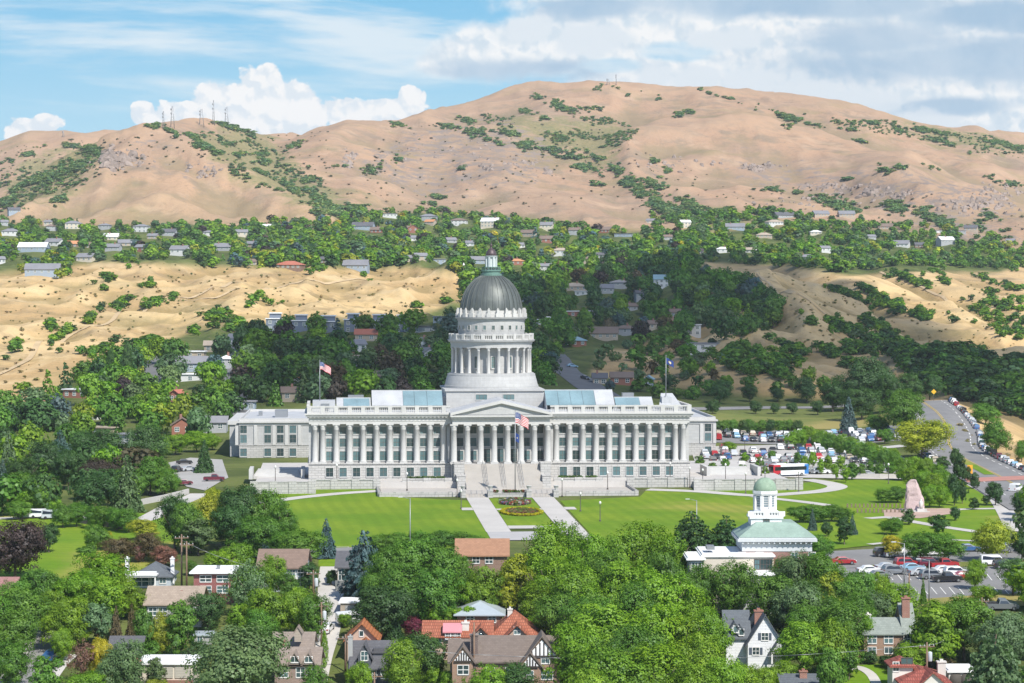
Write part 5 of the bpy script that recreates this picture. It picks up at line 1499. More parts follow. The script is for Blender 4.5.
class House:
    def __init__(s, name, label, cat, px, base, rot=0.0, group=None, d=None):
        p = hit(px, base) if d is None else Vector(((px - 512) / F * d, d, t1((px - 512) / F * d, d)))
        s.p = p; s.d = p.y; s.root = empty(name, p, R(rot)); s.rot = rot
        if label: tag(s.root, label, cat, group)
        else: s.root['category'] = cat; s.root['group'] = group
    def X(s, px, dy=0): return (px - 512) / F * (s.d + dy) - s.p.x
    def Z(s, py, dy=0): return zat(py, s.d + dy) - s.p.z
    def block(s, x0, x1, y0, y1, ze, zr, typ, wall, roof, over=0.45, zb=None, gable=None, name='wall'):
        zb = -3.0 if zb is None else zb
        b = MB(); b.box(x0, x1, y0, y1, zb, ze)
        xm, ym = (x0 + x1) / 2, (y0 + y1) / 2
        if typ == 'gy':
            for y, dv in ((y0, 0.15), (y1 - .15, 0.15)): b.slab([(x0, y, ze), (x1, y, ze), (xm, y, zr)], (0, dv, 0))
        if typ == 'gx':
            for x, dv in ((x0, 0.15), (x1 - .15, 0.15)): b.slab([(x, y1, ze), (x, y0, ze), (x, ym, zr)], (dv, 0, 0))
        b.build(name, wall, s.root)
        b = MB(); t = 0.22; o = over
        if typ == 'gx':
            sl = (zr - ze) / max(.1, ym - y0)
            for sg in (-1, 1):
                ye = y0 - o if sg < 0 else y1 + o
                q = [(x0 - o, ye, ze - sl * o), (x1 + o, ye, ze - sl * o), (x1 + o, ym, zr), (x0 - o, ym, zr)]
                b.slab(q if sg < 0 else q[::-1], (0, 0, t))
        elif typ == 'gy':
            sl = (zr - ze) / max(.1, xm - x0)
            for sg in (-1, 1):
                xe = x0 - o if sg < 0 else x1 + o
                q = [(xe, y1 + o, ze - sl * o), (xe, y0 - o, ze - sl * o), (xm, y0 - o, zr), (xm, y1 + o, zr)]
                b.slab(q if sg < 0 else q[::-1], (0, 0, t))
        elif typ == 'hip':
            h = min(ym - y0, xm - x0); sl = (zr - ze) / h; e = ze - sl * o
            if xm - x0 >= ym - y0: r0_, r1_ = (x0 + h, ym), (x1 - h, ym)
            else: r0_, r1_ = (xm, y0 + h), (xm, y1 - h)
            A, B_, C_, D = (x0 - o, y0 - o, e), (x1 + o, y0 - o, e), (x1 + o, y1 + o, e), (x0 - o, y1 + o, e)
            P, Q = (*r0_, zr), (*r1_, zr)
            if xm - x0 >= ym - y0: fs = [[A, B_, Q, P], [B_, C_, Q], [C_, D, P, Q], [D, A, P]]
            else: fs = [[A, B_, P], [B_, C_, Q, P], [C_, D, Q], [D, A, P, Q]]
            for f in fs: b.face(f)
            b.box(x0 - o, x1 + o, y0 - o, y1 + o, e - .2, e - .003)
        else:
            b.box(x0 - o, x1 + o, y0 - o, y1 + o, ze, ze + .28); b.box(x0 - o + .25, x1 + o - .25, y0 - o + .25, y1 + o - .25, ze + .28, ze + max(.34, zr - ze))
        s.roof = b.build('roof', roof, s.root)
    def mass(s, px0, px1, eave, ridge, dep, typ, wall, roof, dy=0.0, over=0.45, zb=None):
        x0, x1 = s.X(px0, dy), s.X(px1, dy)
        ze = s.Z(eave, dy); zr = s.Z(ridge, dy + (dep / 2 if typ in ('gx', 'hip') else 0))
        if typ in ('gx', 'hip'): zr = max(zr, ze + 0.12 * dep)
        s.block(x0, x1, dy, dy + dep, ze, zr, typ, wall, roof, over, zb)
        return x0, x1, ze, zr
    def win(s, px, py, w, h, dy=0.0, fm=None, name='window'):
        o = link(name, win_data(w, h, fm), s.root); o.location = (s.X(px, dy), dy, s.Z(py, dy))
    def chim(s, px, top, y, w=0.9, m=None, bot=None):
        x = s.X(px, y); z = s.Z(top, y); b = MB()
        zb = z - 4.0 if bot is None else s.Z(bot, y)
        b.box(x - w/2, x + w/2, y - w*.4, y + w*.4, zb, z - .2); b.box(x - w*.6, x + w*.6, y - w*.5, y + w*.5, z - .2, z); b.box(x - w*.2, x + w*.2, y - w*.2, y + w*.2, z, z + .3)
        b.build('chimney', m or CHIMB, s.root)

G1 = None
SHG = cmat((0.135, 0.15, 0.165), 'shingle'); SHT = cmat((0.40, 0.32, 0.25), 'shingle'); SHB = cmat((0.26, 0.185, 0.145), 'shingle'); SHD = cmat((0.125, 0.125, 0.135), 'shingle')
SHT2 = cmat((0.30, 0.245, 0.205), 'shingle'); SHTU = cmat((0.205, 0.165, 0.14), 'shingle'); SHGR = cmat((0.30, 0.335, 0.30), 'shingle'); ORR = cmat((0.40, 0.22, 0.135), 'shingle')
TILE = tile_mat('red clay tiles', (0.47, 0.175, 0.105)); TILO = tile_mat('orange clay tiles', (0.52, 0.20, 0.085)); TILR = tile_mat('dull red tiles', (0.40, 0.125, 0.095))
BLUEW = cmat((0.52, 0.58, 0.63), 'siding'); WHITE = cmat((0.74, 0.74, 0.73)); WSID = cmat((0.82, 0.83, 0.84), 'siding'); GREYW = cmat((0.36, 0.36, 0.35)); CREAM = cmat((0.60, 0.54, 0.45)); STUC = cmat((0.63, 0.60, 0.55))
REDP = cmat((0.30, 0.055, 0.05), 'brick'); TANW = cmat((0.42, 0.36, 0.29), 'siding'); DKW = cmat((0.10, 0.11, 0.13), 'siding'); SALM = cmat((0.50, 0.36, 0.28)); METR = mat('pale metal roof', (0.50, 0.56, 0.60), 0.4, 0.12, 0.5, 0.5, 0.3)

h = House('house', 'low grey-roofed pale blue house with two tall white chimneys', 'house', 152, 588)
h.mass(133, 170, 575, 561.5, 8, 'hip', BLUEW, SHG); h.chim(126.5, 558, 3, 0.7, WHITE, 592); h.chim(171.8, 558, 3, 0.7, WHITE, 592)
h.block(h.X(130), h.X(157), -2.2, -.1, h.Z(574.5), h.Z(571), 'flat', WHITE, WHITE, .15, h.Z(576.0)); h.win(162, 583, 1.1, 1.2); h.win(141, 586, 3.0, 1.7); h.win(151, 585, .9, 1.4)
for x in (131, 156): b = MB(); b.box(h.X(x) - .12, h.X(x) + .12, -2.1, -1.86, -1.5, h.Z(576)); b.build('porch_post', TRIM, h.root)

h = House('house', 'red brick two-storey house with a flat white roof', 'house', 210, 604)
h.mass(193, 233, 573.5, 571.0, 9, 'flat', REDP, WHITE, 0, .7)
for x in (205, 222): h.win(x, 581.5, 1.9, 1.0); h.win(x, 592.5, 1.9, 1.1)
b = MB(); b.box(h.X(214), h.X(217), 3, 4, h.Z(571), h.Z(567.5)); b.build('roof_vent', METAL, h.root)

h = House('house', 'long house with weathered tan shingle roof and brick chimney behind the leafy trees', 'house', 172, 623)
h.mass(146, 198, 604, 587, 11, 'gx', GREYW, SHT, 0, .6); h.chim(181, 592, 4, 1.1)
for x in (152, 162, 186): h.win(x, 615, 1.3, 1.2)
h.block(h.X(192), h.X(202), -2.5, 0, h.Z(609), h.Z(606), 'flat', CREAM, WHITE, .3)

h = House('house', 'white flat-roofed house with beige panels at the bottom edge of the photo', 'house', 165, 692)
h.mass(137, 192, 664.5, 662, 8, 'flat', CREAM, WHITE, 0, .4); h.chim(136, 660, .8, 1.1, CHIMB, 692)
for x0_, x1_ in ((160, 172), (174, 190)):
    b = MB(); b.box(h.X(x0_), h.X(x1_), -.12, 0, h.Z(678), h.Z(667)); b.build('garage_door', cmat((0.50, 0.47, 0.40), 'siding'), h.root)
b = MB(); b.box(h.X(158), h.X(192), -.3, 0, -2, h.Z(680)); b.build('brick_plinth', REDBRICK, h.root)

h = House('garden_shed', 'small flat pale-roofed outbuilding glimpsed between trees above the bottom flat roof', 'shed', 202, 645)
h.mass(193, 211, 636, 634, 4, 'flat', GREYW, METR, 0, .3); h.win(199, 642, .8, .8)
h = House('house', 'small house with slate grey gable roof half hidden by dark trees', 'house', 122, 672)
h.mass(108, 138, 655, 637, 8, 'gx', TANW, SHD, 0, .5); h.win(116, 667, 1.1, 1.2); h.win(129, 667, 1.1, 1.2)

h = House('house', 'two-storey house with brown hip roof and bluish walls beside the lane', 'house', 288, 592)
h.mass(258, 304, 567.5, 550, 11, 'gx', BLUEW, SHB, 0, .5)
for x in (292, 300): h.win(x, 576, .95, 1.15); h.win(x, 586, .95, 1.2)
b = MB(); b.box(h.X(288), h.X(304.5), -.25, 0, h.Z(579), h.Z(577)); b.build('string_course', TRIM, h.root)

h = House('house', 'grey house with steep dark roof behind the layered cedar', 'house', 346, 588)
h.mass(337, 357, 567, 552, 9, 'gx', TANW, SHD, 0, .5); h.win(341, 580, .9, 1.9); h.win(350, 580, 1.8, 1.6)
b = MB(); b.box(h.X(336), h.X(362), -3, -2.85, -1.5, 1.7)
b.build('garden_fence', cmat((0.22, 0.23, 0.22), 'siding'), h.root)

h = House('garage', 'small flat white-roofed garage beside the concrete lane', 'garage', 350, 615)
h.mass(340, 359, 603.2, 601, 5.5, 'flat', TANW, WHITE, 0, .3)
b = MB(); b.box(h.X(345), h.X(355), -.1, 0, -.5, h.Z(605.5)); b.build('garage_door', GREYW, h.root)

h = House('house', 'small gabled house with bright orange tile roof next to the lane', 'house', 361, 662)
h.mass(347, 376, 638, 624, 9, 'gy', SALM, TILO, 0, .6); h.block(h.X(358), h.X(373), -2.5, 0, h.Z(644), h.Z(638), 'gy', SALM, TILO, .5); h.win(353, 650, .9, 1.2); h.win(361, 636, .6, .8)

h = House('house', 'dark slate-roofed house with a steep white-framed gable window', 'house', 371, 692)
h.mass(351, 394, 668, 641.5, 9, 'gx', DKW, SHD, 0, .4); h.block(h.X(357.5), h.X(370.5), 0.2, 5.5, h.Z(657), h.Z(645), 'gy', DKW, SHD, .3, h.Z(668))
h.win(364, 660, 1.0, 1.3, 0.2); h.block(h.X(372), h.X(392), 1.8, 6, h.Z(655), h.Z(650), 'flat', DKW, SHD, .2, h.Z(668)); h.chim(350, 636, 2, .7, GREYW, 690)
for x in (356, 372, 384): h.win(x, 678, 1.1, 1.2)

h = House('house', 'large tan-roofed house with two small blue-glazed gables left of the lane', 'house', 296, 692)
h.mass(274, 318, 664.5, 648, 8, 'gx', cmat((0.30, 0.20, 0.16), 'brick'), SHT2, 0, .4); h.mass(272, 311, 648, 633, 8, 'gx', TANW, SHT2, 8.2, .4)
for x in (294, 308): h.block(h.X(x - 6), h.X(x + 6), -.4, 4, h.Z(663), h.Z(653), 'gy', SHT2, SHT2, .25, h.Z(666)); h.win(x, 662, 1.1, .8, -.4)
h.block(h.X(290), h.X(297), 7.0, 9, h.Z(638.5), h.Z(633), 'gy', TANW, SHT2, .2, h.Z(648)); h.chim(281, 640, 5, 1.0)
for x in (283, 300, 311): h.win(x, 677, 1.3, 1.4)

h = House('house', 'plain brick house with long orange-brown roof below the lawn', 'house', 482, 577)
h.mass(457, 507, 555, 539.5, 9, 'gx', cmat((0.27, 0.145, 0.095), 'brick'), ORR, 0, .5)
h.win(476, 563, 1.2, 1.1); h.win(489, 563, 1.3, 1.1); h.win(465, 563, .9, 1.0)

h = House('house', 'brick house with pale bluish metal roof hidden by trees behind the red tiled roofs', 'house', 477, 630)
h.mass(457, 502, 613, 600.5, 9, 'hip', REDBRICK, METR, 0, .6); h.win(470, 622, 1.2, 1.2); h.win(492, 622, 1.2, 1.2)

h = House('house', 'rambling stucco house under big red clay tile roofs with a pink dormer', 'house', 482, 660)
h.mass(425, 490, 636, 621.5, 8, 'gx', SALM, TILE, 0, .6); h.mass(489, 540, 636.5, 610.5, 11, 'hip', SALM, TILE, 1.0, .7)
h.block(h.X(505), h.X(529), -1.2, 5, h.Z(636), h.Z(624.5), 'gy', SALM, TILE, .5); h.block(h.X(472), h.X(489), -1.0, 5, h.Z(635), h.Z(626.5), 'gy', SALM, TILE, .5)
h.block(h.X(444.5), h.X(460), -.5, 3.5, h.Z(631.5), h.Z(625.5), 'gx', cmat((0.10, 0.16, 0.20)), cmat((0.60, 0.24, 0.26)), .3, h.Z(640))
for x in (448, 453, 457.5): h.win(x, 638.5, .75, 1.0, -.5)
b = MB(); b.lathe([(.9, h.Z(641)), (.9, h.Z(634)), (.78, h.Z(632)), (.5, h.Z(630.5)), (.05, h.Z(630))], 16, (h.X(480, -1), -.35)); b.build('arched_window', GLASS, h.root)
h.chim(465.5, 622, 1.5, 1.1, STUC); h.chim(510, 608.5, 6, .8, STUC); h.win(517, 634, .9, 1.1, -1.2); h.win(512, 649, 1.2, 1.3, -1.2); h.win(437, 645, 1.2, 1.2); h.win(498, 647, 1.2, 1.2, 1.0)

def timber_gable(h, px0, px1, eave, apex, dy, n):
    """white plaster triangle with dark studs"""
    x0, x1, ze, zr_ = h.X(px0, dy), h.X(px1, dy), h.Z(eave, dy), h.Z(apex, dy); xm = (x0 + x1) / 2
    b = MB(); b.slab([(x0, dy - .1, ze), (x1, dy - .1, ze), (xm, dy - .1, zr_)], (0, .1, 0), 0)
    for k in range(1, n):
        x = x0 + (x1 - x0) * k / n; hz = (zr_ - ze) * (1 - abs(x - xm) / (x1 - xm))
        b.box(x - .1, x + .1, dy - .16, dy - .1, ze, ze + hz * .97, 1)
    b.box(x0, x1, dy - .18, dy - .1, ze - .22, ze, 1)
    b.build('timbered_gable', [WHITE, cmat((0.055, 0.045, 0.04))], h.root)
h = House('house', 'half-timbered brick house with brown shingle roof and white timbered gables', 'house', 520, 700)
h.mass(476, 556, 661, 636.5, 10, 'gx', TANBRICK, SHTU, 0, .5)
h.block(h.X(524, -1.5), h.X(560, -1.5), -1.5, 5.0, h.Z(660, -1.5), h.Z(637.0, -1.5), 'gy', TANBRICK, SHTU, .5); timber_gable(h, 528, 556, 655.5, 640, -1.6, 7)
h.block(h.X(519, -2.6), h.X(541, -2.6), -2.6, 0, h.Z(666, -2.6), h.Z(653, -2.6), 'gy', TANBRICK, SHTU, .4); timber_gable(h, 521.5, 538.5, 666, 655.8, -2.7, 6)
h.block(h.X(450), h.X(476), -.5, 7, h.Z(661), h.Z(643), 'gx', cmat((0.16, 0.10, 0.09), 'brick'), SHTU, .4); h.block(h.X(452, -2), h.X(473, -2), -2.0, 2, h.Z(661, -2), h.Z(647, -2), 'gy', TANBRICK, SHTU, .4); timber_gable(h, 454, 471, 660.5, 650.5, -2.1, 7)
h.chim(474, 634, 1.0, 1.2, cmat((0.14, 0.09, 0.08), 'brick'), 690)
h.win(545.5, 663, 1.2, 1.3, -1.5); h.win(547, 679, 1.7, 1.3, -1.5); h.win(510, 676, 1.3, 1.3); h.win(490, 676, 1.3, 1.3); h.win(530, 679, 1.0, 1.2, -2.6); h.win(463, 674, 1.6, 1.3, -2)

h = House('apartment_block', 'white flat-roofed modern block with stepped roofs in front of the domed hall', 'apartment block', 735, 612)
h.mass(703, 774, 557, 554, 13, 'flat', CREAM, WHITE, 0, .3); h.mass(690, 702.5, 560, 557, 9, 'flat', GREYW, WHITE, -.8, .6); h.mass(744, 773, 575.5, 572.5, 4, 'flat', GREYW, WHITE, -4.1, .5);
for x, w in ((757.5, .8), (764, 1.0), (770, .8)): h.win(x, 569, w, 1.6, 0, DTRIM)
for x in (695, 699): h.win(x, 572, .9, 1.6, -.8)
for x in (712, 725, 738): h.win(x, 588, 1.5, 1.6)
b = MB(); b.box(h.X(708), h.X(716), 2, 5, h.Z(551), h.Z(547.5)); b.build('roof_vent', METAL, h.root)

h = House('house', 'white gabled wooden house with grey roof and red brick chimney', 'house', 766, 668)
h.mass(748.5, 783, 643, 616, 11, 'gy', WSID, SHG, 0, .45)
h.block(h.X(728), h.X(751), 2.5, 9.5, h.Z(639), h.Z(616), 'gx', WSID, SHG, .4); h.chim(759, 610, 4, 1.3)
h.block(h.X(771), h.X(789.5), -1.6, 2.0, h.Z(651), h.Z(636.5), 'gy', WSID, SHG, .4, h.Z(652))
for x in (771.8, 788.8): b = MB(); b.box(h.X(x) - .12, h.X(x) + .12, -1.5, -1.26, -2.5, h.Z(652)); b.build('porch_post', TRIM, h.root)
SHUT = cmat((0.08, 0.10, 0.13))
for x, y in ((765.5, 640), (756.5, 654.5)):
    h.win(x, y, 1.0, 1.1)
    for s_ in (-1, 1): b = MB(); b.box(h.X(x) + s_*.85 - .2, h.X(x) + s_*.85 + .2, -.07, 0, h.Z(y), h.Z(y) + 1.1); b.build('shutter', SHUT, h.root)
for x, y in ((736.5, 631), (742, 634)): h.block(h.X(x - 3), h.X(x + 3), 2.2, 5, h.Z(y - 2), h.Z(y - 6), 'gy', WSID, SHG, .25, h.Z(y + 2)); h.win(x, y + 1, .7, .9, 2.2)

h = House('house', 'small grey roof with a red brick chimney poking up at the bottom edge', 'house', 802, 700)
h.mass(783, 820, 684, 676, 7, 'gx', GREYW, SHG, 0, .4); h.chim(804, 670.5, 2, 1.1)

h = House('house', 'brown brick house with grey-green roof and tall brick chimney', 'house', 884, 656)
h.mass(865, 904, 634, 618.5, 9, 'gx', TANBRICK, SHGR, 0, .4); h.mass(904.5, 917, 634, 604, 10, 'gx', TANBRICK, SHGR, .6, .2); h.chim(906.5, 597.5, 3.5, 1.2, CHIMB, 640); h.chim(868.5, 614, 5, .9, STUC)
for x in (873, 889.5): h.win(x, 643, 1.3, 1.5); h.win(x, 653, 1.2, .9)
h.win(908, 643, .9, 1.4, .6)

h = House('house', 'white stucco house with red tile hip roofs at the bottom right', 'house', 925, 708)
h.mass(903, 950, 681, 667.5, 11, 'hip', STUC, TILR, 0, .5); h.mass(893.5, 914, 664, 656, 5, 'hip', STUC, TILR, 4, .5); h.block(h.X(922), h.X(944), -1.0, 5, h.Z(682), h.Z(672), 'gy', STUC, TILR, .4); h.chim(942.5, 661, 7, 1.2, STUC)
h.win(908, 663.5, 1.6, .8, 4, DTRIM); h.win(897, 671, .8, 1.3, 4); h.win(933, 694, 1.3, 1.3, -1.0)
h = House('garage', 'white flat-roofed carport with arches next to the red-roofed stucco house', 'garage', 963, 690)
h.mass(950, 977, 672.5, 669.5, 6, 'flat', STUC, WHITE, 0, .3)
for x in (957, 968):
    b = MB(); b.lathe([(.0, -.06), (.95, -.05), (.95, .05), (.0, .06)], 20); o = b.build('arched_opening', DTRIM, h.root); o.rotation_euler = (R(90), 0, 0); o.location = (h.X(x), -.05, h.Z(680)); o.scale = (1, 1.3, 1)

h = House('house', 'house with dull pink shingle roof at the left edge above the street', 'house', -2, 612)
h.mass(-24, 11, 594, 578, 9, 'gx', TANBRICK, cmat((0.36, 0.19, 0.175), 'shingle'), 0, .5); h.win(5, 603, 1.1, 1.2)

# ------------------------------------------------------------------ the domed hall
def hall():
    h = House('domed_hall', 'old brick hall with pale green copper roof and white domed clock-like tower', 'hall', 768, 606)
    h.root['label'] = 'old brick hall with pale green copper roof and white domed tower'
    x0, x1 = h.X(743), h.X(812); dp = x1 - x0
    ze, zt_ = h.Z(538.5), h.Z(523.5, 2)
    b = MB(); b.box(x0, x1, 0, dp, -3, ze - 2.2); b.build('wall', cmat((0.34, 0.15, 0.12), 'brick'), h.root)
    b = MB(); b.box(x0 - .1, x1 + .1, -.1, dp + .1, ze - 2.2, ze - .5); b.box(x0 - .9, x1 + .9, -.9, dp + .9, ze - .5, ze); b.box(x0 - .7, x1 + .7, -.7, dp + .7, ze, ze + .25)
    k = x0
    while k < x1: b.box(k - .12, k + .12, -.75, -.1, ze - .85, ze - .5); k += .9
    b.build('cornice', cmat((0.52, 0.54, 0.55)), h.root)
    b = MB(); ym = dp / 2; xm = (x0 + x1) / 2; q = 3.3; o = .75
    A, B_, C_, D = (x0 - o, -o, ze + .25), (x1 + o, -o, ze + .25), (x1 + o, dp + o, ze + .25), (x0 - o, dp + o, ze + .25)
    zr_ = ze + 2.5
    P = [(xm - q, ym - q, zr_), (xm + q, ym - q, zr_), (xm + q, ym + q, zr_), (xm - q, ym + q, zr_)]
    for u, v, w, t_ in ((A, B_, P[1], P[0]), (B_, C_, P[2], P[1]), (C_, D, P[3], P[2]), (D, A, P[0], P[3])): b.face([u, v, w, t_])
    b.face(P)
    b.build('roof', mat('pale green copper roof', (0.25, 0.335, 0.285), 0.6, 0.28, 0.7), h.root)
    tw = empty('tower', (h.X(766, 5), 6.2, 0), 0, h.root)
    zs = [h.Z(r_, 6) for r_ in (529, 524.5, 514.5, 511.5, 492.5, 490.5, 478)]
    b = MB(); w1 = 2.65
    b.box(-w1, w1, -w1, w1, zs[0] - 1.5, zs[2] - .5); b.box(-w1 - .25, w1 + .25, -w1 - .25, w1 + .25, zs[2] - .5, zs[2] - .1); b.box(-w1 + .2, w1 - .2, -w1 + .2, w1 - .2, zs[2] - .1, zs[3])
    b.build('tower_base', WSID, tw)
    balu = MB(); balusters(balu, -w1, w1, -w1 - .1, -w1 + .1, zs[2] - .1, zs[2] + .7, [-w1, 0, w1]); balu.build('balustrade', WHITE, tw)
    b = MB(); b.lathe([(2.1, zs[3] - .1), (2.1, zs[3] + .4), (1.85, zs[3] + .45), (1.85, zs[4] - .5), (2.1, zs[4] - .4), (2.25, zs[4] - .1), (2.25, zs[5])], 8, sm=False, a0=R(22.5))
    for k in range(8):
        M_ = Matrix.Rotation(R(22.5 + 45 * k), 4, 'Z'); b.box(1.75, 2.08, -.22, .22, zs[3] + .4, zs[4] - .5, 0, M_)
    b.build('belfry', WHITE, tw)
    lv = window_data('louvre', .75, 2.0, 1, 5, .1, .1, TRIM, cmat((0.20, 0.25, 0.28)))
    for k in range(8):
        a = R(45 * k - 90); o_ = link('louvre', lv, tw); o_.location = (1.70 * math.cos(a), 1.70 * math.sin(a), zs[3] + .9); o_.rotation_euler = (0, 0, a + R(90))
    b = MB(); prof = [(2.0, zs[5])] + [(2.02 * math.cos(R(t)), zs[5] + .1 + (zs[6] - zs[5]) * math.sin(R(t))) for t in range(0, 88, 8)]
    b.lathe(prof, 32)
    b.build('dome', mat('streaked green copper', (0.24, 0.33, 0.24), 0.6, 0.35, 2.2), tw)
    b = MB(); b.tube((0, 0, zs[6] - .1), (0, 0, zs[6] + 3.6), .07, .03, 6); b.lathe([(.05, zs[6] + .7), (.2, zs[6] + .9), (.05, zs[6] + 1.1)], 10); b.build('finial', METAL, tw)
    o_ = link('window', win_data(.9, 1.2, DTRIM), tw); o_.location = (0, -w1, zs[1] + .3)
    for x in (-6, -3, 3, 6): o_ = link('window', win_data(1.1, 2.0), h.root); o_.location = (xm + x, 0, ze - 4.4)
hall()

# ------------------------------------------------------------------ houses behind the capitol and on the hillside
WALLC = {'slate': (0.17, 0.20, 0.25), 'white': (0.60, 0.60, 0.585), 'grey': (0.36, 0.37, 0.38), 'blue-grey': (0.30, 0.36, 0.42), 'tan': (0.42, 0.35, 0.27), 'brick': (0.30, 0.13, 0.09), 'brown': (0.22, 0.15, 0.11), 'cream': (0.58, 0.52, 0.42), 'pink': (0.48, 0.32, 0.26)}
ROOFC = {'grey': (0.22, 0.22, 0.235), 'dark': (0.12, 0.12, 0.13), 'white': (0.68, 0.68, 0.67), 'brown': (0.20, 0.15, 0.12), 'red': (0.42, 0.15, 0.10), 'orange': (0.50, 0.24, 0.12), 'teal': (0.25, 0.38, 0.42), 'tan': (0.40, 0.33, 0.26)}
HLAB = []
hr = random.Random(31)
def mhouse(px, base, w, hp, typ, wc, rc, rot=None, place='', group='houses on the hillside', deep=1.0, tiers=1, keep=True, parts=True):
    """house seen small: px centre, row of its foot, width and wall height in pixels"""
    p = hit(px, base)
    if p is None: return
    far = py_far = base < 275
    if far and typ == 'flat' and hr.random() < .75: typ = 'gx'
    if far and rc == 'white' and hr.random() < .7: rc = 'grey'
    if far and wc == 'white' and hr.random() < .35: wc = 'cream'
    h = House('house', None, 'house', px, base, (hr.uniform(-28, 28) if rot is None or far else rot), group)
    d = h.d; W_ = w * d / F * (.72 if far else 1); H = max(2.4, hp * d / F * (.85 if far else 1)); D = max(5.5, min(11, W_ * 0.7)) * deep
    wm = mat('house wall ' + wc, WALLC[wc], 0.8, 0.15, 0.5); rm = mat('house roof ' + rc, ROOFC[rc], 0.8, 0.15, 0.5)
    rise = {'flat': .4, 'hip': D * .2, 'gx': D * .30, 'gy': W_ * .32}[typ]
    h.block(-W_/2, W_/2, 0, D, H, H + rise, typ, wm, rm, .5)
    if tiers == 2: h.block(-W_*.3, W_*.42, D*.35, D*1.1, H + 2.5, H + 3.0, 'flat', wm, rm, .5, 0.5)
    if parts:
        n = max(2, min(5, int(W_ / 3.2)))
        for k in range(n):
            x = -W_/2 + W_ * (k + .5) / n
            o = link('window', win_data(1.3, 1.3), h.root); o.location = (x, 0, H - 2.0)
            if H > 5: o = link('window', win_data(1.3, 1.4), h.root); o.location = (x, 0, H - 4.8)
        if typ != 'flat' and hr.random() < .5:
            b = MB(); x = hr.uniform(-.3, .3) * W_; b.box(x - .4, x + .4, D*.4, D*.4 + .7, H, H + rise + 1.2); b.build('chimney', CHIMB, h.root)
    st = 'two-storey' if H > 5 else 'low'
    rt = {'flat': 'flat', 'hip': 'hipped', 'gx': 'pitched', 'gy': 'gabled'}[typ]
    HLAB.append((h.root, '%s %s house, %s %s roof, %s' % (st, wc, rc, rt, place), px))
    if keep: HOUSE_KEEP.append((px, base, w * (.36 if far else .5), max(2.0, hp * (.3 if far else .45))))

gA = 'old streets left of capitol'
for a in ((74, 398, 28, 8, 'flat', 'brick', 'white'), (182, 437, 21, 12, 'gy', 'brick', 'brown', 8), (214, 433, 24, 11, 'gx', 'grey', 'grey', 0), (174, 402, 12, 8, 'gy', 'brick', 'red'), (190, 358, 28, 6, 'flat', 'tan', 'white', 0),
          (191, 372, 30, 9, 'gx', 'blue-grey', 'grey', 0), (190, 381, 33, 6, 'flat', 'white', 'white', 0), (226, 369, 13, 11, 'hip', 'grey', 'white', 4), (227, 400, 6, 12, 'flat', 'white', 'grey', 5), (247, 410, 15, 8, 'flat', 'blue-grey', 'grey', 0),
          (292, 402, 20, 10, 'gx', 'tan', 'brown'), (297, 388, 10, 8, 'gy', 'white', 'orange'), (100, 436, 24, 8, 'flat', 'tan', 'tan'), (122, 444, 22, 9, 'flat', 'grey', 'grey'), (48, 416, 14, 5, 'gx', 'tan', 'tan'), (92, 420, 12, 5, 'gx', 'white', 'grey'),
          (232, 346, 10, 8, 'gx', 'white', 'grey'), (212, 352, 16, 7, 'gx', 'tan', 'tan')): mhouse(*a, place=gA)
gB = 'row under the dry hill'
for px, w, b_ in ((274, 16, 331), (300, 16, 332), (327, 19, 333), (352, 16, 332), (378, 17, 332), (402, 16, 332)): mhouse(px, b_, w, 11 + px % 3, 'flat', 'slate', 'white', 2, gB, 'row of modern houses', 1.0, 2)
gC = 'trees behind the west colonnade'
for a in ((366, 341, 22, 7, 'gx', 'tan', 'red', 0), (424, 332, 22, 5, 'flat', 'grey', 'dark', 0), (420, 352, 16, 9, 'gy', 'white', 'grey'), (430, 360, 13, 8, 'gy', 'grey', 'grey'), (360, 352, 13, 8, 'gx', 'white', 'grey'), (375, 385, 22, 9, 'gx', 'brown', 'brown'),
          (400, 373, 16, 7, 'hip', 'tan', 'dark'), (352, 366, 12, 6, 'gx', 'grey', 'tan'), (440, 322, 14, 5, 'flat', 'blue-grey', 'grey')): mhouse(*a, place=gC)
gD = 'wooded slope right of dome'
for a in ((575, 291, 24, 5, 'hip', 'tan', 'tan', 0), (583, 295, 16, 2.5, 'flat', 'white', 'white', 0), (573, 316, 20, 4, 'flat', 'brick', 'white', 0), (540, 325, 12, 5, 'flat', 'white', 'white'), (553, 325, 8, 5, 'gx', 'white', 'white'), (575, 347, 23, 7, 'hip', 'brick', 'teal', 0),
          (604, 341, 28, 8, 'gx', 'tan', 'brown', 0), (625, 336, 20, 8, 'hip', 'grey', 'brown'), (605, 294, 18, 6, 'gx', 'grey', 'grey'), (618, 289, 18, 7, 'hip', 'grey', 'grey'), (664, 288, 20, 9, 'gx', 'white', 'blue-grey' if 0 else 'teal', 0), (676, 320, 11, 8, 'gx', 'pink', 'brown'),
          (694, 337, 14, 12, 'flat', 'white', 'white', 0), (712, 349, 46, 5, 'flat', 'white', 'grey', 0), (592, 318, 14, 4, 'gx', 'white', 'grey'), (632, 311, 13, 5, 'gx', 'grey', 'brown'), (528, 300, 12, 5, 'hip', 'blue-grey', 'teal'), (711, 290, 12, 7, 'gx', 'blue-grey', 'grey'),
          (622, 385, 22, 8, 'gx', 'brick', 'brown', 0), (600, 384, 14, 6, 'gx', 'tan', 'dark', 0), (648, 386, 9, 7, 'gy', 'teal' if 0 else 'blue-grey', 'teal'), (655, 330, 12, 6, 'gx', 'tan', 'brown'), (642, 298, 12, 5, 'gx', 'grey', 'dark')): mhouse(*a, place=gD)
gE = 'hillside above dry slope'
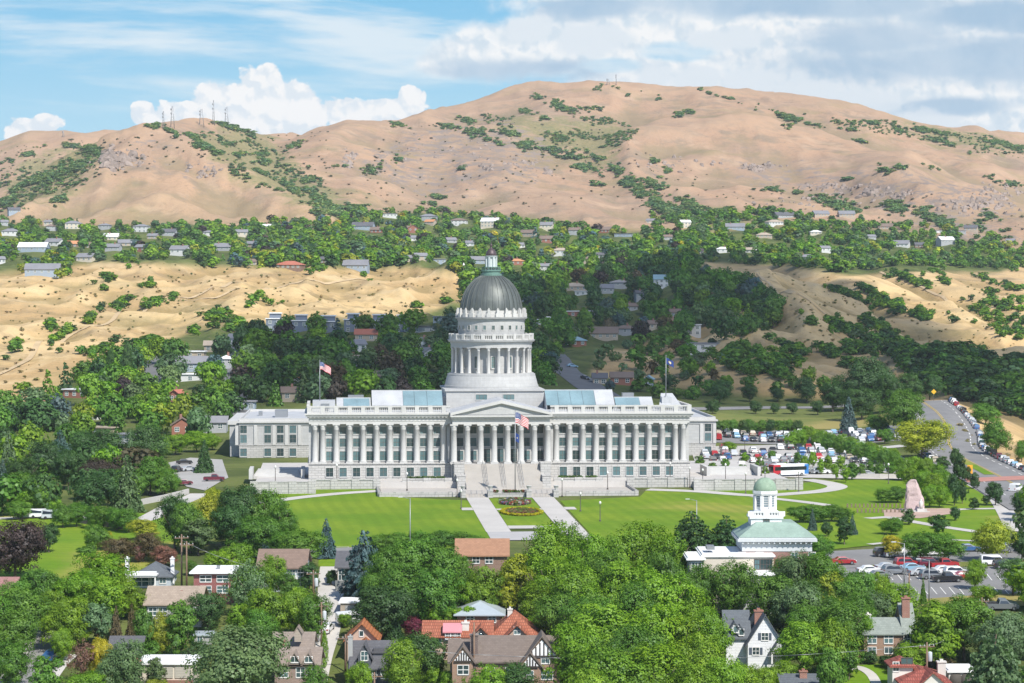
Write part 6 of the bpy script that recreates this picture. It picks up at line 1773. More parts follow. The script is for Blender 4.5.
for a in ((42, 276, 34, 7, 'gx', 'blue-grey', 'grey', 2), (84, 262, 24, 6, 'flat', 'white', 'white', 0), (2, 264, 10, 6, 'gx', 'white', 'grey'), (74, 229, 24, 7, 'hip', 'white', 'grey', 0), (104, 230, 16, 6, 'hip', 'grey', 'grey', 0), (48, 226, 12, 5, 'gx', 'white', 'grey'),
          (15, 214, 16, 5, 'gx', 'blue-grey', 'dark'), (5, 226, 10, 5, 'flat', 'grey', 'white'), (11, 236, 26, 6, 'hip', 'white', 'grey', 0), (32, 252, 40, 6, 'gx', 'blue-grey', 'white', 0), (53, 231, 18, 6, 'hip', 'grey', 'brown'), (52, 246, 22, 5, 'gx', 'white', 'grey'),
          (75, 247, 18, 4, 'gx', 'brown', 'orange', 0), (90, 248, 12, 4, 'gx', 'brown', 'brown'), (110, 240, 22, 4, 'flat', 'white', 'white', 0), (112, 251, 20, 5, 'gx', 'grey', 'grey'), (140, 232, 20, 7, 'hip', 'white', 'grey', 0), (126, 246, 20, 4, 'gx', 'tan', 'grey'),
          (140, 252, 16, 6, 'gx', 'brick', 'grey'), (178, 256, 24, 8, 'gx', 'white', 'grey', 0), (168, 236, 20, 5, 'gx', 'grey', 'dark'), (152, 239, 14, 4, 'flat', 'tan', 'grey'), (208, 236, 14, 5, 'hip', 'white', 'grey'), (242, 237, 16, 6, 'gx', 'white', 'white'),
          (266, 232, 12, 7, 'gx', 'white', 'white', 0), (222, 251, 24, 5, 'gx', 'grey', 'grey'), (250, 247, 16, 4, 'gx', 'tan', 'grey'), (288, 269, 36, 5.5, 'hip', 'brown', 'red', 0), (355, 270, 34, 6, 'flat', 'blue-grey', 'grey', 0), (324, 263, 12, 3, 'gx', 'brown', 'dark'),
          (252, 265, 14, 4, 'gx', 'tan', 'brown'), (362, 230, 30, 5, 'gx', 'blue-grey', 'dark', 0), (376, 233, 18, 4, 'gx', 'brick', 'brown', 0), (390, 218, 20, 5, 'flat', 'white', 'grey', 0), (412, 232, 12, 5, 'gx', 'brown', 'brown'), (410, 262, 14, 5, 'flat', 'white', 'white'),
          (427, 221, 22, 6, 'hip', 'grey', 'grey', 0), (429, 225, 14, 4, 'gx', 'tan', 'orange'), (458, 226, 22, 7, 'hip', 'white', 'brown', 0), (489, 228, 24, 8, 'gx', 'white', 'white', 0), (545, 230, 20, 6, 'flat', 'white', 'grey', 0), (413, 233, 14, 6, 'gy', 'brick', 'brown'),
          (526, 237, 20, 5, 'gx', 'tan', 'brown', 0), (546, 243, 20, 5, 'gx', 'brick', 'brown', 0), (521, 248, 12, 4, 'gx', 'white', 'grey'), (560, 256, 24, 7, 'hip', 'white', 'tan', 0), (518, 265, 22, 5, 'hip', 'brick', 'orange', 0), (545, 271, 16, 6, 'gx', 'white', 'grey', 0),
          (480, 264, 22, 5, 'gx', 'blue-grey', 'grey', 0), (461, 269, 8, 5, 'gx', 'white', 'white'), (438, 263, 22, 4, 'flat', 'blue-grey', 'grey', 0), (422, 260, 18, 5, 'gx', 'tan', 'grey', 0), (452, 243, 14, 4, 'gx', 'grey', 'grey'), (470, 246, 12, 4, 'gx', 'white', 'grey'),
          (412, 241, 14, 4, 'gx', 'white', 'grey'), (574, 235, 16, 6, 'gx', 'grey', 'brown'), (586, 264, 14, 6, 'gx', 'tan', 'brown'), (600, 258, 12, 4, 'gx', 'grey', 'dark')): mhouse(*a, place=gE)
gF = 'green belt below mountain'
for a in ((604, 233, 20, 4, 'flat', 'brick', 'brown', 0), (624, 237, 28, 4, 'flat', 'blue-grey', 'dark', 0), (686, 228, 14, 7, 'gx', 'white', 'white', 0), (735, 230, 26, 4, 'gx', 'blue-grey', 'grey', 0), (723, 253, 20, 5, 'hip', 'white', 'white', 0), (764, 238, 22, 4, 'hip', 'tan', 'tan', 0),
          (786, 218, 28, 3.5, 'flat', 'grey', 'dark', 0), (822, 217, 22, 4, 'gx', 'tan', 'grey', 0), (776, 225, 22, 4, 'hip', 'white', 'tan', 0), (847, 218, 22, 5, 'gx', 'tan', 'grey', 0), (816, 235, 16, 4, 'hip', 'white', 'white', 0), (826, 253, 14, 6, 'gx', 'white', 'white', 0),
          (900, 247, 22, 4, 'flat', 'white', 'white', 0), (920, 248, 14, 4, 'gx', 'brown', 'dark', 0), (948, 245, 22, 6, 'gx', 'grey', 'white', 0), (970, 232, 18, 5, 'gx', 'tan', 'dark', 0), (962, 234, 10, 4, 'flat', 'grey', 'grey'), (885, 229, 20, 3, 'gx', 'tan', 'brown', 0),
          (938, 233, 12, 3, 'flat', 'white', 'white'), (650, 223, 12, 3, 'gx', 'white', 'grey'), (700, 254, 10, 4, 'gx', 'white', 'brown'), (668, 240, 12, 4, 'gx', 'grey', 'brown'), (750, 253, 14, 4, 'gx', 'white', 'tan'), (805, 260, 14, 4, 'gx', 'grey', 'white'), (872, 239, 12, 3, 'gx', 'grey', 'grey'), (1010, 243, 12, 3, 'gx', 'white', 'grey')): mhouse(*a, place=gF)
distinguish(HLAB)
print('houses', len(HLAB))

# ------------------------------------------------------------------ fill the far greenery round the houses
K_NEAR = [('broad', 8), ('fir', 1)]
P_DARK = [(Mg, 4), (Dg, 3), (Lg, 1.2), (Gr, .8), (Ol, .3), (Bl, .4), (Pu, .25)]
P_MIX = [(Mg, 4), (Dg, 1.6), (Lg, 3.2), (Gr, .8), (Yg, .7), (Bl, .5), (Pu, .25), (Ye, .12)]
mm = Mass()
fill(mm, [(-60, 440), (-60, 440), (0, 424), (40, 404), (85, 380), (122, 364), (165, 355), (210, 362), (232, 350), (232, 415), (215, 440), (160, 440), (150, 425), (90, 428), (0, 432)], 250, K_NEAR, P_MIX, (7, 12), (.75, 1.1), mind=4.5)
fill(mm, [(0, 432), (0, 520), (60, 515), (140, 515), (160, 500), (160, 440), (90, 430)], 40, K_NEAR, P_DARK, (7, 12), (.8, 1.1), mind=6)
fill(mm, [(241, 412), (241, 344), (262, 334), (300, 333), (420, 333), (455, 326), (455, 400), (300, 405)], 230, K_NEAR, P_DARK, (8, 13), (.75, 1.1), mind=5)
fill(mm, [(455, 330), (470, 296), (520, 288), (560, 268), (690, 262), (722, 290), (720, 318), (690, 345), (640, 345), (600, 352), (540, 352), (540, 392), (470, 392)], 330, K_NEAR, P_DARK, (8, 14), (.75, 1.1), mind=5.5)
fill(mm, [(690, 300), (722, 282), (770, 300), (782, 318), (770, 332), (720, 345)], 60, K_NEAR, P_DARK, (8, 13), (.8, 1.1), mind=5)
fill(mm, [(590, 352), (640, 345), (700, 345), (760, 350), (770, 372), (700, 376), (640, 376), (598, 370)], 60, [('broad', 3), ('scrub', 3)], [(Mg, 4), (Gr, 2), (Ol, .6), (Lg, .6)], (4, 8), (.9, 1.3), mind=5)
fill(mm, [(545, 392), (545, 360), (556, 356), (552, 372), (575, 392)], 8, K_NEAR, P_DARK, (6, 9), (.9, 1.2))
fill(mm, [(600, 392), (640, 378), (700, 378), (820, 376), (830, 390), (700, 398), (690, 404), (620, 398)], 30, [('broad', 3), ('scrub', 2)], P_DARK, (4, 7), (.9, 1.3), mind=6)
fill(mm, [(1034, 520), (1240, 500), (1260, 720), (1034, 720)], 60, K_NEAR, P_MIX, (7, 12), (.8, 1.1), mind=8)
fill(mm, [(-34, 520), (-200, 520), (-220, 720), (-34, 720)], 50, K_NEAR, P_MIX, (7, 12), (.8, 1.1), mind=8)
mm.build('far_trees', 'trees of the gardens and streets behind the capitol')

mf = Mass()
fill(mf, [(-40, 262), (-40, 214), (40, 224), (100, 224), (200, 228), (330, 230), (350, 216), (350, 266), (250, 264), (150, 260), (100, 262), (60, 258)], 560, [('far', 7), ('farfir', 1)], P_MIX, (4.5, 8.5), (.9, 1.25))
fill(mf, [(-40, 262), (-40, 214), (40, 226), (100, 228), (200, 232), (330, 232), (350, 262), (100, 260)], 330, [('far', 7)], P_MIX, (3, 6), (1, 1.4))
fill(mf, [(200, 268), (200, 226), (335, 222), (350, 213), (440, 214), (470, 214), (520, 222), (600, 230), (692, 238), (700, 262), (690, 268), (600, 276), (520, 290), (465, 296), (455, 270), (420, 268), (330, 268)], 1150, [('far', 7), ('farfir', 1)], P_MIX, (5, 9.5), (.9, 1.25))
fill(mf, [(660, 242), (650, 216), (700, 216), (760, 210), (850, 222), (930, 226), (1000, 240), (1045, 250), (1045, 268), (980, 268), (900, 266), (840, 274), (790, 268), (700, 262)], 900, [('far', 6), ('scrub', 3), ('farfir', .8)], [(Mg, 4), (Lg, 2.6), (Dg, 1.2), (Yg, .5), (Gr, 1)], (4, 8.5), (1.0, 1.5))
fill(mf, [(10, 280), (30, 260), (72, 262), (66, 282)], 26, [('far', 1)], P_MIX, (4, 7), (1, 1.3))
mf.build('hillside_trees', 'trees of the hillside neighbourhood below the mountain')

# canyon and hill scrub, mountain thickets
ms = Mass(); S1 = [('scrub', 1)]; S2 = [('scrub', 2), ('far', 2)]
SC_G = [(Mg, 4), (Lg, 2.5), (Dg, 1.2)]; SC_M = [((0.17, 0.275, 0.095), 3), ((0.23, 0.30, 0.10), 2), ((0.13, 0.225, 0.10), 2)]
for q in ((150, 176, 287, 14, 6, -20, 30), (195, 318, 0, 0, 0, 0)): pass
for px, py, rx, ry, an, n in ((120, 305, 12, 5, -35, 26), (150, 288, 12, 5, 0, 26), (92, 318, 14, 4, -40, 18), (60, 338, 20, 3, -35, 14), (50, 328, 8, 5, 10, 14), (152, 305, 12, 3, -18, 14), (175, 298, 8, 3, -25, 10), (217, 318, 18, 8, -8, 55), (255, 311, 16, 5, -10, 30), (235, 327, 10, 7, 0, 24),
                              (185, 331, 16, 4, -5, 24), (150, 346, 18, 7, -22, 40), (100, 352, 18, 5, -35, 22), (20, 352, 12, 4, -30, 10), (28, 376, 8, 4, -30, 8), (30, 388, 6, 5, 0, 8), (14, 347, 10, 3, -30, 8), (80, 354, 10, 2, 0, 8), (412, 307, 8, 3.5, 12, 14), (447, 304, 10, 4, -12, 14), (320, 271, 12, 5, 0, 14),
                              (370, 275, 7, 7, 0, 14), (125, 262, 10, 8, -50, 22), (108, 280, 10, 5, 0, 16), (130, 270, 8, 5, -30, 12), (105, 290, 6, 4, 0, 8), (250, 300, 14, 3, -14, 10), (468, 271, 10, 5, 5, 16), (430, 293, 4, 2, 0, 4), (280, 306, 3, 1.5, 0, 3)):
    patch(ms, px, py, rx, ry, an, int(n * 1.3), S2, SC_G, (1.2, 4.2), (1.1, 2.0), True)
fill(ms, [(880, 338), (920, 352), (960, 350), (985, 358), (1045, 366), (1045, 422), (1000, 416), (965, 402), (925, 390), (905, 372), (880, 352), (830, 330)], 420, S2, [(Mg, 3), (Dg, 3.5), (Gr, .6)], (3, 7), (1.0, 1.7), dmin=900)
fill(ms, [(960, 300), (1045, 296), (1045, 345), (1000, 338)], 120, S2, SC_G, (2.5, 5), (1.1, 1.8), dmin=900)
for px, py, rx, ry, an, n in ((845, 295, 26, 4, 22, 60), (888, 306, 30, 4.5, 18, 70), (930, 318, 30, 5, 10, 70), (880, 329, 20, 5, 25, 60), (808, 319, 9, 5, 20, 24), (836, 327, 12, 6, 35, 30), (785, 336, 6, 4, 0, 12), (850, 351, 9, 5, 10, 22), (790, 352, 16, 5, 25, 20), (735, 360, 26, 8, 5, 60), (700, 300, 10, 4, 40, 12), (845, 300, 14, 3, 20, 24), (918, 284, 16, 4, 12, 30), (905, 278, 20, 4, 8, 30),
                              (870, 292, 12, 3, 25, 24), (940, 272, 18, 4, 5, 30), (975, 262, 20, 5, 12, 44), (1010, 268, 14, 4, 10, 24), (985, 280, 20, 3, 25, 20), (948, 284, 10, 3, 20, 14), (898, 275, 4, 2, 0, 6), (990, 292, 8, 4, 0, 14), (1010, 288, 10, 4, 10, 18), (868, 352, 16, 5, 10, 30), (850, 330, 14, 3, 15, 20), (900, 345, 20, 4, 10, 30),
                              (945, 352, 14, 4, 10, 16), (910, 362, 14, 5, 10, 26), (780, 362, 14, 5, 20, 30), (730, 352, 18, 6, 5, 40), (690, 352, 10, 6, 0, 26), (760, 372, 20, 4, 0, 26), (830, 355, 16, 4, 25, 30), (860, 372, 20, 5, 15, 36), (1000, 440, 8, 3, 0, 6), (975, 430, 14, 4, 35, 14)):
    patch(ms, px, py, rx, ry, an, int(n * 1.4), S2, [(Mg, 4), (Dg, 2), (Lg, 1)], (1.5, 5), (1.0, 1.9), True)
for poly, n in (([(0, 270), (200, 262), (440, 268), (455, 300), (400, 318), (250, 318), (120, 345), (0, 400)], 430), ([(690, 268), (800, 272), (1024, 285), (1024, 350), (900, 370), (780, 345), (700, 300)], 420), ([(960, 425), (1045, 432), (1045, 470), (1000, 462), (965, 445)], 40)):
    fill(ms, poly, n, S1, [((0.30, 0.25, 0.10), 3), ((0.36, 0.27, 0.13), 3), ((0.19, 0.21, 0.07), 2)], (.4, 1.3), (1.2, 2.4))
ms.build('hill_scrub', 'scrub in the gullies of the dry hills and canyon')

mt = Mass()
PATCH = ((20, 190, 26, 8, -22, 90), (50, 178, 30, 6, -25, 90), (80, 168, 16, 4, -20, 40), (12, 165, 10, 3, 10, 24), (30, 155, 12, 3, -20, 24), (75, 147, 14, 2.5, 8, 26), (95, 152, 12, 3, 25, 26), (10, 200, 12, 6, -20, 40), (60, 200, 12, 4, -25, 20),
 (156, 127, 6, 2, 0, 10), (172, 133, 6, 2, 30, 10), (225, 125, 14, 2.5, 12, 34), (243, 132, 14, 3, 20, 34), (268, 127, 4, 2.5, 0, 12), (195, 138, 9, 4, 25, 30), (207, 148, 12, 4, 25, 40), (230, 144, 10, 3, -15, 22), (236, 156, 8, 3, 0, 18), (258, 172, 12, 5, 12, 34), (262, 155, 12, 2.5, 0, 18), (295, 146, 8, 2.5, -20, 14), (310, 124, 6, 1.5, -12, 10),
 (290, 188, 18, 5, 30, 60), (305, 180, 14, 4, 10, 40), (315, 196, 14, 4, 30, 40), (330, 180, 10, 3, 0, 24), (325, 206, 14, 4, 15, 34), (308, 172, 8, 3, 0, 18), (270, 165, 10, 3, 20, 20), (340, 168, 8, 4, 0, 16), (335, 214, 20, 4, 5, 40),
 (398, 125, 10, 2.2, 10, 18), (448, 127, 8, 3, 10, 22), (470, 122, 10, 3, 15, 24), (488, 141, 14, 3, 10, 30), (478, 132, 10, 4, 10, 26), (512, 134, 14, 4, 20, 34), (522, 144, 12, 5, 20, 36), (538, 98, 6, 2, 10, 14), (555, 104, 10, 4, 20, 34), (568, 110, 12, 3, 10, 30), (590, 108, 12, 2, 0, 18), (524, 112, 10, 2.5, 5, 18), (540, 118, 8, 2, 10, 12),
 (612, 90, 14, 2.5, 5, 26), (630, 92, 8, 3, 5, 18), (662, 99, 8, 2.5, 0, 18), (680, 115, 8, 2.5, -15, 16), (712, 93, 12, 2.5, 10, 22), (730, 99, 8, 2, 20, 14), (690, 113, 6, 2, 0, 8), (545, 146, 18, 6, 25, 60), (560, 138, 12, 4, 20, 24), (568, 150, 12, 4, 20, 28), (584, 168, 12, 4, 10, 32), (575, 158, 10, 3, 10, 18), (600, 160, 14, 3, 25, 26),
 (620, 172, 16, 4, 25, 44), (632, 186, 18, 5, 28, 60), (650, 200, 18, 6, 28, 70), (670, 212, 20, 6, 22, 80), (655, 185, 12, 4, 20, 30), (690, 205, 14, 4, 20, 40), (600, 186, 6, 2, 0, 8), (700, 218, 24, 5, 8, 80), (725, 212, 12, 3, 0, 26), (655, 162, 5, 2, 0, 8), (668, 172, 5, 3, 0, 10), (655, 178, 4, 2, 0, 6),
 (785, 117, 22, 2.5, 17, 50), (800, 121, 20, 2.5, 15, 40), (790, 126, 6, 2, 0, 8), (850, 130, 8, 1.5, 0, 8), (875, 125, 24, 3, 8, 70), (890, 130, 18, 3, 12, 40), (930, 132, 30, 2.5, 10, 60), (960, 146, 24, 3.5, 14, 60), (940, 140, 12, 3, 8, 24), (1000, 143, 20, 4, 12, 50), (1015, 148, 14, 4, 10, 34),
 (860, 142, 6, 2, 10, 10), (884, 170, 8, 3, 20, 16), (900, 168, 6, 2, 0, 8), (846, 180, 8, 2, 0, 10), (772, 191, 12, 3, 0, 20), (796, 193, 6, 2.5, 0, 10), (835, 205, 20, 6, 20, 60), (860, 210, 18, 5, 15, 50), (895, 208, 14, 6, 15, 44), (925, 212, 8, 5, 0, 20), (940, 222, 18, 4, 15, 40), (975, 225, 18, 5, 20, 50), (1005, 235, 20, 6, 15, 60), (1010, 185, 14, 3, 10, 20), (990, 178, 6, 2, 0, 8),
 (990, 215, 10, 5, 0, 20), (930, 168, 8, 2, 20, 8), (350, 210, 20, 4, 0, 40), (365, 190, 8, 4, 0, 14), (372, 170, 10, 5, 0, 12), (430, 192, 6, 5, 0, 14), (440, 198, 8, 3, 0, 12), (442, 209, 5, 2, 0, 8), (432, 205, 6, 2, 0, 6), (398, 160, 5, 3, 0, 6), (460, 170, 4, 3, 0, 5))
for q in PATCH: patch(mt, q[0], q[1], q[2], q[3], q[4], int(q[5] * 3.6), S1, SC_M, (1.5, 4.2), (1.5, 2.7), True)
for poly, n in zip(GREEN, (900, 380, 220, 380)): fill(mt, poly, n, S1, SC_M, (1.0, 3.2), (1.6, 2.8), dmin=2000, clump=True)
fill(mt, [(340, 150), (480, 110), (600, 130), (720, 180), (1024, 200), (1024, 235), (840, 225), (690, 230), (600, 200), (480, 215), (345, 212)], 420, S1, [((0.17, 0.20, 0.095), 2), ((0.24, 0.20, 0.13), 3), ((0.21, 0.16, 0.12), 2)], (.6, 2.2), (1.5, 2.6), dmin=2300)
fill(mt, [(0, 150), (60, 140), (230, 130), (330, 130), (340, 200), (250, 170), (200, 160), (90, 180), (0, 205)], 240, S1, [((0.13, 0.16, 0.075), 2), ((0.20, 0.17, 0.11), 3)], (.7, 2.2), (1.5, 2.6), dmin=2300)
mt.build('mountain_thickets', 'oak thickets on the mountain')

# rock outcrops on the mountain
def outcrops(spec, seed):
    rng = np.random.default_rng(seed); b = MB()
    for px, py, rx, ry, n, s0 in spec:
        for _ in range(n):
            p = hit(px + rng.normal() * rx * .5, py + rng.normal() * ry * .5)
            if p is None or p.y < 1500: continue
            s = s0 * rng.uniform(.3, .95); a = rng.uniform(0, 3.14)
            pr = [(s * (1.3 + .4 * rng.random()), -s * .6), (s * rng.uniform(.9, 1.3), s * .3), (s * rng.uniform(.3, .7), s * rng.uniform(.7, 1.1))]
            i = len(b.v); b.lathe(pr, 6, (p.x, p.y), sm=False, a0=a)
            for q in range(i, len(b.v)):
                x, y, z = b.v[q]; b.v[q] = (x + rng.normal() * s * .22, y + rng.normal() * s * .22, z + p.z + rng.normal() * s * .15)
    o = b.build('rocks', mat('grey rock', (0.27, 0.215, 0.18), 0.95, 0.35, .12))
    tag(o, 'grey rock outcrops on the mountain', None, None, 'stuff')
outcrops(((118, 158, 16, 9, 60, 4.5), (112, 163, 8, 5, 30, 5), (140, 160, 14, 6, 18, 3), (205, 172, 18, 7, 26, 3), (760, 167, 24, 3, 40, 3.4), (755, 169, 6, 3, 12, 5), (840, 187, 40, 5, 50, 3), (870, 192, 12, 4, 16, 5), (900, 195, 20, 4, 20, 3.5), (985, 205, 40, 12, 110, 3.2), (1000, 190, 30, 8, 40, 3),
          (520, 165, 14, 4, 20, 3), (545, 172, 5, 3, 8, 4.5), (350, 160, 10, 8, 14, 4), (490, 168, 8, 4, 8, 4), (440, 150, 60, 14, 30, 2.5), (670, 165, 40, 10, 30, 3), (820, 200, 70, 8, 40, 3)), 5)

# ------------------------------------------------------------------ vehicles
CARP = bpy.data.materials.new('car paint'); CARP.use_nodes = True
_g = NG(CARP.node_tree); _b = _g.N['Principled BSDF']
_g.put(_b.inputs['Base Color'], _g.new('ShaderNodeObjectInfo').outputs['Color']); _b.inputs['Roughness'].default_value = 0.32; _b.inputs['Coat Weight'].default_value = 0.5
CGL = glass_mat('car glass', (0.02, 0.025, 0.03), 0.08, 0.7)
TYRE = mat('tyre rubber', (0.03, 0.03, 0.03), 0.85, 0.1); LAMPW = mat('headlamp', (0.75, 0.75, 0.72), 0.2, 0.05); LAMPR = mat('tail lamp', (0.35, 0.02, 0.02), 0.3, 0.05)
SHAPES = {   # (x along the car, roof/bonnet height), waist line, cabin glass from-to
 'sedan': ([(-2.3, .62), (-2.25, .95), (-1.55, 1.0), (-.95, 1.42), (.35, 1.44), (1.05, .98), (2.1, .84), (2.3, .58)], (-1.45, -.9, .3, .98), 1.0, 1.38),
 'suv':   ([(-2.25, .65), (-2.2, 1.1), (-1.95, 1.68), (-1.4, 1.76), (.5, 1.74), (1.15, 1.12), (2.1, 1.0), (2.25, .65)], (-1.98, -1.75, .45, 1.08), 1.12, 1.66),
 'pickup':([(-2.7, .75), (-2.7, 1.08), (-.75, 1.08), (-.6, 1.78), (.6, 1.78), (1.2, 1.15), (2.5, 1.05), (2.65, .7)], (-.7, -.52, .55, 1.12), 1.14, 1.7),
 'van':   ([(-2.4, .6), (-2.4, 1.9), (-2.2, 2.0), (1.0, 2.0), (1.75, 1.2), (2.4, 1.0), (2.45, .6)], (-2.3, -2.2, .95, 1.65), 1.2, 1.85),
}
def car_parts(kind):
    prof, (gx0, gx1, gx2, gx3), gz0, gz1 = SHAPES[kind]
    b = MB(); w = .9
    low = [(prof[-1][0], .3), (prof[0][0], .3)]
    ring = prof + low; n = len(ring)
    def half(z): return w if z <= gz0 else w - .2 * min(1, (z - gz0) / (gz1 - gz0 + .05))
    i = len(b.v)
    for s in (-1, 1): b.v += [(x, s * half(z), z) for x, z in ring]
    for k in range(n):
        b.f.append((i + k, i + (k + 1) % n, i + n + (k + 1) % n, i + n + k)); b.mi.append(0); b.sm.append(False)
    b.f.append(tuple(i + k for k in range(n))[::-1]); b.mi.append(0); b.sm.append(False)
    b.f.append(tuple(i + n + k for k in range(n))); b.mi.append(0); b.sm.append(False)
    if kind == 'pickup': b.box(-2.55, -.8, -.75, .75, 1.06, 1.085, 1)
    g = MB()
    for s in (-1, 1):
        q = [(gx0 + .1, s*(w + .012), gz0 + .03), (gx3 - .12, s*(w + .012), gz0 + .03), (gx2, s*(w - .185), gz1 - .02), (gx1 + .08, s*(w - .185), gz1 - .02)]
        g.slab(q if s < 0 else q[::-1], (0, s * .01, 0))
    for (xa, xb) in ((gx3 + .03, gx2 + .05), (gx0 - .03, gx1 - .05)):
        sx = 1 if xa > 0 else -1
        q = [(xa, -.74, gz0 + .02), (xa, .74, gz0 + .02), (xb, .6, gz1), (xb, -.6, gz1)]
        g.slab(q if sx > 0 else q[::-1], (sx * .02, 0, .015))
    wh = MB(); wh.tube((0, -.11, 0), (0, .11, 0), .34, .34, 14, 0); wh.tube((0, -.125, 0), (0, .125, 0), .2, .2, 10, 1)
    L = MB(); x = prof[-1][0]
    for s in (-1, 1): L.box(x - .12, x + .03, *sorted((s*.5, s*.85)), .62, .78, 0)
    for s in (-1, 1): L.box(prof[0][0] - .03, prof[0][0] + .08, *sorted((s*.55, s*.86)), .72, .9, 1)
    wx = (prof[0][0] + .85, prof[-1][0] - .85)
    one = MB()                                             # the same car as one mesh for copies too far to show their parts
    for src, off in ((b, 0), (g, 1), (L, 3)):
        j = len(one.v); one.v += src.v; one.f += [tuple(j + q for q in f) for f in src.f]; one.mi += [off + m_ for m_ in src.mi]; one.sm += src.sm
    for X_ in wx:
        for s in (-1, 1):
            j = len(one.v); one.v += [(v[0] + X_, v[1] + s*.82, v[2] + .34) for v in wh.v]; one.f += [tuple(j + q for q in f) for f in wh.f]; one.mi += [2] * len(wh.f); one.sm += wh.sm
    return dict(body=b.data('body', [CARP, TYRE]), win=g.data('window', CGL), wheel=wh.data('wheel', [TYRE, METAL]), lamp=L.data('headlight', [LAMPW, LAMPR]), wx=wx,
                one=one.data('parked_car', [CARP, CGL, TYRE, LAMPW, LAMPR]))
CARS = {k: car_parts(k) for k in SHAPES}
PAINT = {'white': (.72, .72, .72), 'silver': (.42, .44, .46), 'grey': (.16, .17, .18), 'black': (.018, .018, .02), 'red': (.34, .02, .025), 'blue': (.035, .11, .26), 'light blue': (.22, .38, .50), 'tan': (.38, .32, .24), 'dark green': (.03, .08, .06), 'dark red': (.13, .015, .03)}
CLAB = []; rc = random.Random(8)
def slope_at(x, y):
    e = 1.5; return Vector(((t1(x + e, y) - t1(x - e, y)) / (2*e), (t1(x, y + e) - t1(x, y - e)) / (2*e)))
def car(x, y, ang, kind, paint, where, group, detail, px=None, off=0.16):
    z = t1(x, y) + off
    P = CARS[kind]; nm = {'pickup': 'pickup_truck', 'van': 'parked_van'}.get(kind, 'parked_car')
    if detail:
        r = empty(nm, (x, y, z), ang)
        bo = link('body', P['body'], r); bo.color = (*PAINT[paint], 1)
        link('window', P['win'], r); link('headlight', P['lamp'], r)
        for X_ in P['wx']:
            for s in (-1, 1): o = link('wheel', P['wheel'], r); o.location = (X_, s * .82, .34)
    else:
        r = link(nm, P['one']); r.location = (x, y, z); r.rotation_euler = (0, 0, ang); r.color = (*PAINT[paint], 1)
    g = slope_at(x, y); c, s = math.cos(ang), math.sin(ang)
    r.rotation_euler = (math.atan(-g.x * s + g.y * c), -math.atan(g.x * c + g.y * s), ang)
    tag(r, None, {'pickup': 'pickup truck', 'van': 'van'}.get(kind, 'car'), group)
    CLAB.append((r, '%s %s %s' % (paint, {'suv': 'SUV'}.get(kind, kind), where), pix((x, y, z))[0]))
def rnd_paint(): return rc.choices(list(PAINT), [5, 4, 3, 3, 1.6, 2, 1, .7, .3, .7])[0]
def rnd_kind(): return rc.choices(['sedan', 'suv', 'pickup', 'van'], [5, 4, 1, .6])[0]
ORDW = ['front', 'second', 'third', 'fourth', 'fifth', 'back']
def lot_row(row, px0, px1, occ, where, group, gap=2.75, detail=False):
    a, b = hit(px0, row), hit(px1, row)
    L = (b - a).length; n = int(L / gap)
    for k in range(n):
        if rc.random() > occ: continue
        p = a.lerp(b, (k + .5) / n)
        car(p.x, p.y + rc.uniform(-.3, .3), R(90) * rc.choice([1, -1]) + rc.uniform(-.06, .06) + .05, rnd_kind(), rnd_paint(), where, group, detail)
for i, (row, a, b, oc) in enumerate(((467, 735, 775, .7), (463, 708, 880, .72), (459, 702, 895, .75), (455.5, 700, 895, .75), (452, 700, 885, .72), (448.5, 700, 870, .6))):
    lot_row(row, a, b, oc, 'in %s row of the lower car park' % ORDW[i], 'cars in the lower car park')
for i, (row, a, b, oc) in enumerate(((439, 705, 902, .8), (436, 705, 904, .85), (432.5, 705, 904, .85), (429, 708, 900, .8))):
    lot_row(row, a, b, oc, 'in %s row of the upper car park' % ORDW[i], 'cars in the upper car park')
# along the boulevard
def along(line, off, gap, t0, t1_, where, group, occ=.93, flip=False):
    acc = 0; last = None
    tot = sum((line[i+1] - line[i]).length for i in range(len(line) - 1)); nxt = tot * t0; run = 0
    for i in range(len(line) - 1):
        seg = line[i+1] - line[i]; L = seg.length
        while nxt < run + L and nxt < tot * t1_:
            p = line[i] + seg * ((nxt - run) / L); d = Vector((seg.x, seg.y)).normalized(); nn = Vector((d.y, -d.x))
            if rc.random() < occ: car(p.x + nn.x * off, p.y + nn.y * off, math.atan2(d.y, d.x) + (math.pi if flip else 0), rnd_kind(), rnd_paint(), where, group, False)
            nxt += gap
        run += L
along(bl, 9.6, 6.6, .10, .99, 'parked on the outer kerb of the boulevard', 'cars parked along the boulevard')
along(bl, -9.6, 7.5, .33, .62, 'parked on the inner kerb of the boulevard', 'cars parked along the boulevard', .6, True)
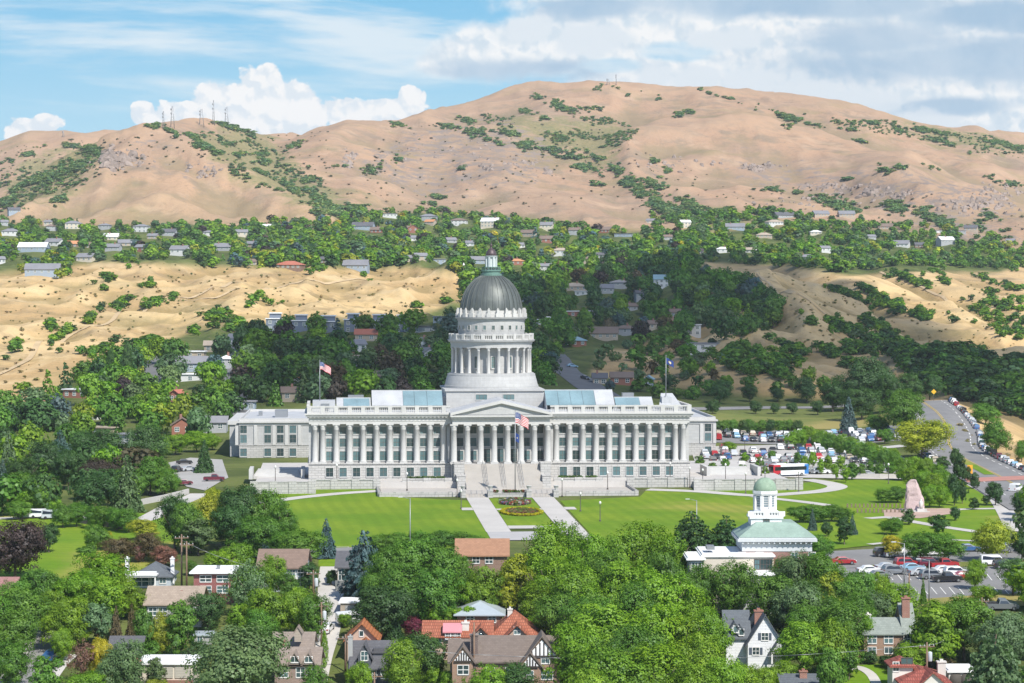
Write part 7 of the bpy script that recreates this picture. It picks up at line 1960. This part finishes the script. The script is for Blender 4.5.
# museum car park, read off the photograph
mw = 'in the museum car park'
for px, py, ang, k, c, w in ((844, 563, 5, 'sedan', 'red', 'near the entrance of the museum car park'), (886, 555, 8, 'suv', 'black', 'under the yellow tree'), (897, 556, 8, 'sedan', 'silver', 'beside the yellow tree'), (909, 554, 8, 'sedan', 'white', 'under the round park trees'), (932, 554, 8, 'sedan', 'white', 'between the round park trees'),
                             (940, 553.5, 8, 'suv', 'blue', 'under the right round park tree'), (969, 550, 4, 'sedan', 'blue', 'alone in the open upper strip of the car park'), (1002, 551, 4, 'suv', 'grey', 'at the right end of the upper strip'), (1012, 549, 4, 'sedan', 'silver', 'at the right end of the upper strip'),
                             (907, 565.5, 12, 'suv', 'red', 'at the left of the back row of the museum car park'), (913, 569.5, 12, 'sedan', 'light blue', 'in the back row of the museum car park'), (930, 565.5, 12, 'suv', 'dark red', 'in the back row of the museum car park'), (945, 566.5, 10, 'pickup', 'red', 'in the back row of the museum car park'),
                             (994, 564, 5, 'van', 'white', 'at the far right of the museum car park'), (1006, 567, 5, 'suv', 'black', 'beside the white van'), (895, 573, 15, 'suv', 'grey', 'at the left of the museum car park'), (870, 572, 12, 'sedan', 'white', 'half hidden by trees at the car park edge'),
                             (922, 574, 12, 'sedan', 'silver', 'in the middle row of the museum car park'), (933, 577.5, 10, 'suv', 'grey', 'in the front row of the museum car park'), (945, 572, 10, 'sedan', 'white', 'in the middle row of the museum car park'), (957, 574.5, 8, 'suv', 'white', 'in the middle row of the museum car park'),
                             (948, 580.5, 8, 'pickup', 'black', 'in the front row of the museum car park'), (965, 578, 8, 'sedan', 'red', 'in the front row of the museum car park'), (888, 569, 14, 'sedan', 'silver', 'at the left of the museum car park'), (880, 577, 14, 'sedan', 'grey', 'by the trees left of the museum car park'),
                             (1003, 608, 4, 'pickup', 'grey', 'below the dry bank on the right'), (326, 630, 80, 'sedan', 'white', 'on the lane beside the columnar cypress'), (350, 622, 20, 'van', 'white', 'by the garage beside the lane'), (1016, 490, 60, 'van', 'white', 'driving at the foot of the boulevard'),
                             (52, 657, 70, 'sedan', 'blue', 'at the kerb of the street at lower left'), (560, 640, 0, 'sedan', 'grey', 'under the trees beside the timbered house')):
    p = hit(px, py + 2); car(p.x, p.y, R(ang), k, c, w, 'cars in the museum car park' if 840 < px < 1020 and 540 < py < 600 else 'cars on the streets', True)
for px, py, ang, k, c, w in ((184, 463, 10, 'sedan', 'black', 'on the far side of the drive west of the capitol'), (176, 471, 80, 'suv', 'black', 'in the shade left of the drive'), (183, 484, 20, 'sedan', 'dark red', 'driving on the drive west of the capitol'), (214, 480, 0, 'pickup', 'dark red', 'beside the terrace wall west of the capitol'),
                             (572, 366, 20, 'sedan', 'light blue', 'on the street right of the drum'), (585, 378, -60, 'sedan', 'black', 'on the street right of the drum'), (545, 357, 0, 'suv', 'black', 'at the top of the street right of the drum'), (822, 473, 2, 'suv', 'white', 'on the drive beside the small trees'), (815, 473, 2, 'sedan', 'grey', 'on the drive beside the small trees'), (868, 475, 2, 'sedan', 'silver', 'at the end of the drive'),
                             (28, 517, 4, 'van', 'white', 'at the top of the west lawn'), (40, 517, 4, 'van', 'white', 'at the top of the west lawn'), (52, 518, 8, 'van', 'silver', 'at the top of the west lawn'),
                             (236, 362, 90, 'sedan', 'grey', 'on the straight uphill street'), (237, 380, 90, 'suv', 'silver', 'on the straight uphill street'), (188, 470, 40, 'sedan', 'silver', 'parked in the drive west of the capitol'), (860, 447, 5, 'van', 'white', 'at the far end of the lower car park')):
    p = hit(px, py + 1.5); car(p.x, p.y, R(ang), k, c, w, 'cars on the streets', False)
distinguish(CLAB)
print('cars', len(CLAB))

def bus(px, py, ang):
    p = hit(px, py); r = empty('city_bus', (p.x, p.y, p.z + .17), R(ang)); tag(r, 'white city bus with red front and blue tail on the drive', 'bus')
    b = MB(); b.box(-5.2, 5.2, -1.25, 1.25, .4, 3.0, 0); b.box(-5.0, 5.0, -1.1, 1.1, 3.0, 3.12, 0); b.box(-4.0, -1.2, -.8, .8, 3.12, 3.4, 0); b.build('body', mat('bus white', (.72, .72, .72), .4, .05), r)
    b = MB(); b.box(-5.24, -3.1, -1.27, 1.27, .5, 3.02); b.build('front_panel', mat('bus red', (.45, .03, .04), .4, .05), r)
    b = MB(); b.box(4.0, 5.24, -1.27, 1.27, .5, 3.02); b.build('tail_panel', mat('bus blue', (.04, .17, .42), .4, .05), r)
    b = MB(); b.box(-4.8, 4.6, -1.285, -1.255, 1.55, 2.5); b.box(-4.8, 4.6, 1.255, 1.285, 1.55, 2.5); b.box(-5.27, -5.245, -1.1, 1.1, 1.2, 2.6); b.build('window', CGL, r)
    for X_ in (-3.4, 3.2):
        for s in (-1, 1): o = link('wheel', CARS['van']['wheel'], r); o.location = (X_, s*1.17, .42); o.scale = (1.3, 1.2, 1.3)
bus(789, 476.5, 24)

# ------------------------------------------------------------------ monument, flags, lamps, poles
def monument():
    p = hit(915, 511.5); r = empty('stone_monument', (p.x, p.y, p.z), R(-8)); tag(r, 'tall rough pinkish granite monument with leaning curved top on the park lawn', 'monument')
    m = mat('pink granite', (0.50, 0.385, 0.37), 0.9, 0.2, 0.9, .2, 0, 0.8)
    k = p.y / F
    prof = [(-10, 0), (-9.2, 8), (-8.6, 20), (-8.3, 27), (-6.5, 31), (-3, 32.5), (1.5, 31.0), (4, 27), (6, 21), (7.5, 16), (9.3, 13.5), (9.5, 6), (9.9, 0)]
    bm = bmesh.new(); rng = random.Random(3)
    left = prof[:6]; right = prof[6:][::-1]
    rings = []
    for j in range(13):
        f = j / 12; z = f * 32.0
        def xs(side):
            q = sorted(side, key=lambda a: a[1])
            return float(np.interp(z, [a[1] for a in q], [a[0] for a in q]))
        xl, xr = xs(prof[:6]), xs(prof[6:]); th = 6.5 * (1 - .55 * f)
        ring = []
        for t in range(16):
            a = 2 * math.pi * t / 16; ca, sa = math.cos(a), math.sin(a)
            ca = math.copysign(abs(ca) ** .5, ca); sa = math.copysign(abs(sa) ** .6, sa)
            x = (xl + xr) / 2 + (xr - xl) / 2 * ca + rng.uniform(-.55, .55); y = th * sa + rng.uniform(-.7, .7)
            ring.append(bm.verts.new((x * k, y * k, (z + rng.uniform(-.5, .5) * (0 < j)) * k)))
        rings.append(ring)
    for a, b in zip(rings[:-1], rings[1:]):
        for t in range(16): bm.faces.new((a[t], a[(t+1) % 16], b[(t+1) % 16], b[t]))
    bm.faces.new(rings[-1]); bm.faces.new(rings[0][::-1])
    me = bpy.data.meshes.new('rough_stone'); bm.to_mesh(me); bm.free(); me.materials.append(m); link('rough_stone', me, r)
    b = MB(); b.box(-2.8, 2.8, -1.9, 2.2, -.6, .45); b.box(-2.4, 3.4, -3.2, -1.93, -.6, .25); b.build('plinth', PAVE, r)
    b = MB(); b.box(.6, 2.2, -3.0, -2.2, .25, .9); b.lathe([(.45, .9), (.38, 1.7), (.5, 2.2), (.3, 2.55), (.16, 2.65), (.22, 2.85), (.1, 3.05)], 10, (1.4, -2.6)); b.build('statue', mat('pale statue stone', (.6, .58, .55), .8, .1), r)
monument()

def flag_mesh(kind, w, h):
    """cloth waving to +x from the hoist at x = 0, top edge at z = 0"""
    nx, nz = 26, 26; mats = []
    V, Fc, mi = [], [], []
    for j in range(nz + 1):
        for i in range(nx + 1):
            u, v = i / nx, j / nz
            V.append((w * u * .93, .16 * w * u * math.sin(u * 7.5 + v * 1.3), -h * v - .42 * w * u * u - .10 * w * u + .03 * w * math.sin(u * 9)))
    for j in range(nz):
        for i in range(nx):
            a = j * (nx + 1) + i; Fc.append((a, a + nx + 1, a + nx + 2, a + 1))
            if kind == 'stripes':
                if i < nx * .4 and j < nz * 7 / 13:
                    mi.append(1 if (i % 2 == 1 and j % 3 == 1 and 0 < j < 13) else 2)
                else: mi.append(0 if (j // 2) % 2 == 0 else 1)
            else:
                d = math.hypot((i + .5) / nx - .5, ((j + .5) / nz - .5) * h / w)
                mi.append(1 if d < .13 else 3 if d < .19 else 2)
    me = bpy.data.meshes.new('flag'); me.from_pydata(V, [], Fc)
    for n, c in (('flag red', (.60, .012, .03)), ('flag white', (.75, .75, .75)), ('flag blue', (.03, .06, .22)), ('flag gold', (.6, .42, .08))): me.materials.append(mat(n, c, .8, .05))
    me.polygons.foreach_set('material_index', mi); me.polygons.foreach_set('use_smooth', [True] * len(Fc)); me.update()
    return me
def flagpole(pos, h, flags, label, ang=-12):
    r = empty('flagpole', pos, R(ang)); tag(r, label, 'flagpole')
    b = MB(); b.tube((0, 0, -.2), (0, 0, h), .13, .07, 10); b.lathe([(.05, h), (.16, h + .12), (.05, h + .28)], 10); b.lathe([(.4, -.2), (.4, .25), (.16, .3)], 12); b.build('pole', METAL, r)
    for kind, z, w, hh in flags:
        o = link('flag', flag_mesh(kind, w, hh), r); o.location = (.1, 0, z)
p = loc2w(1.6, -30.2, -1.75); flagpole(p, zat(411, p.y) + 1.75, [('stripes', zat(412.5, p.y) + 1.75, 3.3, 2.5), ('emblem', zat(433, p.y) + 1.75, .9, 2.0)], 'tall flagpole with striped star flag on the forecourt before the steps')
p = loc2w(-45.2, 8, 16.5); flagpole(p, zat(361, p.y) - 16.5, [('stripes', zat(362, p.y) - 16.5, 2.9, 1.9)], 'roof flagpole with striped star flag at the west end of the capitol')
p = loc2w(43.3, 10, 19.6); flagpole(p, zat(356, p.y) - 19.6, [('emblem', zat(358, p.y) - 19.6, 2.0, 1.6)], 'roof flagpole with dark blue flag at the east end of the capitol')

ILAB = []
def lamp_post(pos, h, where, glob=True):
    r = empty('lamp_post', pos); tag(r, None, 'lamp post', 'lamp posts')
    b = MB(); b.lathe([(.22, 0), (.22, .3), (.1, .45), (.07, h - .5), (.12, h - .4)], 10); b.build('post', DTRIM, r)
    b = MB(); b.lathe([(.1, h - .4), (.24, h - .25), (.26, h), (.16, h + .2), (.03, h + .32)], 12); b.build('lamp_globe', mat('frosted globe', (.66, .66, .62), .4, .05), r)
    ILAB.append((r, 'lamp post with pale globe ' + where, pix(pos)[0]))
for lx, ly, z, w in ((-12.5, -33.5, -2.4, 'at the left of the forecourt wall'), (12.6, -33.5, -2.4, 'at the right of the forecourt wall'), (-13, -62, -2.8, 'on the lawn beside the west walk'), (13.4, -70, -2.9, 'on the lawn beside the east walk'), (15.5, -92, -3.1, 'low on the lawn beside the east walk'),
                     (-24, -20, -1.75, 'on the west half of the forecourt'), (25, -20, -1.75, 'on the east half of the forecourt'), (-41, -9, -.35, 'on the terrace before the west colonnade'), (42, -8, -.35, 'on the terrace before the east colonnade'), (55, -14, -.35, 'on the terrace east of the colonnade'), (-56, -14, -.35, 'on the terrace west of the colonnade'), (67, 4, -.35, 'by the east plaza steps')):
    q = loc2w(lx, ly); q.z = z if z in (-1.75, -.35) else t1(q.x, q.y); lamp_post(q, 4.2, w)
for px, py, w in ((690, 488, 'on the grass east of the terrace'), (703, 490, 'on the grass east of the terrace'), (746, 494, 'beside the curving walk'), (799, 492, 'beside the curving walk'), (889, 484, 'on the park lawn behind the monument'), (845, 470, 'by the drive'), (760, 470, 'by the drive'), (726, 466, 'by the lower car park'), (815, 461, 'in the lower car park'), (745, 456, 'in the lower car park')):
    lamp_post(hit(px, py), 5.0, w)
def light_pole(px, base, top, label):
    p = hit(px, base); h = (base - top) * p.y / F; r = empty('street_light', p); tag(r, label, 'street light')
    b = MB(); b.tube((0, 0, -.3), (0, 0, h), .12, .07, 8); b.tube((0, 0, h - .1), (-1.6, 0, h + .25), .05, .04, 6); b.build('pole', METAL, r)
    b = MB(); b.box(-2.2, -1.4, -.16, .16, h + .16, h + .3); b.build('lamp_head', mat('pale lamp head', (.55, .56, .56), .5, .05), r)
light_pole(930, 604, 560, 'pale grey light pole standing in the museum car park'); light_pole(905, 600, 543, 'tall dark light pole left of the museum car park'); light_pole(697, 548, 500, 'tall pole with a banner on the lawn beside the pines'); light_pole(410, 566, 498, 'thin tall light pole in front of the west lawn')

WOOD = mat('weathered timber', (0.20, 0.135, 0.095), .9, .25, 3.0)
def utility(px, base, top, label, tr=False, arm=True):
    p = hit(px, base); h = (base - top) * p.y / F; r = empty('utility_pole', p, R(15)); tag(r, label, 'utility pole')
    b = MB(); b.tube((0, 0, -.5), (0, 0, h), .19, .12, 9); b.build('pole', WOOD, r)
    if arm:
        b = MB(); b.box(-1.25, 1.25, -.07, .07, h - .75, h - .6); b.build('crossarm', WOOD, r)
        for x in (-1.1, -.4, .4, 1.1): b = MB(); b.lathe([(.05, h - .6), (.09, h - .5), (.05, h - .42), (.02, h - .3)], 8, (x, 0)); b.build('insulator', STONE, r)
    if tr: b = MB(); b.lathe([(.3, h - 2.9), (.34, h - 2.8), (.34, h - 1.6), (.3, h - 1.5), (.1, h - 1.4)], 14, (.5, 0)); b.build('transformer', mat('transformer grey', (.48, .52, .54), .5, .05), r)
    return p + Vector((0, 0, h - .45))
U = [utility(321, 648, 602, 'wooden utility pole with grey transformer beside the lane cypress', True), utility(313, 596, 570, 'short utility pole with transformer above the lane', True), utility(345, 672, 634, 'brown wooden utility pole beside the orange-roofed house', False), utility(181, 590, 534, 'left of two tall utility poles behind the tan roof'),
     utility(186, 592, 541, 'right of two tall utility poles behind the tan roof'), utility(928, 690, 642, 'dark utility pole with transformer in front of the tile-roofed house', True), utility(983, 640, 597, 'utility pole with double crossarm beside the car park trees'), utility(910, 612, 573, 'bare orange-brown pole above the brick chimney', False, False), utility(474, 700, 622, 'tall dark pole in front of the half-timbered house', False, False), utility(374, 705, 672, 'grey utility pole in the bottom edge garden', False)]
for a, b_, lab in ((U[5], Vector((U[5].x - 75, U[5].y + 4, U[5].z - 1.5)), 'power line sagging left from the pole by the tile-roofed house'), (U[5], U[6] + Vector((0, 0, -.4)), 'power line climbing to the pole beside the car park trees'), (U[2], U[9], 'power line above the dark gabled house'), (U[0], U[1], 'power line between the two transformer poles'), (U[3] + Vector((0, 0, -.6)), U[1], 'power line over the red flat-roofed house')):
    bm_ = MB(); n = 14
    pts = [a.lerp(b_, k / n) - Vector((0, 0, 1.6 * (1 - (2 * k / n - 1) ** 2))) for k in range(n + 1)]
    for q0, q1 in zip(pts[:-1], pts[1:]): bm_.tube(q0, q1, .035, .035, 5)
    tag(bm_.build('power_line', METAL), lab, 'power line')

def mast(px, base, top, w, label):
    p = hit(px, base)
    if p is None: return
    h = (base - top) * p.y / F; r = empty('radio_mast', p); tag(r, label, 'radio mast')
    b = MB(); k = w * p.y / F / 2
    for sx, sy in ((-1, -1), (1, -1), (1, 1), (-1, 1)): b.tube((sx*k, sy*k, -2), (sx*k*.25, sy*k*.25, h), .2, .14, 5)
    n = 7
    for j in range(n):
        f0, f1 = j / n, (j + 1) / n; k0, k1 = k * (1 - .75 * f0), k * (1 - .75 * f1)
        for s in (-1, 1): b.tube((-k0*s, -k0, h*f0), (k1*s, -k1, h*f1), .08, .08, 4); b.tube((-k0, -k0*s, h*f0), (-k1, k1*s, h*f1), .08, .08, 4)
    b.build('lattice', METAL, r)
    b = MB()
    for z in (.62, .8): b.tube((-k*.6, -k*.7, h*z), (-k*.6, -k*.7, h*z + 2.2), .6, .6, 8)
    b.build('antenna', METAL, r)
for px, base, top, w, lab in ((164, 129, 111, 2, 'thin mast at the left of the left ridge group'), (173, 128, 106, 4, 'tall lattice mast second in the left ridge group'), (202, 126, 109, 5, 'broad lattice mast in the middle of the left ridge group'), (214, 125, 100, 2, 'slender tallest mast on the left ridge'), (227, 126, 107, 4, 'lattice mast at the right of the left ridge group'), (608, 85, 79, 4, 'small squat mast on the summit'), (616, 85, 74, 1, 'thin whip mast on the summit'), (64, 137, 131, 2, 'short mast on the far left skyline')): mast(px, base, top, w, lab)

def road_sign(px, base, top, label, col, diamond=True):
    p = hit(px, base); h = (base - top) * p.y / F; r = empty('road_sign', p); tag(r, label, 'road sign')
    b = MB(); b.tube((0, 0, -.2), (0, 0, h), .06, .06, 6); b.build('post', METAL, r)
    b = MB(); s = .95; b.slab([(0, -.1, h - 1.9), (s, -.1, h - .95), (0, -.1, h), (-s, -.1, h - .95)] if diamond else [(-s*.7, -.1, h - 2.2), (s*.7, -.1, h - 2.2), (s*.7, -.1, h), (-s*.7, -.1, h)], (0, .05, 0)); b.build('panel', mat(label[:12], col, .5, .05), r)
road_sign(970.5, 480, 465, 'orange-yellow sign beside the boulevard crosswalk', (.75, .36, .03), False); road_sign(934, 402, 389, 'yellow diamond sign at the boulevard bend', (.7, .42, .03))
def bollard_rail(px0, px1, py, label):
    a, b_ = hit(px0, py), hit(px1, py); r = empty('low_fence', a); tag(r, label, 'fence'); b = MB(); n = int((b_ - a).length / .9)
    for k in range(n + 1):
        p = a.lerp(b_, k / n); p.z = t1(p.x, p.y); b.box(p.x - a.x - .16, p.x - a.x + .16, p.y - a.y - .16, p.y - a.y + .16, p.z - a.z - .3, p.z - a.z + 1.0)
    b.box(0, b_.x - a.x, -.05, .05, .0, .12) if abs(b_.y - a.y) < .5 else b.slab([Vector((0, -.05, .1)), Vector((b_.x - a.x, b_.y - a.y - .05, b_.z - a.z + .1)), Vector((b_.x - a.x, b_.y - a.y + .05, b_.z - a.z + .1)), Vector((0, .05, .1))], (0, 0, .15))
    b.build('posts', cmat((0.20, 0.15, 0.11)), r)
bollard_rail(848, 905, 508, 'row of short dark posts left of the monument, back row'); bollard_rail(858, 904, 513, 'row of short dark posts left of the monument, front row')
def fence_wall(pxs, h, label, m, name='garden_wall'):
    b = MB(); pts = [hit(*q) for q in pxs]
    for a, c in zip(pts[:-1], pts[1:]):
        d = (c - a); n = max(1, int(d.length / 4))
        for k in range(n):
            p, q = a.lerp(c, k / n), a.lerp(c, (k + 1) / n); p.z = t1(p.x, p.y); q.z = t1(q.x, q.y)
            t = Vector((-d.y, d.x, 0)).normalized() * .2
            b.slab([p - t - Vector((0, 0, .5)), q - t - Vector((0, 0, .5)), q - t + Vector((0, 0, h)), p - t + Vector((0, 0, h))], tuple(t * 2))
    tag(b.build(name, m), label, 'wall')
fence_wall([(135, 506), (150, 503), (165, 500), (188, 494)], 1.3, 'low pale wall above the sloping west lawn', PAVE)
fence_wall([(60, 521), (90, 525), (130, 531)], 1.2, 'dark low wall under the row of trees on the west lawn', cmat((.12, .11, .11)))
fence_wall([(848, 478), (880, 478.5), (905, 478.5)], 1.2, 'pale low wall between the drive and the park lawn', PAVE)
fence_wall([(800, 444), (840, 447), (880, 454), (905, 464)], 1.4, 'dark retaining wall under the hedge trees by the car park', cmat((.14, .14, .13)))

# flowers and hedges in the beds
mfw = Mass()
for k in range(150):
    a = rngM.uniform(0, 6.28); p = loc2w(4.4 * math.cos(a), -72 + 7.7 * math.sin(a)); p.z = t1(p.x, p.y) + .15; mfw.add('scrub', p, 1.0, .6, jit((.48, .42, .02), .1), rngM)
for k in range(190):
    a = rngM.uniform(0, 6.28); q = math.sqrt(rngM.random()) * .82; p = loc2w(4.4 * q * math.cos(a), -72 + 7.6 * q * math.sin(a)); p.z = t1(p.x, p.y) + .15
    mfw.add('scrub', p, .9, .6, jit(pick([((.14, .2, .04), 3), ((.30, .16, .10), 1.4), ((.20, .10, .06), 1)]), .2), rngM)
for k in range(170):
    a = rngM.uniform(0, 6.28); q = math.sqrt(rngM.random()); p = loc2w(3.6 * q * math.cos(a), -49 + 7 * q * math.sin(a)); p.z = t1(p.x, p.y) + .15
    mfw.add('scrub', p, 1.0, .8, jit(pick([((.10, .16, .04), 3), ((.36, .10, .08), 1), ((.20, .18, .30), .8), ((.5, .48, .42), .6)]), .2), rngM)
for s in (-1, 1):
    for k in range(40):
        p = loc2w(s * rngM.uniform(14, 23.5), rngM.uniform(-9.4, -8.4), .1); mfw.add('scrub', p, 1.0, .9, jit((.09, .15, .04)), rngM)
for k in range(36):
    p = loc2w(rngM.uniform(-3.6, 3.6), -32.1 + rngM.uniform(-.7, .7), -1.45); mfw.add('scrub', p, .9, .8, jit(pick([((.09, .15, .04), 2), ((.34, .1, .06), 1)])), rngM)
mfw.build('flowers', 'flowers and low plants in the formal beds')
distinguish(ILAB); distinguish(TLAB)

# ------------------------------------------------------------------ a cloud overhead and the air
SHADE = [(225, 412), (232, 345), (262, 330), (330, 326), (420, 322), (468, 312), (490, 288), (560, 282), (640, 288), (690, 250), (760, 258), (840, 282), (900, 310), (960, 332), (1060, 358), (1060, 420), (960, 404), (905, 396), (830, 404), (740, 410), (700, 405), (600, 402), (540, 398), (440, 398), (330, 404)]
def cloud():
    pts = [hit(*q) for q in SHADE]; hgt = 1150.0; k = hgt / SUN.z
    poly = [(p.x + SUN.x * (k - p.z / SUN.z), p.y + SUN.y * (k - p.z / SUN.z)) for p in pts]
    xs, ys = [q[0] for q in poly], [q[1] for q in poly]; st = 9.0
    gx = np.arange(min(xs) - 60, max(xs) + 60, st); gy = np.arange(min(ys) - 60, max(ys) + 60, st)
    X, Y = np.meshgrid(gx, gy); wx = X + 26 * fbm(X / 70, Y / 70, 4, 301); wy = Y + 26 * fbm(X / 70, Y / 70, 4, 302)
    m = soft(in_poly(wx, wy, poly), 5) + 0.22 * fbm(X / 55, Y / 55, 4, 303) - 0.1
    t = np.clip((m - 0.32) / 0.5, 0, 1); puff = .6 + .6 * fbm(X / 45, Y / 45, 4, 304)
    on = t > 0
    zt_ = hgt + 55 * np.sqrt(t) * np.clip(puff, .2, 2); zb_ = hgt - 14 * np.sqrt(t) * np.clip(puff, .3, 2)
    n = X.size; idx = np.arange(n).reshape(X.shape)
    cell = on[:-1, :-1] & on[1:, :-1] & on[:-1, 1:] & on[1:, 1:]
    q = np.stack([idx[:-1, :-1], idx[:-1, 1:], idx[1:, 1:], idx[1:, :-1]], -1)[cell]
    V = np.concatenate([np.stack([X, Y, zt_], -1).reshape(-1, 3), np.stack([X, Y, zb_], -1).reshape(-1, 3)])
    Q = np.concatenate([q, q[:, ::-1] + n]); used = np.unique(Q); re = np.zeros(2 * n, int); re[used] = np.arange(len(used))
    m_ = bpy.data.materials.new('cloud'); m_.use_nodes = True; g = NG(m_.node_tree)
    for nd in list(g.N): g.N.remove(nd)
    o = g.new('ShaderNodeOutputMaterial'); d = g.new('ShaderNodeBsdfDiffuse'); d.inputs[0].default_value = (.9, .9, .92, 1); tr = g.new('ShaderNodeBsdfTransparent'); mx = g.new('ShaderNodeMixShader')
    mx.inputs[0].default_value = 0.54; g.L.new(tr.outputs[0], mx.inputs[1]); g.L.new(d.outputs[0], mx.inputs[2]); g.L.new(mx.outputs[0], o.inputs[0])
    tag(link('cloud', np_mesh('cloud', V[used], re[Q], m_, smooth=True)), 'cloud drifting high over the city', None, None, 'stuff')
cloud()
def haze():
    b = MB(); z0, z1 = float(GZ.min()) - 1.5, float(GZ.max()) + 45
    b.box(-4600, 4600, -60, 9150, z0, z1)
    m = bpy.data.materials.new('haze'); m.use_nodes = True; g = NG(m.node_tree)
    for nd in list(g.N): g.N.remove(nd)
    o = g.new('ShaderNodeOutputMaterial'); v = g.new('ShaderNodeVolumePrincipled'); v.inputs['Color'].default_value = (.82, .90, 1.0, 1); v.inputs['Density'].default_value = HAZE; v.inputs['Anisotropy'].default_value = 0.0
    g.L.new(v.outputs[0], o.inputs['Volume'])
    tag(b.build('haze', m), 'thin summer haze', None, None, 'stuff')
HAZE = 4.2e-5
haze()
